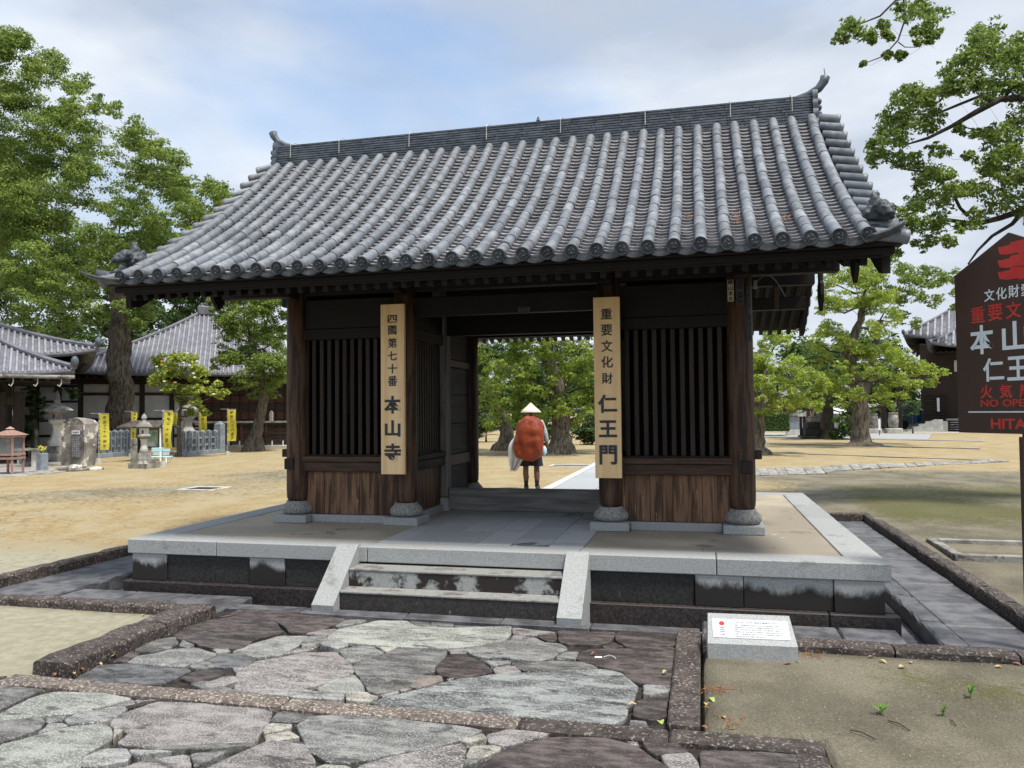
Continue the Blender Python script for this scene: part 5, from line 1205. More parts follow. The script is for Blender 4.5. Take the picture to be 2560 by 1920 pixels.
# distant wood all round the precinct
R = np.random.default_rng(123); C = []; Nn = []; Tn = []
for k in range(300):
    a = math.radians(R.uniform(-110, 110)); d = R.uniform(95, 125); h = R.uniform(2.0, 7.5); r = R.uniform(2.2, 3.8)
    c = np.array((d*math.sin(a), d*math.cos(a), h*R.uniform(.3, 1.))); n_ = 170
    q = R.normal(size=(n_, 3)); q /= np.linalg.norm(q, axis=1)[:, None]; q[:, 2] = np.abs(q[:, 2])*.8
    C.append(c+q*r*R.uniform(.6, 1.1, (n_, 1))); Nn.append(q+R.normal(size=(n_, 3))*.5); Tn.append(np.clip(R.uniform(.2, .7)+R.normal(size=n_)*.15, 0, 1))
o = leaf_mesh(None, 'far_wood', np.concatenate(C), np.concatenate(Nn), np.concatenate(Tn), .95, M_['leaf_dark'], R)
o['kind'] = 'stuff'; o['label'] = 'distant belt of trees closing off the precinct on the horizon'; o['category'] = 'wood'
# shrubs
def shrub(name, label, base, pads, leaf=.08, mat='leaf_dark', dens=2.4, seed=1, bias=0., squash=.8, cat='shrub', D=30, dep=.4, group=None):
    if 30 < D < 40: pads = [(a, b_, c*1.5) for a, b_, c in pads]
    return tree(name, label, D, base, [(0, base[2], .05), (0, base[2]+.35, .03)], pads, dep=dep, leaf=leaf, mat=mat, r0=.05, bark='bark_dark', dens=dens, nsub=10, bias=bias, squash=squash, cat=cat, seed=seed, twig=.008, group=group)
shrub('shrub', 'dense dark evergreen shrub row behind the leaning trunk left of the walker', (-8.743,31.023,0.12), ((-0.554,1.122,0.476),(-0.005,1.025,0.476),(0.451,0.93,0.403),(-0.283,0.571,0.33),(1.365,0.83,0.476),(1.914,0.825,0.439),(2.372,0.821,0.439)), .13, seed=31, D=36)
shrub('shrub', 'dark evergreen shrubs between the walker and the gnarled trunk', (-4.962,27.756,0.12), ((-0.261,0.807,0.403),(0.078,1.139,0.369),(-0.012,0.554,0.336),(0.324,0.634,0.302),(-0.348,0.473,0.269)), .11, seed=32, D=33)
shrub('shrub', 'dark rounded shrub right of the gnarled trunk seen in the passage', (-2.827,27.799,0.12), ((-0.528,0.851,0.38),(-0.008,1.019,0.45),(-0.101,0.502,0.38),(0.334,0.757,0.45),(-0.705,0.508,0.242),(-0.262,1.453,0.311)), .11, seed=33, D=34)
shrub('palm_shrub', 'dark palm-leaved shrub beside the stepped monument', (8.895,34.066,0.12), ((-0.115,1.078,0.375),(0.307,1.283,0.292),(0.084,0.66,0.417),(-0.34,0.352,0.334),(0.285,0.346,0.292),(0.545,0.76,0.25)), .22, seed=34, D=41)
shrub('pine_tree', 'small cloud-pruned pine beside the tall stone lantern', (-23.259,17.306,0.12), ((-0.148,2.705,0.275),(0.2,2.358,0.357),(-0.142,2.224,0.275),(0.275,1.808,0.33),(-0.066,1.605,0.275),(-0.278,2.087,0.192),(0.409,2.081,0.22),(1.433,2.69,0.192),(1.641,2.551,0.22),(0.952,2.653,0.192),(1.574,2.345,0.137)), .10, seed=35, D=27, cat='tree', squash=.5)
shrub('shrub', 'clipped round shrub behind the offering box', (-23.002,16.79,0.12), ((-0.044,1.07,0.243),(0.067,0.8,0.243),(-0.134,0.735,0.216),(0.088,1.27,0.162)), .07, seed=36, D=26.5)
shrub('pine_tree', 'small layered pine growing in front of the white wall of the right hall', (14.305,43.048,0.12), ((0.028,2.461,0.317),(-0.172,1.933,0.423),(0.224,1.877,0.37),(-0.001,1.403,0.423),(-0.279,2.861,0.264),(0.303,2.855,0.264)), .14, seed=37, D=52, cat='tree', squash=.4)
# magnolia with white blossoms
mag = tree('magnolia_tree', 'yellow-green magnolia with white and browning blossoms in front of the white-walled hall', 29, (-16.678,17.219,0.12),
     ((0.009,0.284,0.074),(-0.01,1.034,0.066),(0.016,1.623,0.059),(0.116,2.212,0.044)),
     ((-0.631,3.623,0.384),(-0.115,3.841,0.384),(0.403,3.762,0.354),(-0.776,3.107,0.354),(-0.259,3.176,0.413),(0.332,3.171,0.413),(0.85,3.018,0.354),(-0.33,2.659,0.325),(0.187,2.581,0.354),(0.778,2.501,0.354),(1.296,2.423,0.266),(1.664,2.493,0.177),(0.633,2.06,0.266),(0.929,1.762,0.177),(0.116,2.138,0.266),(0.413,1.767,0.148),(1.442,2.791,0.177)),
     dep=.8, leaf=.14, mat='leaf_mag', dens=2.6, fill=3, seed=40, nsub=10, bark='bark_dark', twig=.012, flare=1.2)
M_['petal'] = material('blossom_petal', [(.72,.66,.50), (.82,.78,.66)], 8, rough=.6, bump=.05, transl=.2)
M_['petal_old'] = material('withered_petal', [(.42,.16,.04), (.55,.25,.08)], 8, rough=.7, bump=.05)
for q, old in (((-16.916,16.282,3.381),0),((-15.758,16.558,3.413),0),((-15.979,16.501,3.515),0),((-15.504,16.613,3.554),0),((-15.637,16.597,3.125),0),((-15.598,16.612,2.981),0),((-14.952,16.788,2.373),0),((-16.66,16.362,2.848),0),((-16.732,16.319,3.566),1),((-16.284,16.454,2.801),1),((-15.834,16.524,3.844),0)):
    mb = MB()
    for k in range(6):
        a = k*1.047; mb.ball((.03*math.cos(a), .03*math.sin(a), .02), (.032, .028, .03), 8, 5, RZ(0))
    mb.build('blossom', M_['petal_old' if old else 'petal'], mag, True).location = Vector(q)-mag.location
# clipped hedge
def hedge(label, x0, x1, y0, y1, z0, z1, seed=1):
    R = np.random.default_rng(seed); t = thing('hedge', label, 'hedge', ((x0+x1)/2, (y0+y1)/2, z0))
    hx, hy, h = (x1-x0)/2, (y1-y0)/2, z1-z0
    MB().box(-hx+.06, hx-.06, -hy+.06, hy-.06, 0, h-.06, .05).build('core', M_['leaf_core'], t)
    n = 7000; f = R.integers(0, 5, n); C = R.uniform(-1, 1, (n, 3))*np.array((hx, hy, h/2)); Nn = R.normal(size=(n, 3))*.5
    for k, (ax, sg) in enumerate(((2, 1), (1, -1), (0, -1), (0, 1), (1, 1))):
        m_ = f == k; C[m_, ax] = sg*(hx, hy, h/2)[ax]+R.normal(size=m_.sum())*.025; Nn[m_, ax] += sg
    C[:, 2] += h/2; leaf_mesh(t, 'foliage', C, Nn, R.uniform(.2, .9, n), .09, M_['leaf_dark'], R)
M_['leaf_core'] = material('hedge_core', [(.008,.016,.005), (.02,.035,.012)], 9, rough=.9, bump=.4)
_hp = ((5.43,37.973,0.895),(6.693,38.275,0.883))
hedge('long clipped dark green hedge right of the gate behind the first tree trunk', _hp[0][0], _hp[1][0]+.1, _hp[0][1], _hp[0][1]+1.6, .45, 1.426, 3)

# ------------------------------------------------------------------ far tiled roofs
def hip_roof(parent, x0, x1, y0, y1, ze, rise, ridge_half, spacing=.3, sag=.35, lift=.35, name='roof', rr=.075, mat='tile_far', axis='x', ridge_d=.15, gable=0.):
    """hip roof over the rectangle (eaves line); ridge along x (or a point when ridge_half=0)"""
    cx, cy = (x0+x1)/2, (y0+y1)/2; hx, hy = (x1-x0)/2, (y1-y0)/2
    base = MB(); rows = MB()
    run = hy; runx = hx-ridge_half
    def zf(t, s_): return ze + rise*((1-sag)*t+sag*t*t) + lift*(abs(s_)**4)*(1-t)**2
    faces = [((x0, y0), (1, 0), (0, 1), 2*hx, run, runx), ((x1, y0), (0, 1), (-1, 0), 2*hy, runx, run), ((x1, y1), (-1, 0), (0, -1), 2*hx, run, runx), ((x0, y1), (0, -1), (1, 0), 2*hy, runx, run)]
    for o, e, nrm, L_, dep, side in faces:
        n, m = 14, 8; V = []; F = []
        for j in range(m+1):
            t = j/m; ins = side*t
            for i in range(n+1):
                s_ = -1+2*i/n; d = L_/2+(L_/2-ins)*s_
                V.append((o[0]+e[0]*d+nrm[0]*dep*t, o[1]+e[1]*d+nrm[1]*dep*t, zf(t, s_)))
        for j in range(m):
            for i in range(n): a = j*(n+1)+i; F.append((a, a+1, a+n+2, a+n+1))
        base.add(V, F)
        k = int(L_/spacing)
        for q in range(k+1):
            d = (q+.5)*L_/(k+1); tm = min(1., min(d, L_-d)/max(side, 1e-6)) if side > 0 else 1.
            pts = []
            for j in range(7):
                t = tm*j/6; w_ = L_/2-side*t; s_ = (d-L_/2)/max(w_, .01); s_ = max(-1, min(1, s_))
                pts.append((o[0]+e[0]*d+nrm[0]*dep*t, o[1]+e[1]*d+nrm[1]*dep*t, zf(t, s_)+rr*.45))
            rows.tube(pts, rr, 5, cap=True)
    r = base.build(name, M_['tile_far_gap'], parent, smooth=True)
    sl_ = r.modifiers.new('solid', 'SOLIDIFY'); sl_.thickness = .14; sl_.offset = -1
    rows.build('tile_rows', M_[mat], r, smooth=True, kind='stuff')
    top = ze+rise
    for (ax, ay), rx in (((x0, y0), -1), ((x1, y0), 1), ((x1, y1), 1), ((x0, y1), -1)):
        pts = []
        for j in range(9):
            t = j/8; pts.append((ax+(cx+rx*ridge_half-ax)*t, ay+(cy-ay)*t, zf(t, 1)+ridge_d*.5))
        MB().tube(pts, ridge_d*.62, 6).build('hip_ridge', M_['tile_far_gap'], r)
        MB().ball((pts[0][0], pts[0][1], pts[0][2]+.16), (.12, .12, .18), 8, 6).build('ridge_ornament', M_['tile_dark'], r, smooth=True)
    if ridge_half > 0:
        MB().box(cx-ridge_half-.1, cx+ridge_half+.1, cy-.2, cy+.2, top-.05, top+.45, .06).build('ridge', M_['tile_far_gap'], r)
    else:
        MB().lathe([(.3, 0), (.3, .2), (.16, .3), (.2, .45), (.03, .7)], 8, T(cx, cy, top)).build('finial', M_['tile_dark'], r)
    # dark rafters and eave soffit
    MB().box(x0+.35, x1-.35, y0+.35, y1-.35, ze-.22, ze-.15, .02).build('soffit', M_['wood_dark_x'], r)
    k = int((x1-x0)/.35); rf = MB()
    for q in range(k):
        xx = x0+.2+(x1-x0-.4)*(q+.5)/k; rf.box(xx-.05, xx+.05, y0+.08, y0+1.4, ze-.20, ze-.12, .01)
    rf.build('rafters', M_['wood_dark_x'], r, kind='stuff')
    return r
M_['hall_wood'] = wood('dark_hall_timber', (.022,.015,.012), (.05,.035,.028), 2)
M_['hall_red'] = wood('dark_red_brown_boards', (.045,.018,.013), (.09,.04,.03), 0)
# white-walled hall behind the fence at the left
X0, Y0 = -33.483, 0
hl = thing('temple_hall', 'white-walled temple hall with dark posts and a pyramid roof behind the yellow banners', 'building', (-21.864,25.237,0.12), .56)
_c = hl.location.copy()
def hb(mb, name, mat, **k): return mb.build(name, M_[mat], hl, **k)
W2 = 5.992
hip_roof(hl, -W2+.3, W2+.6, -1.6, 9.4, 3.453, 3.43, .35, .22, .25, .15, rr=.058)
hb(MB().box(-W2+1.2, W2-.4, 0.0, 7.6, 0, 3.553, .02), 'wall', 'plaster')
zt = 3.553
for k in range(9):
    x = -W2+1.2+(2*W2-1.6)*k/8.
    hb(MB().box(x-.11, x+.11, -.10, .0, 0, zt, .01), 'post', 'hall_wood')
for z in (.55, 1.35, 2.55):
    hb(MB().box(-W2+1.1, W2-.3, -.07, .0, z-.07, z+.07, .01), 'rail', 'hall_wood')
hb(MB().box(-W2+.8, W2, -.3, -.08, zt-.55, zt+.0, .01), 'beam', 'hall_wood')
for k in range(8):                               # right half: dark horizontal board wall
    hb(MB().box(.4, W2-.3, -.18, -.11, .1+k*.40, .47+k*.40, .01), 'wall_board', 'hall_red' if k % 2 else 'hall_wood')
for k in range(10):
    x = .5+k*.42; hb(MB().box(x, x+.06, -.24, -.185, .2, 3.0, .01), 'lattice_bar', 'hall_wood')
# low veranda fence with slats, in front of it
vf = thing('veranda_fence', 'low dark slatted veranda rail with white trim behind the leaning tree', 'fence', (-17.9,24.129,0.12), 0.082)
for k in range(5): MB().box(-3.0, 3.2, -.02, .02, .28+k*.17, .38+k*.17, .005).build('slat', M_['hall_wood'], vf)
for k in range(6): MB().box(-3.0+k*1.2, -2.9+k*1.2, -.06, .06, 0, 1.15, .008).build('post', M_['hall_red'], vf)
MB().box(-3.1, 3.3, -.10, .10, 1.14, 1.22, .008).build('top_rail', M_['stone_old'], vf)
MB().box(-3.1, 3.3, -.55, -.45, .0, .14, .01).build('base_stone', M_['stone_lt'], vf)
for k in range(12): MB().box(-3.0+k*.52, -2.97+k*.52, -.53, -.47, .13, .34, .004).build('stake', M_['white_paint'], vf)
# small pale plaque with a pointed top standing on the rail
sp = thing('small_stone_marker', 'small pale pointed marker before the dark boards next to the left corner column', 'marker', (-16.816,23.874,1.34))
MB().add([(-.08,-.03,0),(.08,-.03,0),(.08,-.03,.38),(0,-.03,.47),(-.08,-.03,.38),(-.08,.03,0),(.08,.03,0),(.08,.03,.38),(0,.03,.47),(-.08,.03,.38)], [(0,1,2,3,4),(9,8,7,6,5),(0,5,6,1),(1,6,7,2),(2,7,8,3),(3,8,9,4),(4,9,5,0)]).build('marker_body', M_['stone_lt'], sp)

# low halls and roofs behind the big lantern
h3 = thing('temple_hall', 'low white-walled hall with a double-tiered roof between the leftmost hall and the big camphor', 'building', (-30.196,27.357,0.12), .74)
z1 = 3.281
hip_roof(h3, -3.6, 3.6, -1.2, 6.5, z1, 1.7, 1.2, .22, .3, .3, rr=.058)
MB().box(-3.0, 3.0, 0, 5.5, 0, z1, .02).build('wall', M_['plaster'], h3)
for k in range(7): MB().box(-3.05+k*1.0, -2.87+k*1.0, -.08, 0, 0, z1, .01).build('post', M_['hall_wood'], h3)
for z in (.5, 1.3, 2.3): MB().box(-3, 3, -.06, 0, z-.06, z+.06, .01).build('rail', M_['hall_wood'], h3)

# leftmost hall
lh = thing('temple_hall', 'dark timber temple hall at the left edge with grey tiled eaves and a bracketed gutter', 'building', (-16.67,12.077,0.12), .78)
ze = 2.817
hip_roof(lh, -9.0, .1, 0, 5.2, ze, 1.3, 2.2, .16, .2, .15, rr=.042)
zb = 3.551
hip_roof(lh, -12., .95, 3.6, 14., zb, 2.3, 1.5, .19, .3, .35, 'upper_roof', rr=.05)
MB().box(-9., -1.75, 2.0, 12., 0, ze-.05, .02).build('wall', M_['hall_wood'], lh)
MB().box(-9., -1.9, 1.93, 1.999, ze-.55, ze-.18, .01).build('plaster_band', M_['plaster'], lh)
MB().box(-9.2, -1.2, 1.72, 1.92, ze-.92, ze-.66, .015).build('beam', M_['hall_wood'], lh)
for x in (-1.85, -1.35, -4.3, -6.8):
    MB().box(x-.14, x+.14, 1.70, 1.98, 0, ze-.5, .015).build('post', M_['hall_wood'], lh)
for k in range(14): MB().box(-3.9+k*.15, -3.86+k*.15, 1.94, 1.98, .9, ze-1.0, .004).build('lattice_bar', M_['bar'], lh)
for k in range(9): MB().box(-3.95, -1.95, 1.92, 1.94, .95+k*.15, .99+k*.15, .004).build('lattice_bar', M_['bar'], lh)
MB().tube([(-9., -.09, ze-.07), (.1, -.09, ze-.09)], .055, 8).build('gutter_pipe', M_['stone_old'], lh, smooth=True)
for k in range(6):
    x = -.25-k*.62
    MB().tube([(x, .2, ze-.1), (x, -.02, ze-.13), (x-.0, -.05, ze-.28), (x-.05, -.06, ze-.38), (x-.11, -.06, ze-.33)], .016, 5).build('gutter_hook', M_['stone_lt'], lh)
MB().box(-9, .2, .6, 3.0, -.1, .10, .02).build('step_stone', M_['stone_old'], lh)

# pagoda seen past the passage post
pg = thing('pagoda', 'tiered pagoda roofs glimpsed in the sky at the left of the passage opening', 'tower', (-19.607,63.848,0.12))
for k, (v, hw) in enumerate(((880, 62), (918, 52), (968, 82))):
    pass
for v, hw, rs in ((975, 86, 1.7), (925, 52, 1.2), (882, 74, 1.6)):
    zz_ = (1029-v)*75/1966.+1.55; h = hw*75/1966.
    hip_roof(pg, -h, h, -h, h, zz_, rs, .3, .35, .3, .4, rr=.08)
MB().box(-1.7, 1.7, -1.7, 1.7, 0, 8.6, .05).build('core_wall', M_['hall_wood'], pg)
MB().lathe([(.1, 0), (.12, 2.4), (.3, 2.5), (.1, 2.7), (.02, 3.4)], 8, T(0, 0, 8.5)).build('spire', M_['dark_metal'], pg)

# right hall
rh = thing('temple_hall', 'great dark temple hall with sweeping pale roofs behind the brown sign board', 'building', (16.145,46.69,0.12), -.30)
ze = 5.274
hip_roof(rh, 0, 14., 0, 6., ze, 1.6, 5.2, .42, .25, .5, rr=.10)
zb = 6.05
hip_roof(rh, -1.6, 20., 3.5, 22., zb, 7.6, 2.4, .42, .25, .5, 'upper_roof', rr=.10)
MB().box(-.6, 16., 3.0, 18, 0, zb-.2, .03).build('wall', M_['hall_wood'], rh)
MB().box(1.4, 16., 2.9, 2.99, ze-1.35, ze-.6, .02).build('plaster_band', M_['plaster'], rh)
for k in range(9): MB().box(-.4, 1.0, 2.88, 2.96, .9+k*.18, 1.0+k*.18, .01).build('shutter_slat', M_['hall_wood'], rh)
MB().box(.35, .5, 2.75, 2.86, 1.3, 2.2, .01).build('white_strip', M_['white_paint'], rh)
# veranda with a railing, stone stair cheek
MB().box(.9, 12, 1.2, 3.0, .72, .84, .01).build('veranda_floor', M_['stone_old'], rh)
for k in range(8): MB().box(.95+k*1.05, 1.1+k*1.05, 1.2, 1.35, 0, .72, .01).build('veranda_post', M_['hall_wood'], rh)
for k in range(4): MB().box(.9, 12, 1.26, 1.30, .12+k*.15, .19+k*.15, .006).build('veranda_slat', M_['stone_old'], rh)
V = [(-1.3, .2, 0), (.75, .2, 0), (.75, .2, .80), (.3, .2, .82), (-1.2, .2, .12), (-1.3, .5, 0), (.75, .5, 0), (.75, .5, .80), (.3, .5, .82), (-1.2, .5, .12)]
MB().add(V, [(0, 1, 2, 3, 4), (9, 8, 7, 6, 5), (0, 5, 6, 1), (1, 6, 7, 2), (2, 7, 8, 3), (3, 8, 9, 4), (4, 9, 5, 0)]).build('stair_cheek', M_['stone_lt'], rh)
for k in range(4): MB().box(-1.4+k*.38, 1.0, .52, 2.9, .0+k*.17, .165+k*.17, .01).build('step', M_['stone_lt'], rh)
for x, h in ((-2.61, 3.2), (-1.695, 3.5)):
    c = MB().box(x-.15, x+.15, .1, .4, .15, h, .02).build('porch_column', M_['hall_wood'], rh); MB().box(x-.28, x+.28, -.03, .53, 0, .15, .02).build('base_stone', M_['stone_old'], c)
MB().box(-3.2, 0.4, .12, .38, 3.2, 3.55, .02).build('porch_beam', M_['hall_wood'], rh)
MB().box(-3.6, 13, -1.0, 3.0, -.1, .02, .01).build('porch_paving', M_['stone_lt'], rh)

# background garden wall and distant house at the far right-centre
gw = thing('tiled_wall', 'long white wall with a small tiled coping behind the stone jars', 'wall', (16.68,63.281,0.12))
MB().box(-2.5, 6, 0, .3, 0, 1.6, .02).build('wall', M_['plaster'], gw)
V = [(-2.6, -.35, 1.6), (6.1, -.35, 1.6), (6.1, .15, 1.9), (-2.6, .15, 1.9), (-2.6, .65, 1.6), (6.1, .65, 1.6)]
MB().add(V, [(0, 1, 2, 3), (3, 2, 5, 4), (0, 4, 5, 1), (1, 5, 2), (0, 3, 4)]).build('coping', M_['tile_far'], gw)
for k in range(12):
    MB().tube([(-2.3+k*.7, -.38, 1.62), (-2.3+k*.7, .15, 1.95)], .07, 6).build('coping_tile', M_['tile_far'], gw)
M_['blue_cloth'] = material('blue_tarpaulin', [(.04,.13,.42), (.10,.24,.55)], 2, rough=.6, bump=.1)
M_['blue_grey'] = material('blue_grey_panel', [(.12,.22,.32), (.22,.33,.42)], 2, rough=.6, bump=.1)
bc = thing('blue_curtain', 'blue festival curtain hung along the wall behind the stone jars', 'curtain', (16.236,61.116,0.12))
V = []; F = []
for i in range(41):
    for j in range(3): V.append((-1.6+i*.16, .08*math.sin(i*1.1)+.02*j, .35+j*.5))
for i in range(40):
    for j in range(2): F.append((i*3+j, (i+1)*3+j, (i+1)*3+j+1, i*3+j+1))
o = MB().add(V, F).build('cloth', M_['blue_cloth'], bc); sd_ = o.modifiers.new('solid', 'SOLIDIFY'); sd_.thickness = .02
MB().tube([(-1.7, .1, 1.37), (4.9, .1, 1.37)], .03, 6).build('rod', M_['hall_wood'], bc)
pb = thing('parked_car', 'blue-grey car parked behind the stone jars, mostly hidden', 'car', (15.496,56.824,0.12))
body = [(-2.1, .35), (-2.1, .8), (-1.4, .95), (-.8, 1.42), (.8, 1.45), (1.5, 1.0), (2.1, .85), (2.15, .35)]
V = [(x, -.8, z) for x, z in body]+[(x, .8, z) for x, z in body]; n = len(body)
MB().add(V, [tuple(range(n))[::-1], tuple(range(n, 2*n))]+[(i, (i+1) % n, n+(i+1) % n, n+i) for i in range(n)]).build('body', M_['blue_grey'], pb)
for x in (-1.3, 1.3):
    for y in (-.82, .82): MB().lathe([(.32, -.1), (.32, .1)], 14, T(x, y, .32) @ RX(math.pi/2)).build('wheel', M_['dark_metal'], pb)
MB().add([(-1.2, -.81, .95), (1.25, -.81, 1.0), (.72, -.81, 1.38), (-.72, -.81, 1.36)], [(0, 1, 2, 3)]).build('window', M_['dark_metal'], pb)

# far brown boundary fence behind the hedge
bf = thing('board_fence', 'brown board fence far behind the clipped hedge', 'fence', (9.588,59.524,0.12))
for k in range(26): MB().box(-5+k*.36, -4.66+k*.36, 0, .05, 0, 2.6, .005).build('board', M_['hall_red'], bf)
for z in (.4, 2.2): MB().box(-5.1, 4.5, .051, .12, z, z+.12, .01).build('rail', M_['hall_wood'], bf)
# white-roofed small shelter
sh = thing('shelter', 'small shelter with a bright white roof behind the stepped monument', 'hut', (9.987,45.215,0.12))
M_['white_roof'] = material('white_sheet_roof', [(.78,.78,.78), (.85,.85,.85)], 3, rough=.4, bump=0)
MB().add([(-.9,-.6,1.25),(1.0,-.6,1.25),(.75,.2,1.95),(-.7,.2,1.95),(1.0,1.0,1.25),(-.9,1.0,1.25)], [(0,1,2,3),(3,2,4,5),(1,4,2),(0,3,5),(0,5,4,1)]).build('roof', M_['white_roof'], sh)
MB().box(-.75, .85, -.4, .8, 0, 1.24, .02).build('wall', M_['stone_old'], sh)
for x in (-.8, .86): MB().box(x, x+.06, -.48, -.42, 0, 1.25, .005).build('post', M_['hall_wood'], sh)
# paired dark posts with white notices
for u_, lab, nl_ in (((7.218,36.32), 'left of two dark posts near the stepped monument with a white notice on it', 1), ((7.49,36.9), 'right of two dark posts directly against the stepped monument', 0)):
    t = thing('wooden_post', lab, 'post', (u_[0], u_[1], .12)); MB().box(-.06, .06, -.06, .06, 0, 1.75, .01).build('post_body', M_['hall_wood'], t)
    MB().box(-.16, .08, -.09, -.062, 1.15, 1.5, .004).build('notice', M_['white_paint'], t)
# inscribed low stone wall with a small lantern-like vessel
iw = thing('inscribed_wall', 'low blue-grey stone wall with gold inscription beside the hedge', 'stone wall', (7.371,40.472,0.12))
MB().box(-.42, .42, -.12, .12, .35, 1.15, .02).build('slab', M_['stone_blue'], iw); MB().box(-.48, .48, -.2, .2, 1.15, 1.28, .02).build('cap', M_['stone_blue'], iw)
MB().box(-.5, .5, -.4, .2, -.02, .17, .02).build('step', M_['stone_lt'], iw); MB().box(-.46, .46, -.28, .2, .17, .35, .02).build('step', M_['stone_lt'], iw)
M_['gold'] = material('gilt_lettering', [(.55,.36,.10), (.65,.45,.15)], 9, rough=.4, bump=0)
ob('lettering', glyphs('本山寺境内', .13, M_['gold'], .004, .02), iw, T(0, -.124, .98) @ RX(math.pi/2))
def lantern_small(name, label, x, y, z, s, mat='stone_lt', grp=None):
    t = thing(name, label, 'stone lantern', (x, y, z), 0, grp)
    MB().lathe([(.16*s, 0), (.10*s, .06*s), (.10*s, .1*s)], 6).build('stand', M_[mat], t)
    MB().lathe([(.12*s, .1*s), (.15*s, .3*s)], 6).build('light_box', M_['dark_metal'], t)
    MB().lathe([(.33*s, .30*s), (.30*s, .36*s), (.10*s, .52*s), (.05*s, .53*s)], 6).build('roof', M_[mat], t)
    MB().ball((0, 0, .58*s), .06*s, 8, 6).build('finial', M_[mat], t)
    return t
lantern_small('stone_lantern', 'little hexagonal lantern standing just behind the clipped hedge top', 6.394, 40.753, 1.34, 1.05)
lantern_small('bronze_vessel', 'weathered green vessel with a domed lid on top of the inscribed wall', 7.166, 40.423, 1.40, 1.0, 'stone_old')
# stepped stone monument
sm = thing('stepped_monument', 'dark stepped stone monument with a flared pale top beside the deep-shaded tree', 'monument', (8.08,36.012,0.1))
for a, z0, z1, mt in ((.95, 0, .16, 'panel_dark'), (.78, .161, .56, 'panel_dark'), (.66, .561, .86, 'panel_dark'), (.52, .861, 1.1, 'stone_old')):
    MB().box(-a, a, -a, a, z0, z1, .02).build('tier', M_[mt], sm)
MB().lathe([(.62, 1.101), (.66, 1.15), (.50, 1.2), (.46, 1.3), (.34, 1.45), (.24, 1.75), (.22, 1.9)], 4, RZ(0), cap=True).build('flared_top', M_['stone_old'], sm)
# stone jars
for (ux_, uy_), lab, s_ in (((13.682,45.071), 'right and largest stone jar beside the porch column', 1.0), ((12.577,45.32), 'left stone jar just right of the lone lawn tree', .95), ((13.726,48.168), 'middle and smallest stone jar, set back between the two others', .75)):
    t = thing('stone_jar', lab, 'stone jar', (ux_, uy_, .10), 0, 'stone jars before the right hall')
    MB().box(-.45*s_, .45*s_, -.45*s_, .45*s_, 0, .32*s_, .03).build('pedestal', M_['stone_lt'], t)
    MB().lathe([(.2*s_, .321*s_), (.27*s_, .4*s_), (.31*s_, .8*s_), (.28*s_, 1.15*s_), (.24*s_, 1.2*s_), (.30*s_, 1.26*s_), (.29*s_, 1.3*s_)], 16).build('jar', M_['stone_old'], t, smooth=True)
    R = np.random.default_rng(int(s_*100)); n = 160
    leaf_mesh(t, 'flowers', R.normal(size=(n, 3))*np.array((.12, .12, .2))*s_+np.array((0, 0, 1.6*s_)), R.normal(size=(n, 3)), R.uniform(0, 1, n), .12, M_['leaf'], R)
t = thing('sign_post', 'small white vertical sign on a thin dark post near the stone jars', 'sign', (11.731,39.459,0.1))
MB().box(-.02, .02, -.02, .02, 0, 1.0, .003).build('pole', M_['dark_metal'], t); MB().box(-.06, .06, -.04, -.021, .35, .98, .003).build('plate', M_['white_paint'], t)
# far kerbs and paved court on the right
for (pa, pb_), nm, lab, w_, z_ in ((((5.025,28.785), (12.083,24.318)), 'kerb', 0, .10, .15), (((4.65,21.084), (10.37,17.15)), 'kerb', 0, .16, .14), (((5.498,37.114), (14.479,31.5)), 'kerb', 0, .35, .16)):
    a = Vector(pa).to_3d(); b_ = Vector(pb_).to_3d(); d = b_-a; L_ = d.length; M = T(a.x, a.y, 0) @ RZ(math.atan2(d.y, d.x))
    par = MB().box(-1, L_+4, -w_/2, w_/2, -.05, z_-.04, .004, M=M).build('kerb', M_['stone_old'], kind='structure'); n = int(L_/1.1)
    for k in range(n): MB().box(k*L_/n, (k+1)*L_/n-.02, -w_/2-.01, w_/2+.01, z_-.06, z_, .01, M=M).build('kerb_stone', M_['gutter_slab' if w_ < .3 else 'granite'], par)
cp = MB().prism([(5.185,37.126), (12.542,32.962), (15.127,42.202), (5.83,44.568)], .05, .17).build('court_paving', M_['granite'], kind='structure')
# diagonal slab path across the right lawn
pa, pb_, pc, pd = [Vector(q) for q in ((3.186,11.278), (11.228,17.836), (11.75,19.302), (3.324,13.541))]
path2 = MB().prism([tuple(pa), tuple(pb_), tuple(pc), tuple(pd)], .06, .10).build('slab_path', M_['joint'], kind='structure')
U = [1880+23*k for k in range(28)]
edge = (((3.172,11.038),(3.19,13.31)),((3.382,11.117),(3.426,13.397)),((3.593,11.196),(3.662,13.484)),((3.805,11.276),(3.899,13.571)),((4.018,11.355),(4.137,13.658)),((4.231,11.435),(4.375,13.746)),((4.445,11.516),(4.614,13.834)),((4.659,11.596),(4.853,13.922)),((4.874,11.677),(5.094,14.01)),((5.234,12.688),(5.413,14.619)),((5.479,12.884),(5.67,14.77)),((5.728,13.083),(5.929,14.923)),((5.979,13.284),(6.191,15.077)),((6.235,13.488),(6.454,15.232)),((6.494,13.695),(6.72,15.389)),((6.756,13.905),(6.988,15.546)),((7.023,14.118),(7.258,15.706)),((7.293,14.335),(7.531,15.866)),((7.567,14.554),(7.806,16.028)),((7.845,14.776),(8.083,16.191)),((8.127,15.002),(8.362,16.356)),((8.414,15.231),(8.644,16.522)),((8.704,15.464),(8.929,16.689)),((8.999,15.7),(9.215,16.858)),((9.299,15.939),(9.505,17.028)),((9.603,16.183),(9.797,17.2)),((9.912,16.43),(10.091,17.374)),((10.226,16.681),(10.388,17.549)),((10.544,16.935),(10.688,17.725)))
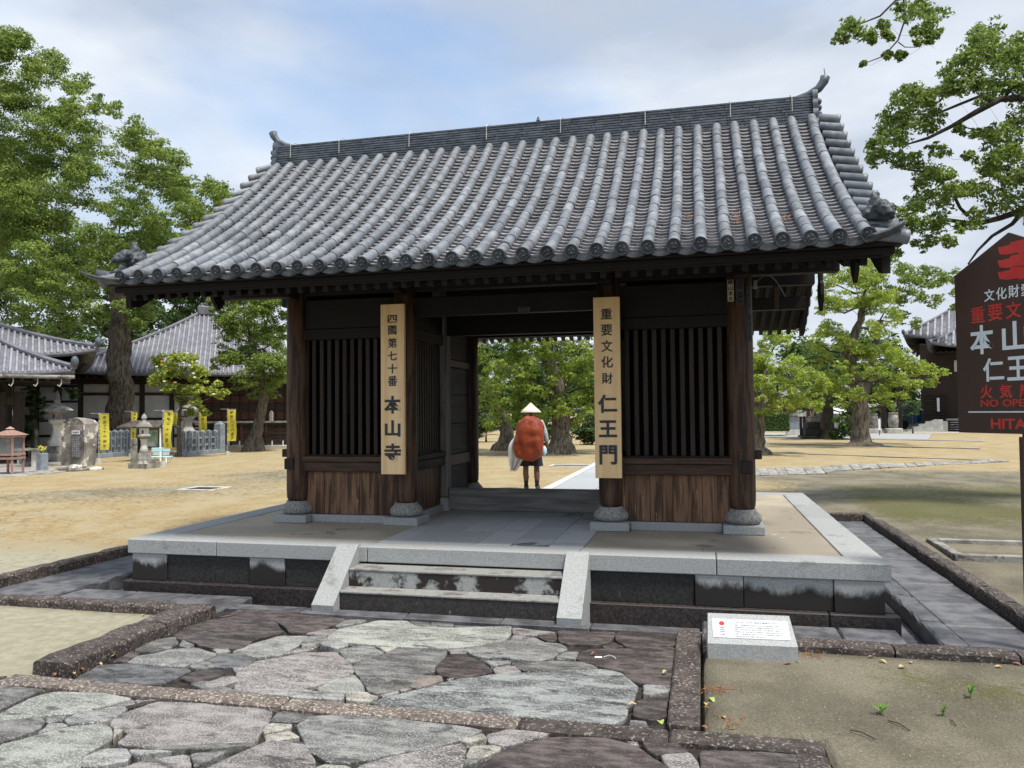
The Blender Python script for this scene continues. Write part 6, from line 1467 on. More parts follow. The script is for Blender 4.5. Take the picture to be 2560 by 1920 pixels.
for k in range(28):
    a, b_, c, d = Vector(edge[k][0]), Vector(edge[k+1][0]), Vector(edge[k+1][1]), Vector(edge[k][1])
    ce = (a+b_+c+d)/4; q = [ce+(p-ce)*.955 for p in (a, b_, c, d)]; z_ = .145+random.uniform(-.012, .012)
    MB().prism([tuple(p) for p in q], .07, z_).build('slab', M_['kerb_grey'] if False else M_['stone_old'], path2)

# granite path behind the gate
gp_ = MB().box(-1.06, 1.06, 4.66, 34, -.05, .09, .004).build('path', M_['joint'], kind='structure')
y = 4.68
while y < 34:
    l = random.uniform(.7, 1.1) if y < 20 else 2.
    for x0, x1 in ((-1.06, -.86), (-.85, -.01), (0, .85), (.86, 1.06)):
        MB().box(x0+.003, x1-.003, y, y+l-.006, .0, .14+(.004 if abs(x0+x1) > 1.8 else 0), .004).build('paver', M_['granite_lt'] if abs(x0+x1) > 1.8 else M_['paver_far'], gp_)
    y += l
# drain covers on the lawns
def cover(label, x, y, w_, d, z=.13, rz=0.):
    t = thing('drain_cover', label, 'drain cover', (x, y, z-.05), rz, 'drain covers in the lawn')
    for a in ((-w_, w_, -d, -d+.08), (-w_, w_, d-.08, d), (-w_, -w_+.08, -d+.081, d-.081), (w_-.08, w_, -d+.081, d-.081)): MB().box(*a, 0, .065, .006).build('frame', M_['stone_lt'], t)
    n = 6
    for k in range(n): MB().box(-w_+.085+(2*w_-.17)*k/n, -w_+.075+(2*w_-.17)*(k+1)/n, -d+.085, d-.085, 0, .05, .005).build('slat', M_['plinth_dark'], t)
cover('square drain cover with pale rim on the golden lawn left of the gate', *(-8.104,6.43), .42, .36, .12)
cover('drain cover in the straw grass beside the granite path beyond the gate', *(-1.503,13.78), .62, .36, .14)
# stone-framed pit on the right
fp = thing('lawn_pit', 'rectangular granite frame set in the lawn beside the sign post', 'stone pit', (5.25, 1.72, .03))
for a in ((-.62, 1.1, -.60, -.50), (-.50, 1.1, .44, .52), (-.62, -.52, -.50, .52)): MB().box(*a, -.05, .085, .008).build('frame_stone', M_['stone_old'], fp)
MB().box(-.52, 1.1, -.50, .44, -.09, -.01+.02, .006).build('pit_floor', M_['panel_dark'], fp)

# ------------------------------------------------------------------ left-hand temple furniture
def at_(u): return u
# tall stone lantern
x, y = (-18.183,13.156)
tl = thing('stone_lantern', 'tall pale stone lantern with a wide flared roof behind the inscribed rock', 'stone lantern', (x, y, .12))
s_ = 0.011   # metres per photograph pixel at its distance
def lv(v): return (1160-v)*s_
def hexl(prof, name, mat='stone_lt', n=6, par=tl, smooth=False): return MB().lathe([(r*s_, lv(v)) for r, v in prof], n).build(name, M_[mat], par, smooth=smooth)
hexl([(36, 1160), (34, 1128)], 'base_tier', 'stone_old', 4); hexl([(32, 1127.5), (30, 1108)], 'base_tier', 'stone_old', 4)
hexl([(24, 1107), (24, 1094), (18, 1085), (13, 1068), (11, 1058), (14, 1046), (22, 1040), (23, 1032), (22, 1030)], 'pedestal')
hexl([(13, 1029), (12, 1012)], 'light_box', 'stone_old', 6); MB().box(-3*s_, 3*s_, -14*s_, -11*s_, lv(1026), lv(1015), .005).build('window', M_['dark_metal'], tl)
hexl([(14, 1012), (44, 1003), (40, 1000), (22, 990), (12, 984), (8, 980)], 'roof', 'stone_old', 6)
hexl([(7, 980), (10, 974), (6, 969), (9, 965), (5, 960), (7, 956), (4, 953), (1, 945)], 'finial', 'stone_old', 10)
# inscribed rock monument
x, y = (-15.144,10.741)
mo = thing('rock_monument', 'upright brown-and-white rock monument with an inset dark inscription plaque', 'monument', (x, y, .12))
s_ = 0.01
R = np.random.default_rng(4)
pts = [(-38, 0), (-42, 30), (-40, 70), (-37, 100), (-30, 128), (-12, 134), (14, 137), (30, 130), (36, 120), (37, 60), (36, 0)]
V = []; F = []; n = len(pts)
for k, (yy, sc) in enumerate(((-.20, .93), (-.24, 1.), (.05, 1.03), (.24, .95))):
    for px, pz in pts: V.append((px*s_*sc+R.normal()*.02, yy+R.normal()*.03, max(.0, pz*s_*(.97+.03*sc)+R.normal()*.015)+.12))
for k in range(3): F += [(k*n+i, k*n+(i+1) % n, (k+1)*n+(i+1) % n, (k+1)*n+i) for i in range(n)]
F += [tuple(range(n))[::-1], tuple(range(3*n, 4*n))]
MB().add(V, F).build('rock', M_['stone_mon'], mo)
MB().box(0*s_, 29*s_, -.275, -.235, 32*s_+.05, 112*s_, .006).build('plaque', M_['gutter_slab'], mo)
for r_ in range(16):
    pass
M_['pale_ink'] = material('worn_white_lettering', [(.30,.31,.32), (.42,.43,.44)], 30, rough=.8, bump=0)
for c_ in range(5):
    ob('lettering', glyphs('寺国宝本堂大門山宝塔'[c_:]+'寺', .9, M_['pale_ink'], .001, .0, .06) if False else glyphs('本山寺', .05, M_['pale_ink'], .001, .0), mo, T((3.5+5.5*c_)*s_, -.277, (104-1*c_)*s_) @ RX(math.pi/2)) if False else None
MB().box(2*s_, 28*s_, -.285, -.276, 103*s_, 113*s_, .002).build('title_strip', M_['white_paint'], mo)
ob('lettering', glyphs('明治維新碑', .07, M_['ink'], .001, .01, 22*s_), mo, T(15*s_, -.286, 108*s_) @ RX(math.pi/2))
for c_ in range(4):
    for r_ in range(9):
        ch = '寺本堂国宝大塔門山仁王'[(c_*5+r_*3) % 11]
        ob('character', glyphs(ch, .052, M_['pale_ink'], .001, .0, .05), mo, T((5+6.4*c_)*s_, -.2765, (96-6.6*r_)*s_) @ RX(math.pi/2))
for px, w_, h in ((-22, 24, 14), (8, 34, 18), (-48, 20, 9), (52, 14, 10)):
    MB().ball((px*s_, -.16 if abs(px) < 40 else .1, h*s_*.35), (w_*s_*.9, .26, h*s_*.75), 9, 5).build('foot_rock', M_['stone_mon'], mo)
# small stone lantern
x, y = (-13.749,11.676)
sl_ = thing('stone_lantern', 'short weathered stone lantern standing on the golden lawn before the notice board', 'stone lantern', (x, y, .12))
s_ = 0.011
def lv(v): return (1171-v)*s_
def q(prof, name, mat, n=8): return MB().lathe([(r*s_*(1.41 if n == 4 else 1), lv(v)) for r, v in prof], n).build(name, M_[mat], sl_, smooth=n > 12)
q([(27, 1171), (27, 1158)], 'base_block', 'stone_old', 4); q([(23, 1157.6), (22, 1146)], 'base_block', 'stone_mon', 4)
q([(20, 1145.5), (17, 1131)], 'foot', 'stone_old', 6); q([(13, 1131), (9, 1118), (7, 1108), (8, 1098), (11, 1093)], 'shaft', 'stone_lt', 14)
q([(8, 1093), (17, 1087), (17, 1084), (13, 1081)], 'platform', 'stone_old', 14); q([(12, 1081), (12, 1065)], 'light_box', 'stone_lt', 6)
MB().box(2*s_, 6*s_, -12*s_, -9.5*s_, lv(1079), lv(1070), .004).build('window', M_['dark_metal'], sl_)
q([(8, 1065), (21, 1061), (19, 1058), (12, 1049), (6, 1048)], 'roof', 'stone_old', 6)
q([(6, 1048), (4, 1044), (7, 1038), (6, 1033), (1, 1026)], 'finial', 'stone_old', 12)
# second large lantern pedestal partly hidden by the magnolia
x, y = (-19.88,22.172)
t = thing('stone_lantern', 'large pale lantern base half hidden behind the magnolia foliage', 'stone lantern', (x, y, .12))
s_ = 0.016
for prof, nm, mt in (([(28, 0), (27, 26)], 'base_tier', 'stone_old'), ([(20, 26.5), (19, 52), (12, 64), (10, 78), (17, 86), (18, 92)], 'pedestal', 'stone_lt'), ([(10, 92.5), (10, 108)], 'light_box', 'stone_old'), ([(32, 108), (10, 124), (2, 140)], 'roof', 'stone_old')):
    MB().lathe([(r*s_, z*s_) for r, z in prof], 6).build(nm, M_[mt], t)
# flower stand post
x, y = (-16.126,10.479)
fv = thing('flower_stand', 'blue-grey stone pillar vase holding yellow flowers', 'vase', (x, y, .12), -.25)
s_ = 0.01
MB().box(-11*s_, 11*s_, -.11, .11, 0, 50*s_, .01).build('pillar', M_['stone_blue'], fv)
M_['yellow'] = material('yellow_petal', [(.70,.55,.03), (.80,.66,.06)], 9, rough=.6, bump=0)
R = np.random.default_rng(9)
mb = MB()
for k in range(26): mb.ball((R.normal()*.05, R.normal()*.04, 50*s_+.13+R.normal()*.03), .022, 6, 4)
mb.build('flowers', M_['yellow'], fv)
leaf_mesh(fv, 'leaves', R.normal(size=(90, 3))*np.array((.05, .04, .05))+np.array((0, 0, 50*s_+.06)), R.normal(size=(90, 3)), R.uniform(.3, 1, 90), .05, M_['leaf'], R)
# wooden offering box / lantern case with a roof
x, y = (-15.961,9.221)
wb = thing('candle_case', 'pinkish wooden candle case with a pyramid lid and glass sides at the left edge', 'candle case', (x, y, .12), .12)
s_ = 0.01
M_['pink_wood'] = wood('faded_pink_wood', (.26,.15,.12), (.40,.26,.21), 2)
for a in (-24, 20):
    for b_ in (-20, 20): MB().box((a)*s_, (a+5)*s_, b_*s_, (b_+5)*s_, 0, 106*s_, .006).build('leg', M_['pink_wood'], wb)
for z in (40, 50, 98): MB().box(-26*s_, 27*s_, -22*s_, 27*s_, z*s_, (z+6)*s_, .006).build('frame', M_['pink_wood'], wb)
V = [(-32*s_, -28*s_, 104.5*s_), (32*s_, -28*s_, 104.5*s_), (32*s_, 32*s_, 104.5*s_), (-32*s_, 32*s_, 104.5*s_), (0, 2*s_, 122*s_)]
MB().add(V, [(3, 2, 1, 0), (0, 1, 4), (1, 2, 4), (2, 3, 4), (3, 0, 4)]).build('lid', M_['pink_wood'], wb)
MB().add([(-8*s_, -6*s_, 121*s_), (8*s_, -6*s_, 121*s_), (8*s_, 10*s_, 121*s_), (-8*s_, 10*s_, 121*s_), (0, 2*s_, 128*s_)], [(3, 2, 1, 0), (0, 1, 4), (1, 2, 4), (2, 3, 4), (3, 0, 4)]).build('lid_cap', M_['pink_wood'], wb)
gm = bpy.data.materials.new('case_glass'); gm.use_nodes = True; g_ = gm.node_tree.nodes['Principled BSDF']; g_.inputs['Roughness'].default_value = .1; g_.inputs['Alpha'].default_value = .28; g_.inputs['Base Color'].default_value = (.3, .33, .35, 1)
MB().box(-20*s_, 19*s_, -20*s_, -19*s_, 57*s_, 97*s_, .001).build('glass_pane', gm, wb); MB().box(20*s_, 21*s_, -18*s_, 19*s_, 57*s_, 97*s_, .001).build('glass_pane', gm, wb)
for k in range(5): MB().box(-18*s_, 18*s_, -8*s_, 8*s_, (60+k*8)*s_, (61.5+k*8)*s_, .001).build('shelf_rod', M_['dark_metal'], wb)
# low stone bench by the post, paving edge
x, y = (-17.862,11.734)
t = thing('stone_table', 'low stone slab table between the flower stand and the leftmost hall', 'stone table', (x, y, .12))
MB().box(-.42, .42, -.2, .2, .50, .56, .01).build('slab', M_['stone_old'], t)
for a in (-.3, .22): MB().box(a, a+.08, -.12, .12, 0, .499, .01).build('leg', M_['stone_lt'], t)
x, y = (-22.678,16.815)
t = thing('stone_post', 'narrow inscribed stone post left of the tall lantern', 'stone post', (x, y, .12)); MB().box(-.11, .11, -.09, .09, 0, 1.05, .02).build('post_body', M_['stone_old'], t)
MB().prism([(-15.688,7.994), (-14.831,8.587), (-15.089,10.448), (-17.506,12.119), (-19.264,11.245)], .05, .135).build('pavement', M_['stone_old'], kind='structure')
# notice board with a little roof
x, y = (-16.173,14.973)
nb = thing('notice_board', 'roofed notice board with a green map behind the short stone lantern', 'notice board', (x, y, .12), .05)
s_ = 0.012
M_['green_map'] = material('green_map_print', [(.14,.30,.20), (.30,.42,.33)], 3.5, rough=.6, bump=0, spots=((.55,.58,.52), 5, .56, .6), contrast=(.42,.58))
for a, mt in ((-35, 'hall_wood'), (36, 'hall_wood')): MB().box(a*s_, (a+6)*s_, -.04, .06, 0, 108*s_, .01).build('post', M_[mt], nb)
MB().box(-27*s_, 31*s_, -.02, .02, 38*s_, 92*s_, .006).build('board', M_['hall_wood'], nb); MB().box(-25*s_, 29*s_, -.026, -.021, 40*s_, 88*s_, .001).build('map', M_['green_map'], nb)
MB().box(-24*s_, 18*s_, -.03, -.0265, 41*s_, 53*s_, .001).build('map_legend', M_['plaster'], nb)
V = [(-70*s_, -.55, 92*s_), (66*s_, -.55, 92*s_), (44*s_, 0, 110*s_), (-52*s_, 0, 110*s_), (-70*s_, .55, 92*s_), (66*s_, .55, 92*s_)]
V += [(a, b_, c+.05) for a, b_, c in V]
MB().add(V, [(0, 3, 2, 1), (3, 4, 5, 2), (6, 7, 8, 9), (9, 8, 11, 10), (0, 1, 7, 6), (4, 10, 11, 5), (0, 6, 9, 3), (3, 9, 10, 4), (1, 2, 8, 7), (2, 5, 11, 8)]).build('roof', M_['roof_brown'], nb)
MB().tube([(43*s_, -.12, 0), (41*s_, -.12, 92*s_)], .035, 8).build('white_pole', M_['white_paint'], nb)
# light-blue bench
x, y = (-15.054,14.242)
bn = thing('bench', 'pale blue slatted bench beside the notice board', 'bench', (x, y, .12), .1)
s_ = 0.012
M_['sky_paint'] = material('pale_blue_paint', [(.45,.68,.76), (.52,.74,.80)], 5, rough=.5, bump=.03)
MB().box(-40*s_, 14*s_, .10, .13, 29*s_, 40*s_, .01, M=RY(-.02)).build('backrest', M_['sky_paint'], bn)
for k in range(2): MB().box(-36*s_, 12*s_, .09, .11, (20+k*4)*s_, (22+k*4)*s_, .004).build('slat', M_['white_paint'], bn)
for k in range(3): MB().box(-30*s_, 26*s_, -.30+.12*k, -.20+.12*k, 15*s_, 17.5*s_, .006).build('seat_slat', M_['sky_paint'], bn)
for a in (-26, 22):
    for yy in (-.28, .06): MB().tube([(a*s_, yy, 15*s_), ((a+(2 if yy < 0 else -2))*s_, yy-.03, 0)], .02, 6).build('leg', M_['white_paint'], bn)
# stone balustrade fence posts (tamagaki)
def stake(t, h, w_, inset=True, mat='stone_blue'):
    c = MB().add([(-w_, -w_, 0), (w_, -w_, 0), (w_, w_, 0), (-w_, w_, 0), (-w_, -w_, h), (w_, -w_, h), (w_, w_, h), (-w_, w_, h), (0, 0, h+w_*.9)],
                 [(3, 2, 1, 0), (0, 1, 5, 4), (1, 2, 6, 5), (2, 3, 7, 6), (3, 0, 4, 7), (4, 5, 8), (5, 6, 8), (6, 7, 8), (7, 4, 8)]).mesh('stake', M_[mat])
    return c
M_['stone_blue_dk'] = material('engraved_recess', [(.07,.085,.11), (.10,.12,.15)], 9, rough=.8, bump=0)
def balustrade(name, label, pA, pB, n, h, w_, end=False, base=.18):
    a = Vector(pA); b_ = Vector(pB); d = b_-a; L_ = d.length
    t = thing(name, label, 'stone fence', (a.x, a.y, .10), math.atan2(d.y, d.x))
    MB().box(-.1, L_+.1, -.12, .12, 0, base, .01).build('base_stone', M_['stone_blue'], t)
    st = stake(t, h-base, w_)
    for k in range(n):
        o = ob('stake', st, t, T(L_*(k+.5)/n, 0, base)); MB().box(-w_*.5, w_*.5, -w_-.004, -w_+.001, (h-base)*.12, (h-base)*.72, .001).build('inscription', M_['stone_blue_dk'], o)
        MB().box(-w_*.5, w_*.5, -w_-.004, -w_+.001, (h-base)*.78, (h-base)*.92, .001).build('inscription', M_['stone_blue_dk'], o)
    for z in (.25, .62): MB().box(0, L_, -w_*.5, w_*.5, base+(h-base)*z, base+(h-base)*z+.07, .004).build('rail', M_['stone_blue'], t)
    if end:
        c = ob('end_post', stake(t, h*1.28, w_*2.0), t, T(L_+w_*1.2, 0, 0))
    return t
balustrade('stone_fence', 'blue-grey stone stake fence with a tall end pillar right of the magnolia trunk', (-16.884,17.512), (-16.74,19.746), 6, 0.915, 0.074, True)
balustrade('stone_fence', 'blue-grey stone stake fence at the foot of the huge camphor trunk', (-19.354,16.313), (-19.305,17.865), 5, 0.961, 0.088)
x, y = (-15.505,13.418)
t = thing('stone_slab', 'upright grey-green stone slab left of the short lantern', 'stone slab', (x, y, .12)); MB().box(-.085, .085, -.06, .06, 0, .80, .01).build('slab_body', M_['stone_old'], t)
# yellow banners
M_['banner'] = material('yellow_banner_cloth', [(.62,.56,.06), (.74,.66,.10)], 3, rough=.85, bump=.05, transl=.25)
M_['ban_ink'] = material('olive_ink', [(.11,.10,.02), (.15,.13,.03)], 9, rough=.8, bump=0)
M_['pole_dark'] = material('banner_pole', [(.32,.32,.30), (.42,.42,.4)], 6, rough=.5, bump=0)
def banner(label, u, v0, v1, w_px, D, pts, side=-1):
    x, y = pts; s_ = D/1966.
    t = thing('yellow_banner', label, 'banner', (x, y, .12), 0.235+random.uniform(-.2, .2), 'yellow temple banners')
    w_ = w_px*s_; zt = (1029-v0)*s_+1.55; zb = (1029-v1)*s_+1.55
    MB().tube([(-w_/2-.03, .01, 0), (-w_/2-.03, .01, zt+.05)], .012, 6).build('pole', M_['pole_dark'], t)
    MB().tube([(-w_/2-.30, .01, zt+.03), (w_/2, .01, zt+.02)], .007, 5).build('arm', M_['pole_dark'], t)
    n = 14; V = []; F = []; ph = random.uniform(0, 6)
    wob = lambda z, u_: .035*math.sin(z*4+ph)*(.5+u_)
    for i in range(n+1):
        z = zt+(zb-zt)*i/n; sw = .03*math.sin(i*.4+ph)
        for j in range(4):
            u_ = j/3-.5; V.append((u_*w_+sw*i/n, wob(z, u_+.5), z))
    for i in range(n):
        for j in range(3): F.append((i*4+j, i*4+j+1, (i+1)*4+j+1, (i+1)*4+j))
    o = MB().add(V, F).build('cloth', M_['banner'], t); sd_ = o.modifiers.new('solid', 'SOLIDIFY'); sd_.thickness = .004
    chs = '南無三十六童子'
    for i, c in enumerate(chs):
        f = (i+.6)/7.3; z = zt+(zb-zt)*f; sw = .03*math.sin(n*f*.4+ph)*f
        ob('character', glyphs(c, (zt-zb)/9.6, M_['ban_ink'], .001, .012, w_*.42), t, T(sw, wob(z, .5)-.008, z) @ RX(math.pi/2))
    for i in range(5):
        z = zt+(zb-zt)*i/5; MB().box(-w_/2-.04, -w_/2+.005, -.002, .012, z-.012, z+.012, .001).build('loop', M_['white_paint'], t)
    MB().lathe([(.10, 0), (.08, .16)], 8, T(-w_/2-.03, .01, -.02)).build('foot', M_['stone_lt'], t)
for lab, u, v0, v1, w_, D, pt in (
    ('leftmost yellow banner, hanging just right of the rock monument', 261, 1026, 1115, 21, 26, (-17.135,14.023)),
    ('narrow yellow banner mostly hidden behind the notice board roof', 337, 1022, 1090, 14, 29, (-18.271,16.838)),
    ('yellow banner in front of the notice board roof end, the fully lettered one', 418, 1020, 1112, 22, 24, (-13.51,12.422)),
    ('yellow banner half covered by its neighbour at the magnolia trunk', 439, 1026, 1060, 12, 30, (-17.457,18.062)),
    ('yellow banner standing behind the stone stake fence right of the magnolia', 508, 1024, 1102, 20, 31, (-17.033,19.192)),
    ('rightmost yellow banner, beside the tall fence pillar', 579, 1018, 1096, 21, 30, (-15.35,18.566))):
    banner(lab, u, v0, v1, w_, D, pt)

# ------------------------------------------------------------------ walker
D_ = 15.45
px_, py_ = (-1.251,7.128)
pe = thing('person', 'walker seen from behind in white conical hat, dark shorts and black socks', 'person', (px_, py_, .12), 0.141)
M_['skin'] = material('tanned_skin', [(.12,.06,.04), (.17,.09,.06)], 9, rough=.55, bump=.05)
M_['black_cloth'] = material('black_cloth', [(.012,.012,.015), (.025,.025,.03)], 9, rough=.9, bump=.2)
M_['shirt'] = material('grey_shirt', [(.30,.33,.36), (.40,.42,.45)], 5, rough=.9, bump=.15)
M_['orange'] = material('orange_rain_cover', [(.17,.024,.007), (.25,.043,.010)], 3, rough=.6, bump=.35, bscale=9, bdist=.02)
M_['white_cloth'] = material('white_cloth', [(.66,.68,.70), (.76,.77,.78)], 4, rough=.8, bump=.2, transl=.25)
M_['hat'] = material('woven_straw_hat', [(.60,.52,.40), (.74,.67,.54)], 22, rough=.8, bump=.25)
def skin_obj(name, verts, edges, mat, parent, root=0, sub=2):
    me = bpy.data.meshes.new(name); me.from_pydata([v[0] for v in verts], edges, []); me.materials.append(mat)
    o = ob(name, me, parent); md = o.modifiers.new('skin', 'SKIN'); md.use_smooth_shade = True
    for i, v in enumerate(verts):
        r = v[1] if hasattr(v[1], '__len__') else (v[1], v[1]); me.skin_vertices[0].data[i].radius = r
    me.skin_vertices[0].data[root].use_root = True
    ss = o.modifiers.new('sub', 'SUBSURF'); ss.levels = sub; ss.render_levels = sub
    return o
vb = [((0, 0, .88), (.13, .10)), ((0, .02, 1.08), (.12, .09)), ((0, .03, 1.28), (.16, .10)), ((0, .03, 1.38), (.07, .06)), ((0, .04, 1.45), (.052, .055)), ((0, .06, 1.54), (.075, .09)), ((0, .06, 1.64), (.05, .06)),
      ((-.10, 0, .82), .085), ((-.105, .02, .60), .072), ((-.105, .0, .44), .058), ((-.105, -.035, .32), .064), ((-.10, -.01, .12), .038), ((-.10, -.01, .05), .038), ((-.11, .12, .025), .032),
      ((.10, 0, .82), .085), ((.105, .02, .60), .072), ((.11, .0, .44), .058), ((.115, -.035, .32), .064), ((.115, -.01, .12), .038), ((.115, -.01, .05), .038), ((.14, .12, .025), .032),
      ((-.18, .03, 1.33), .055), ((-.25, .02, 1.08), .042), ((-.24, .16, .90), .033), ((-.23, .22, .84), .028),
      ((.19, .03, 1.33), .055), ((.27, .0, 1.10), .043), ((.315, .05, .88), .032), ((.32, .09, .79), .028)]
eb = [(0, 1), (1, 2), (2, 3), (3, 4), (4, 5), (5, 6), (0, 7), (7, 8), (8, 9), (9, 10), (10, 11), (11, 12), (12, 13), (0, 14), (14, 15), (15, 16), (16, 17), (17, 18), (18, 19), (19, 20), (2, 21), (21, 22), (22, 23), (23, 24), (2, 25), (25, 26), (26, 27), (27, 28)]
skin_obj('body', vb, eb, M_['skin'], pe)
for hx, hy, hz, sg in ((-.23, .25, .80, -1), (.322, .105, .74, 1)):
    for k in range(4): MB().tube([(hx+sg*.0, hy-.03+.018*k, hz), (hx, hy-.03+.018*k, hz-.035), (hx-sg*.015, hy-.03+.018*k, hz-.065+.008*abs(k-1.5))], [.010, .009, .007], 6).build('finger', M_['skin'], pe, smooth=True)
    MB().tube([(hx-sg*.012, hy+.0, hz+.03), (hx-sg*.03, hy+.02, hz-.01), (hx-sg*.028, hy+.03, hz-.035)], [.012, .010, .007], 6).build('thumb', M_['skin'], pe, smooth=True)
# shorts: two flared legs and a waist
sh_ = MB()
def ring(cx, cy, z, rx, ry, n=14): return [(cx+rx*math.cos(2*math.pi*k/n), cy+ry*math.sin(2*math.pi*k/n), z+.006*math.sin(5*k)) for k in range(n)]
for sx in (-1, 1):
    rs = [ring(sx*.085, 0, .95, .10, .115), ring(sx*.095, 0, .74, .115, .125), ring(sx*.110, .0, .56, .118, .125), ring(sx*.120, .0, .475, .122, .125)]
    V = sum(rs, []); F = []
    for k in range(3): F += [(k*14+i, k*14+(i+1) % 14, (k+1)*14+(i+1) % 14, (k+1)*14+i) for i in range(14)]
    sh_.add(V, F)
sh_.ball((0, 0, .86), (.18, .125, .12), 14, 8)
sh_.build('shorts', M_['black_cloth'], pe, smooth=True)
for sx, x_ in ((-1, -.10), (1, .115)):
    MB().lathe([(.056, .29), (.057, .27), (.047, .19), (.040, .12), (.045, .07)], 12, T(x_, -.016, 0)).build('sock', M_['black_cloth'], pe, smooth=True)
    mb = MB(); mb.ball((x_+.012*(sx > 0), .04, .05), (.048, .135, .055), 12, 6); mb.build('shoe', M_['dark_metal'], pe, smooth=True)
skin_obj('shirt', [((0, .0, .90), (.14, .11)), ((0, .02, 1.10), (.145, .11)), ((0, .03, 1.30), (.19, .115)), ((-.20, .03, 1.335), .068), ((-.262, .02, 1.10), .056), ((.21, .03, 1.335), .068), ((.285, .0, 1.12), .056), ((.32, .04, .93), .046)],
         [(0, 1), (1, 2), (2, 3), (3, 4), (2, 5), (5, 6), (6, 7)], M_['shirt'], pe)
MB().lathe([(.205, 1.535), (.203, 1.528), (.105, 1.62), (.0, 1.705)][1:] , 28, T(0, .06, 0), cap=False).build('hat_lining', M_['hat'], pe)
MB().lathe([(.205, 1.532), (.208, 1.540), (.155, 1.592), (.100, 1.638), (.045, 1.690), (.006, 1.728)], 32, T(0, .06, 0), cap=False).build('conical_hat', M_['hat'], pe, smooth=True)
MB().ball((.0, .10, 1.53), (.012, .03, .02), 6, 4).build('nose', M_['skin'], pe)
for sx in (-1, 1): MB().ball((sx*.078, .06, 1.53), (.012, .022, .032), 8, 5).build('ear', M_['skin'], pe, smooth=True)
# flapping white cloth at the left hip
def sheet(rows, name, mat, th=.006):
    V = []; F = []; n = len(rows[0])
    for r in rows: V += r
    for i in range(len(rows)-1):
        for j in range(n-1): F.append((i*n+j, i*n+j+1, (i+1)*n+j+1, (i+1)*n+j))
    o = MB().add(V, F).build(name, M_[mat], pe, smooth=True); a = o.modifiers.new('solid', 'SOLIDIFY'); a.thickness = th
    b_ = o.modifiers.new('sub', 'SUBSURF'); b_.levels = 2; b_.render_levels = 2
    return o
rows = []
for i, (z, xl, xr) in enumerate(((1.15, -.24, -.10), (1.04, -.35, -.12), (.90, -.43, -.12), (.78, -.46, -.10), (.66, -.44, -.08), (.54, -.43, -.16), (.44, -.42, -.27), (.38, -.40, -.31))):
    rows.append([(xl+(xr-xl)*j/9+.012*math.sin(i*2.3), -.10+.06*math.sin(j*2.1+i*.35), z+.035*math.sin(j*2.4+i*1.3)*(i/7)) for j in range(10)])
sheet(rows, 'white_cloth', 'white_cloth')
rows = []
for i, (z, xl, xr) in enumerate(((.84, -.18, .0), (.72, -.22, -.02), (.60, -.26, -.06), (.46, -.24, -.10))):
    rows.append([(xl+(xr-xl)*j/5, .10+.03*math.sin(j*1.9+i), z) for j in range(6)])
sheet(rows, 'white_cloth', 'white_cloth')
MB().ball((.27, -.02, .77), (.05, .03, .09), 8, 6).build('blue_bag', M_['sky_paint'], pe, smooth=True)
# backpack in an orange cover
bp_ = thing('backpack', 'large backpack under an orange rain cover on the walker\'s back', 'backpack', (px_, py_, .12), 0.141)
V = []; F = []; n = 40; R = np.random.default_rng(2)
prof = [(.595, .02, .02), (.61, .16, .12), (.66, .235, .17), (.75, .285, .20), (.86, .315, .22), (1.0, .30, .22), (1.14, .285, .21), (1.26, .275, .20), (1.36, .24, .17), (1.43, .16, .12), (1.455, .03, .03)]
for k, (z, rx, ry) in enumerate(prof):
    for i in range(n):
        a = 2*math.pi*i/n; w_ = 1+.03*math.sin(3*a+z*5)-.05*abs(math.sin(2.5*a-z*3.2))**3-.035*abs(math.sin(4.5*a+z*5))**5+.012*math.sin(11*a+z*21)
        e = .66; ca, sa = math.cos(a), math.sin(a)
        V.append((rx*w_*math.copysign(abs(ca)**e, ca)-.01+.02*math.sin(z*6), -.21+ry*w_*math.copysign(abs(sa)**e, sa), z+.012*math.sin(4*a+k)))
for k in range(len(prof)-1): F += [(k*n+i, k*n+(i+1) % n, (k+1)*n+(i+1) % n, (k+1)*n+i) for i in range(n)]
F += [tuple(range(n))[::-1], tuple(range((len(prof)-1)*n, len(prof)*n))]
o = MB().add(V, F).build('rain_cover', M_['orange'], bp_, smooth=True)
a = o.modifiers.new('sub', 'SUBSURF'); a.levels = 2; a.render_levels = 2
tx = bpy.data.textures.new('folds', 'CLOUDS'); tx.noise_scale = .15; dm = o.modifiers.new('folds', 'DISPLACE'); dm.texture = tx; dm.strength = .06
for sx in (-1, 1): MB().tube([(sx*.12, -.05, 1.36), (sx*.13, .08, 1.40), (sx*.14, .14, 1.25), (sx*.17, .06, 1.0), (sx*.16, -.05, .92)], .018, 6).build('strap', M_['black_cloth'], bp_)

# ------------------------------------------------------------------ fire-prevention sign board
SW_, SA_ = 0.462, -1.02
sg = thing('sign_board', 'brown pentagonal sign board with red and white lettering at the right edge', 'sign board', (4.187,-1.914,0.03), SA_)
zb_ = .03
M_['brown_paint'] = material('brown_enamel', [(.048,.026,.020), (.062,.034,.026)], 2, rough=.45, bump=.02, spec=.4)
M_['red_paint'] = material('red_print', [(.50,.035,.03), (.56,.05,.04)], 5, rough=.4, bump=0)
M_['sign_white'] = material('white_print', [(.62,.70,.74), (.68,.75,.78)], 5, rough=.4, bump=0)
zl0, zl1, za = 1.483-zb_, 2.677-zb_, 2.912-zb_
h = SW_
pts = [(-h, zl0), (h, zl0), (h, zl1), (0, za), (-h, zl1)]
V = [(x, -.012, z) for x, z in pts]+[(x, .012, z) for x, z in pts]
MB().add(V, [(0, 1, 2, 3, 4), (9, 8, 7, 6, 5)]+[(i, 5+i, 5+(i+1) % 5, (i+1) % 5) for i in range(5)]).build('panel', M_['brown_paint'], sg)
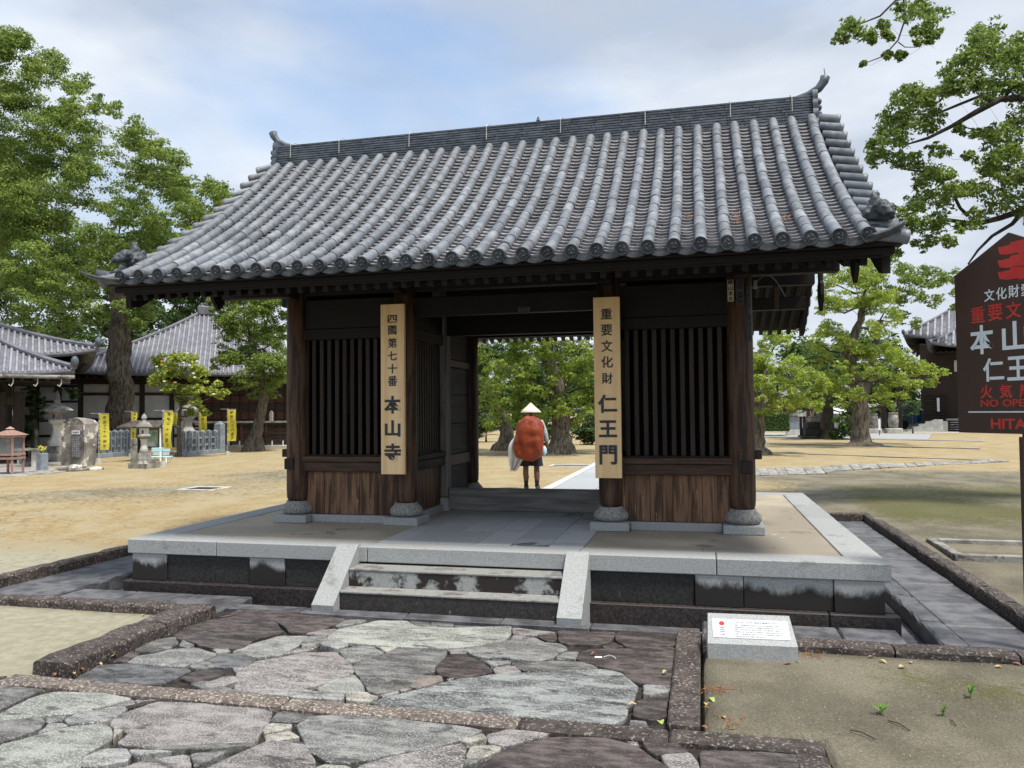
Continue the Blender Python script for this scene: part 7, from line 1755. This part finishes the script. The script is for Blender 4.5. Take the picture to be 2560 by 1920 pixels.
MB().box(.035, .07, .013, .045, -.06, za-.12, .004).build('post', M_['brown_paint'], sg)
MB().box(.035, .07, -.02, .012, -.06, zl0-.02, .004).build('post_foot', M_['brown_paint'], sg)
def st(txt, xc, zc, h_, mat, w_=None, bold=.01): ob('lettering', glyphs(txt, h_, M_[mat], .0012, bold, w_), sg, T(xc, -.0125, zc-zb_) @ RX(math.pi/2))
def row(chars, x0, dx, zc, h_, mat, w_, bold): 
    for i, c in enumerate(chars): st(c, x0+dx*i, zc, h_, mat, w_, bold)
c0 = ((-0.165,2.488),(-0.068,2.486),(0.026,2.486))
row('文化財愛護', c0[0][0], c0[1][0]-c0[0][0], c0[0][1], .088, 'sign_white', .085, .012)
c0 = ((-0.266,2.357),(-0.12,2.36),(0.022,2.362))
row('重要文化財', c0[0][0], (c0[2][0]-c0[0][0])/2, c0[0][1], .118, 'red_paint', .118, .012)
c0 = ((-0.239,2.17),(0.027,2.166))
row('本山寺', c0[0][0], c0[1][0]-c0[0][0], c0[0][1], .215, 'sign_white', .20, .022)
c0 = ((-0.151,1.944),(0.044,1.942))
row('仁王門', c0[0][0], c0[1][0]-c0[0][0], c0[0][1], .17, 'sign_white', .17, .022)
c0 = ((-0.212,1.786),(-0.057,1.788))
row('火気厳禁', c0[0][0], c0[1][0]-c0[0][0], c0[0][1], .10, 'red_paint', .10, .018)
c0 = ((-0.262,1.702),(-0.454,1.638),(-0.373,1.638))
_m = glyphs('NO OPEN FIRE', .052, M_['red_paint'], .0012, .012, .62)
ob('lettering', _m, sg, T(c0[0][0]+.31, -.0125, c0[0][1]-zb_) @ RX(math.pi/2))
MB().box(c0[2][0], h-.06, -.0135, -.0122, c0[2][1]-zb_-.005, c0[2][1]-zb_+.005, .0004).build('rule', M_['sign_white'], sg)
c0 = ((-0.184,1.553),)
ob('lettering', glyphs('HITACHI', .075, M_['red_paint'], .0012, .025, .48), sg, T(c0[0][0]+.24, -.0125, c0[0][1]-zb_) @ RX(math.pi/2))
# red three-tier bracket emblem, cut off by the frame's edge
ec = ((-0.086,2.79),(-0.09,2.695),(-0.092,2.611))
for k, (x_, z_) in enumerate(ec):
    z_ -= zb_; x1 = 2*.0+.52; w_ = x1-x_ if False else .36
    pr = [(x_, z_+.035), (x_+.03, z_+.030), (x_+.10, z_+.034), (x_+.10, z_+.048), (x_+.30, z_+.048), (x_+.30, z_+.034), (x_+.37, z_+.030), (x_+.40, z_+.035), (x_+.385, z_-.02), (x_+.33, z_-.034), (x_+.24, z_-.034), (x_+.24, z_-.046), (x_+.16, z_-.046), (x_+.16, z_-.034), (x_+.07, z_-.034), (x_+.015, z_-.02)]
    n = len(pr); V = [(a, -.0138, b_) for a, b_ in pr]+[(a, -.0122, b_) for a, b_ in pr]
    MB().add(V, [tuple(range(n)), tuple(range(n, 2*n))[::-1]]+[(i, n+i, n+(i+1) % n, (i+1) % n) for i in range(n)]).build('emblem', M_['red_paint'], sg)

# ------------------------------------------------------------------ low granite plaque in front of the platform
x, y = (2.335, -2.63)
gq = thing('granite_plaque', 'low slanted granite block with a white plate and red disc by the steps', 'plaque', (x, y, .01), .045)
w_ = .287
V = [(-w_, -.03, 0), (w_, -.03, 0), (w_, .20, 0), (-w_, .20, 0), (-w_, -.03, .105), (w_, -.03, .105), (w_, .20, .262), (-w_, .20, .262), (-w_+.0, .22, .255), (w_, .22, .255), (w_, .22, 0), (-w_, .22, 0)]
V = [(-w_, -.03, 0), (w_, -.03, 0), (w_, -.03, .105), (-w_, -.03, .105), (-w_+.015, .19, .250), (w_-.02, .19, .250), (w_-.02, .215, .245), (-w_+.015, .215, .245), (-w_, .215, 0), (w_, .215, 0)]
MB().add(V, [(0, 1, 2, 3), (3, 2, 5, 4), (4, 5, 6, 7), (7, 6, 9, 8), (0, 3, 4, 7, 8), (1, 9, 6, 5, 2), (0, 8, 9, 1)]).build('block', M_['granite'], gq)
sl = math.atan2(.145, .22)
M_['plate'] = material('white_enamel_plate', [(.52,.54,.56), (.58,.59,.60)], 3, rough=.35, bump=0)
M_['grey_print'] = material('grey_fine_print', [(.16,.17,.19), (.22,.23,.25)], 30, rough=.6, bump=0)
Mp = T(0, .08, .178) @ RX(sl)
MB().box(-.25, .25, -.082, .082, 0, .004, .002, M=Mp).build('plate', M_['plate'], gq)
MB().lathe([(.018, .0045), (.018, .0055)], 20, Mp @ T(-.185, .040, 0)).build('red_disc', M_['red_paint'], gq)
ob('lettering', glyphs('日本遺産', .012, M_['grey_print'], .0006, .0, .034), gq, Mp @ T(-.185, -.055, .0042))
for k in range(3): ob('lettering', glyphs('四国遍路', .011, M_['grey_print'], .0006, .0, .03), gq, Mp @ T(-.185, .005-.018*k, .0042))
ob('lettering', glyphs('本山寺 仁王門  国指定重要文化財', .013, M_['grey_print'], .0006, .0, .26), gq, Mp @ T(.04, .054, .0042))
for k in range(6): ob('lettering', glyphs(('四国八十八箇所霊場 第七十番札所 本山寺の仁王門は室町時代の八脚門です', '回遊型巡礼路と独自の巡礼文化 四国遍路 日本遺産に認定されました')[k % 2], .0105, M_['grey_print'], .0006, .0, .30 if k < 5 else .2), gq, Mp @ T(.05 if k < 5 else .0, .028-.019*k, .0042))

# ------------------------------------------------------------------ litter, weeds, grit
M_['leaf_y'] = material('fallen_leaf_tan', [(.42,.27,.10), (.60,.46,.24)], 20, rough=.8, bump=.1)
M_['leaf_b'] = material('fallen_leaf_brown', [(.22,.09,.04), (.34,.17,.08)], 20, rough=.8, bump=.1)
M_['leaf_g'] = material('fallen_leaf_green', [(.28,.38,.10), (.42,.50,.16)], 20, rough=.6, bump=.1)
def leaf_litter(x, y, z, l, mat, label, a):
    V = []; F = []
    for i in range(6):
        t = i/5; w_ = l*.28*math.sin(math.pi*min(1, t*.9+.08)); c = l*.12*math.sin(t*3.1)
        V += [(t*l-l/2, -w_, c+w_*.35), (t*l-l/2, 0, c), (t*l-l/2, w_, c+w_*.35)]
    for i in range(5):
        o = i*3; F += [(o, o+3, o+4, o+1), (o+1, o+4, o+5, o+2)]
    o = MB().add(V, F).build('fallen_leaf', M_[mat]); o.location = (x, y, z+.004); o.rotation_euler = (random.uniform(-.2, .2), random.uniform(-.2, .2), a)
    o['label'] = label; o['category'] = 'leaf'; o['group'] = 'fallen leaves on the paving and sand'
LL = [('A', 1285, 420, .03, 'leaf_b', 'brown fallen leaf tucked against the left kerb, farthest along it'), ('A', 985, 560, .045, 'leaf_y', 'tan fallen leaf halfway along the foot of the left kerb'), ('A', 865, 632, .035, 'leaf_y', 'small tan leaf at the foot of the left kerb nearer the viewer'),
      ('A', 700, 680, .04, 'leaf_b', 'brown leaf near the near end of the left kerb'), ('A', 635, 715, .04, 'leaf_y', 'pale leaf at the near end of the left kerb'), ('A', 470, 722, .035, 'leaf_b', 'brown leaf where the left kerb meets the flecked strip'), ('A', 1235, 208, .04, 'leaf_y', 'pale yellow leaf on the sand in the left kerb corner'),
      ('A', 980, 180, .03, 'leaf_y', 'small yellow leaf on the sand below the long left kerb'), ('D', 1415, 428, .04, 'leaf_b', 'orange-brown leaf on the wet dark flagstone near the right cheek'), ('D', 2075, 600, .05, 'leaf_g', 'yellow-green leaf on the wet flagstone beside the right kerb'),
      ('D', 1765, 905, .055, 'leaf_y', 'curled tan leaf in the wide joint by the right kerb'), ('D', 2030, 1070, .07, 'leaf_g', 'broad green leaf at the inner corner of the right kerb'), ('E', 660, 268, .055, 'leaf_g', 'green leaf on the sand right of the kerb'),
      ('E', 610, 310, .05, 'leaf_y', 'tan leaf just below the green leaf beside the kerb'), ('E', 600, 345, .045, 'leaf_b', 'brown leaf below the tan leaf beside the kerb'), ('E', 770, 430, .04, 'leaf_y', 'pale single leaf lying on the open sand right of the kerb'),
      ('E', 590, 525, .045, 'leaf_b', 'brown leaf at the corner of kerb and flecked strip'), ('F', 100, 655, .05, 'leaf_b', 'pinkish brown leaf in front of the granite plaque corner'), ('F', 185, 634, .035, 'leaf_g', 'small green leaf at the right foot of the granite plaque'),
      ('F', 845, 590, .045, 'leaf_b', 'pinkish leaf against the long right kerb'), ('F', 950, 630, .05, 'leaf_y', 'ochre curled leaf in front of the long right kerb'), ('F', 1205, 637, .04, 'leaf_y', 'tan leaf before the long right kerb, middle of its row'),
      ('F', 1120, 680, .05, 'leaf_y', 'thin straw-coloured leaf a little away from the long right kerb'), ('F', 1980, 680, .045, 'leaf_y', 'tan leaf near the right end of the long kerb'), ('F', 2150, 655, .05, 'leaf_b', 'brown leaf at the far right foot of the long kerb')]
LP_ = ((-1.953,-3.068),(-1.925,-3.453),(-1.886,-3.627),(-1.925,-3.75),(-1.912,-3.828),(-2.021,-3.867),(-2.483,-2.465),(-2.805,-2.423),(1.292,-2.73),(1.784,-3.018),(1.625,-3.624),(1.795,-3.847),(2.064,-3.451),(2.033,-3.528),(2.027,-3.587),(2.123,-3.701),(2.02,-3.864),(2.549,-2.705),(2.615,-2.642),(3.104,-2.435),(3.159,-2.519),(3.336,-2.498),(3.252,-2.614),(3.845,-2.49),(3.983,-2.405))
for (t_, a_, b_, l_, m_, lab), (x, y) in zip(LL, LP_): leaf_litter(x, y, .014, l_, m_, lab, random.uniform(0, 6))
# a dropped white wrapper with a tie
x, y = (1.333,-2.766)
t = thing('paper_scrap', 'scrap of white wrapper on the wet dark flagstone', 'litter', (x, y, .004), .2)
MB().box(-.03, .02, -.012, .014, 0, .003, .001).build('scrap', M_['white_paint'], t); MB().tube([(.03, .0, .003), (.07, .01, .012), (.10, -.01, .008), (.11, -.04, .004)], .002, 4).build('tie', M_['white_paint'], t)
for (x, y), s_, lab in (((2.953,-3.486), .075, 'bright green weed sprout, largest of the three on the right sand'), ((3.511,-3.076), .075, 'bright green weed sprout nearest the right edge of the sand'), ((3.274,-3.418), .06, 'small yellowish weed sprout between the two greener ones')):
    t = thing('weed', lab, 'weed', (x, y, .01)); R = np.random.default_rng(int(x*100)); mb = MB()
    for k in range(12):
        a = R.uniform(0, 6.3); l = s_*R.uniform(.5, 1.); e = R.uniform(.4, 1.2); d = Vector((math.cos(a)*math.cos(e), math.sin(a)*math.cos(e), math.sin(e))); b0 = Vector((0, 0, s_*.5*R.uniform(.3, 1)))
        sd2 = Vector((-math.sin(a), math.cos(a), 0))*l*.13; mb.add([b0, b0+d*l*.5+sd2, b0+d*l-Vector((0, 0, l*.15)), b0+d*l*.5-sd2], [(0, 1, 2, 3)])
    mb.tube([(0, 0, -.01), (0, 0, s_*.5)], .003, 5); mb.build('leaves', M_['leaf_g2'], t)
mb = MB(); R = np.random.default_rng(77)
for k in range(2400):
    if k < 1700: x = R.uniform(2.1, 5.2); y = R.uniform(-5.2, -2.4)
    else: x = R.uniform(-6., -2.3); y = R.uniform(-4., -2.5)
    if x < 2.65 and y < -3.85: continue
    s_ = R.uniform(.0015, .004); a = R.uniform(0, 6.3)
    mb.add([(x+s_*1.6*math.cos(a), y+s_*1.6*math.sin(a), .014), (x+s_*math.cos(a+2), y+s_*math.sin(a+2), .014), (x+s_*math.cos(a+4.2), y+s_*math.sin(a+4.2), .014), (x, y, .018+s_)], [(0, 1, 3), (1, 2, 3), (2, 0, 3)])
o = mb.build('grit', M_['grit']); o['kind'] = 'stuff'; o['label'] = 'fine pale grit and plant scraps scattered over the sand'; o['category'] = 'grit'
V = []; F = []
for k in range(1500):
    if k < 900: x = R.uniform(-16, -4.9); y = R.uniform(-1.5, 14)
    else: x = R.uniform(4.7, 13); y = R.uniform(-2, 13)
    s_ = R.uniform(.008, .03); a = R.uniform(0, 6.3); z = gz(y)+.012; o_ = len(V)
    V += [(x-s_*math.cos(a), y-s_*math.sin(a), z), (x+s_*.4*math.sin(a), y-s_*.4*math.cos(a), z+s_*.3), (x+s_*math.cos(a), y+s_*math.sin(a), z+.003), (x-s_*.4*math.sin(a), y+s_*.4*math.cos(a), z+s_*.25)]
    F.append((o_, o_+1, o_+2, o_+3))
o = MB().add(V, F).build('leaf_debris', M_['leaf_b2']); o['kind'] = 'stuff'; o['label'] = 'tiny dry leaf scraps strewn over the lawns on both sides of the gate'; o['category'] = 'leaf litter'
# thin twigs on the right sand
for k, (q, lab) in enumerate(((((2.75,-3.741), (2.85,-3.835)), 'thin dark twig lying on the sand near the bottom right'), (((2.968,-3.567), (3.048,-3.682)), 'thin twig above and right of the lowest twig'), (((3.288,-3.488), (3.294,-3.567)), 'short stubby twig on the sand below the weeds'))):
    a, b_ = q; o = MB().tube([(a[0], a[1], .018), ((a[0]+b_[0])/2, (a[1]+b_[1])/2+.01, .026), (b_[0], b_[1], .018)], .003, 5).build('twig', M_['bark_dark']); o['label'] = lab; o['category'] = 'twig'; o['group'] = 'twigs on the sand'
# dead grass blades beside the plaque and kerb
mb = MB(); R = np.random.default_rng(5)
for cx, cy, n in ((2.75, -2.50, 26), (5.0, -2.55, 20), (2.1, -3.3, 30), (2.15, -3.75, 18)):
    for k in range(n):
        x = cx+R.normal()*.06; y = cy+R.normal()*.05; a = R.uniform(0, 6.3); l = R.uniform(.03, .09); h_ = R.uniform(.0, .035)
        mb.tube([(x, y, .01), (x+l*.5*math.cos(a), y+l*.5*math.sin(a), .01+h_), (x+l*math.cos(a), y+l*math.sin(a), .012+h_*.6)], .0018, 3)
o = mb.build('dead_grass', M_['leaf_b']); o['kind'] = 'stuff'; o['label'] = 'dead straw blades beside the granite plaque and kerbs'; o['category'] = 'dead grass'
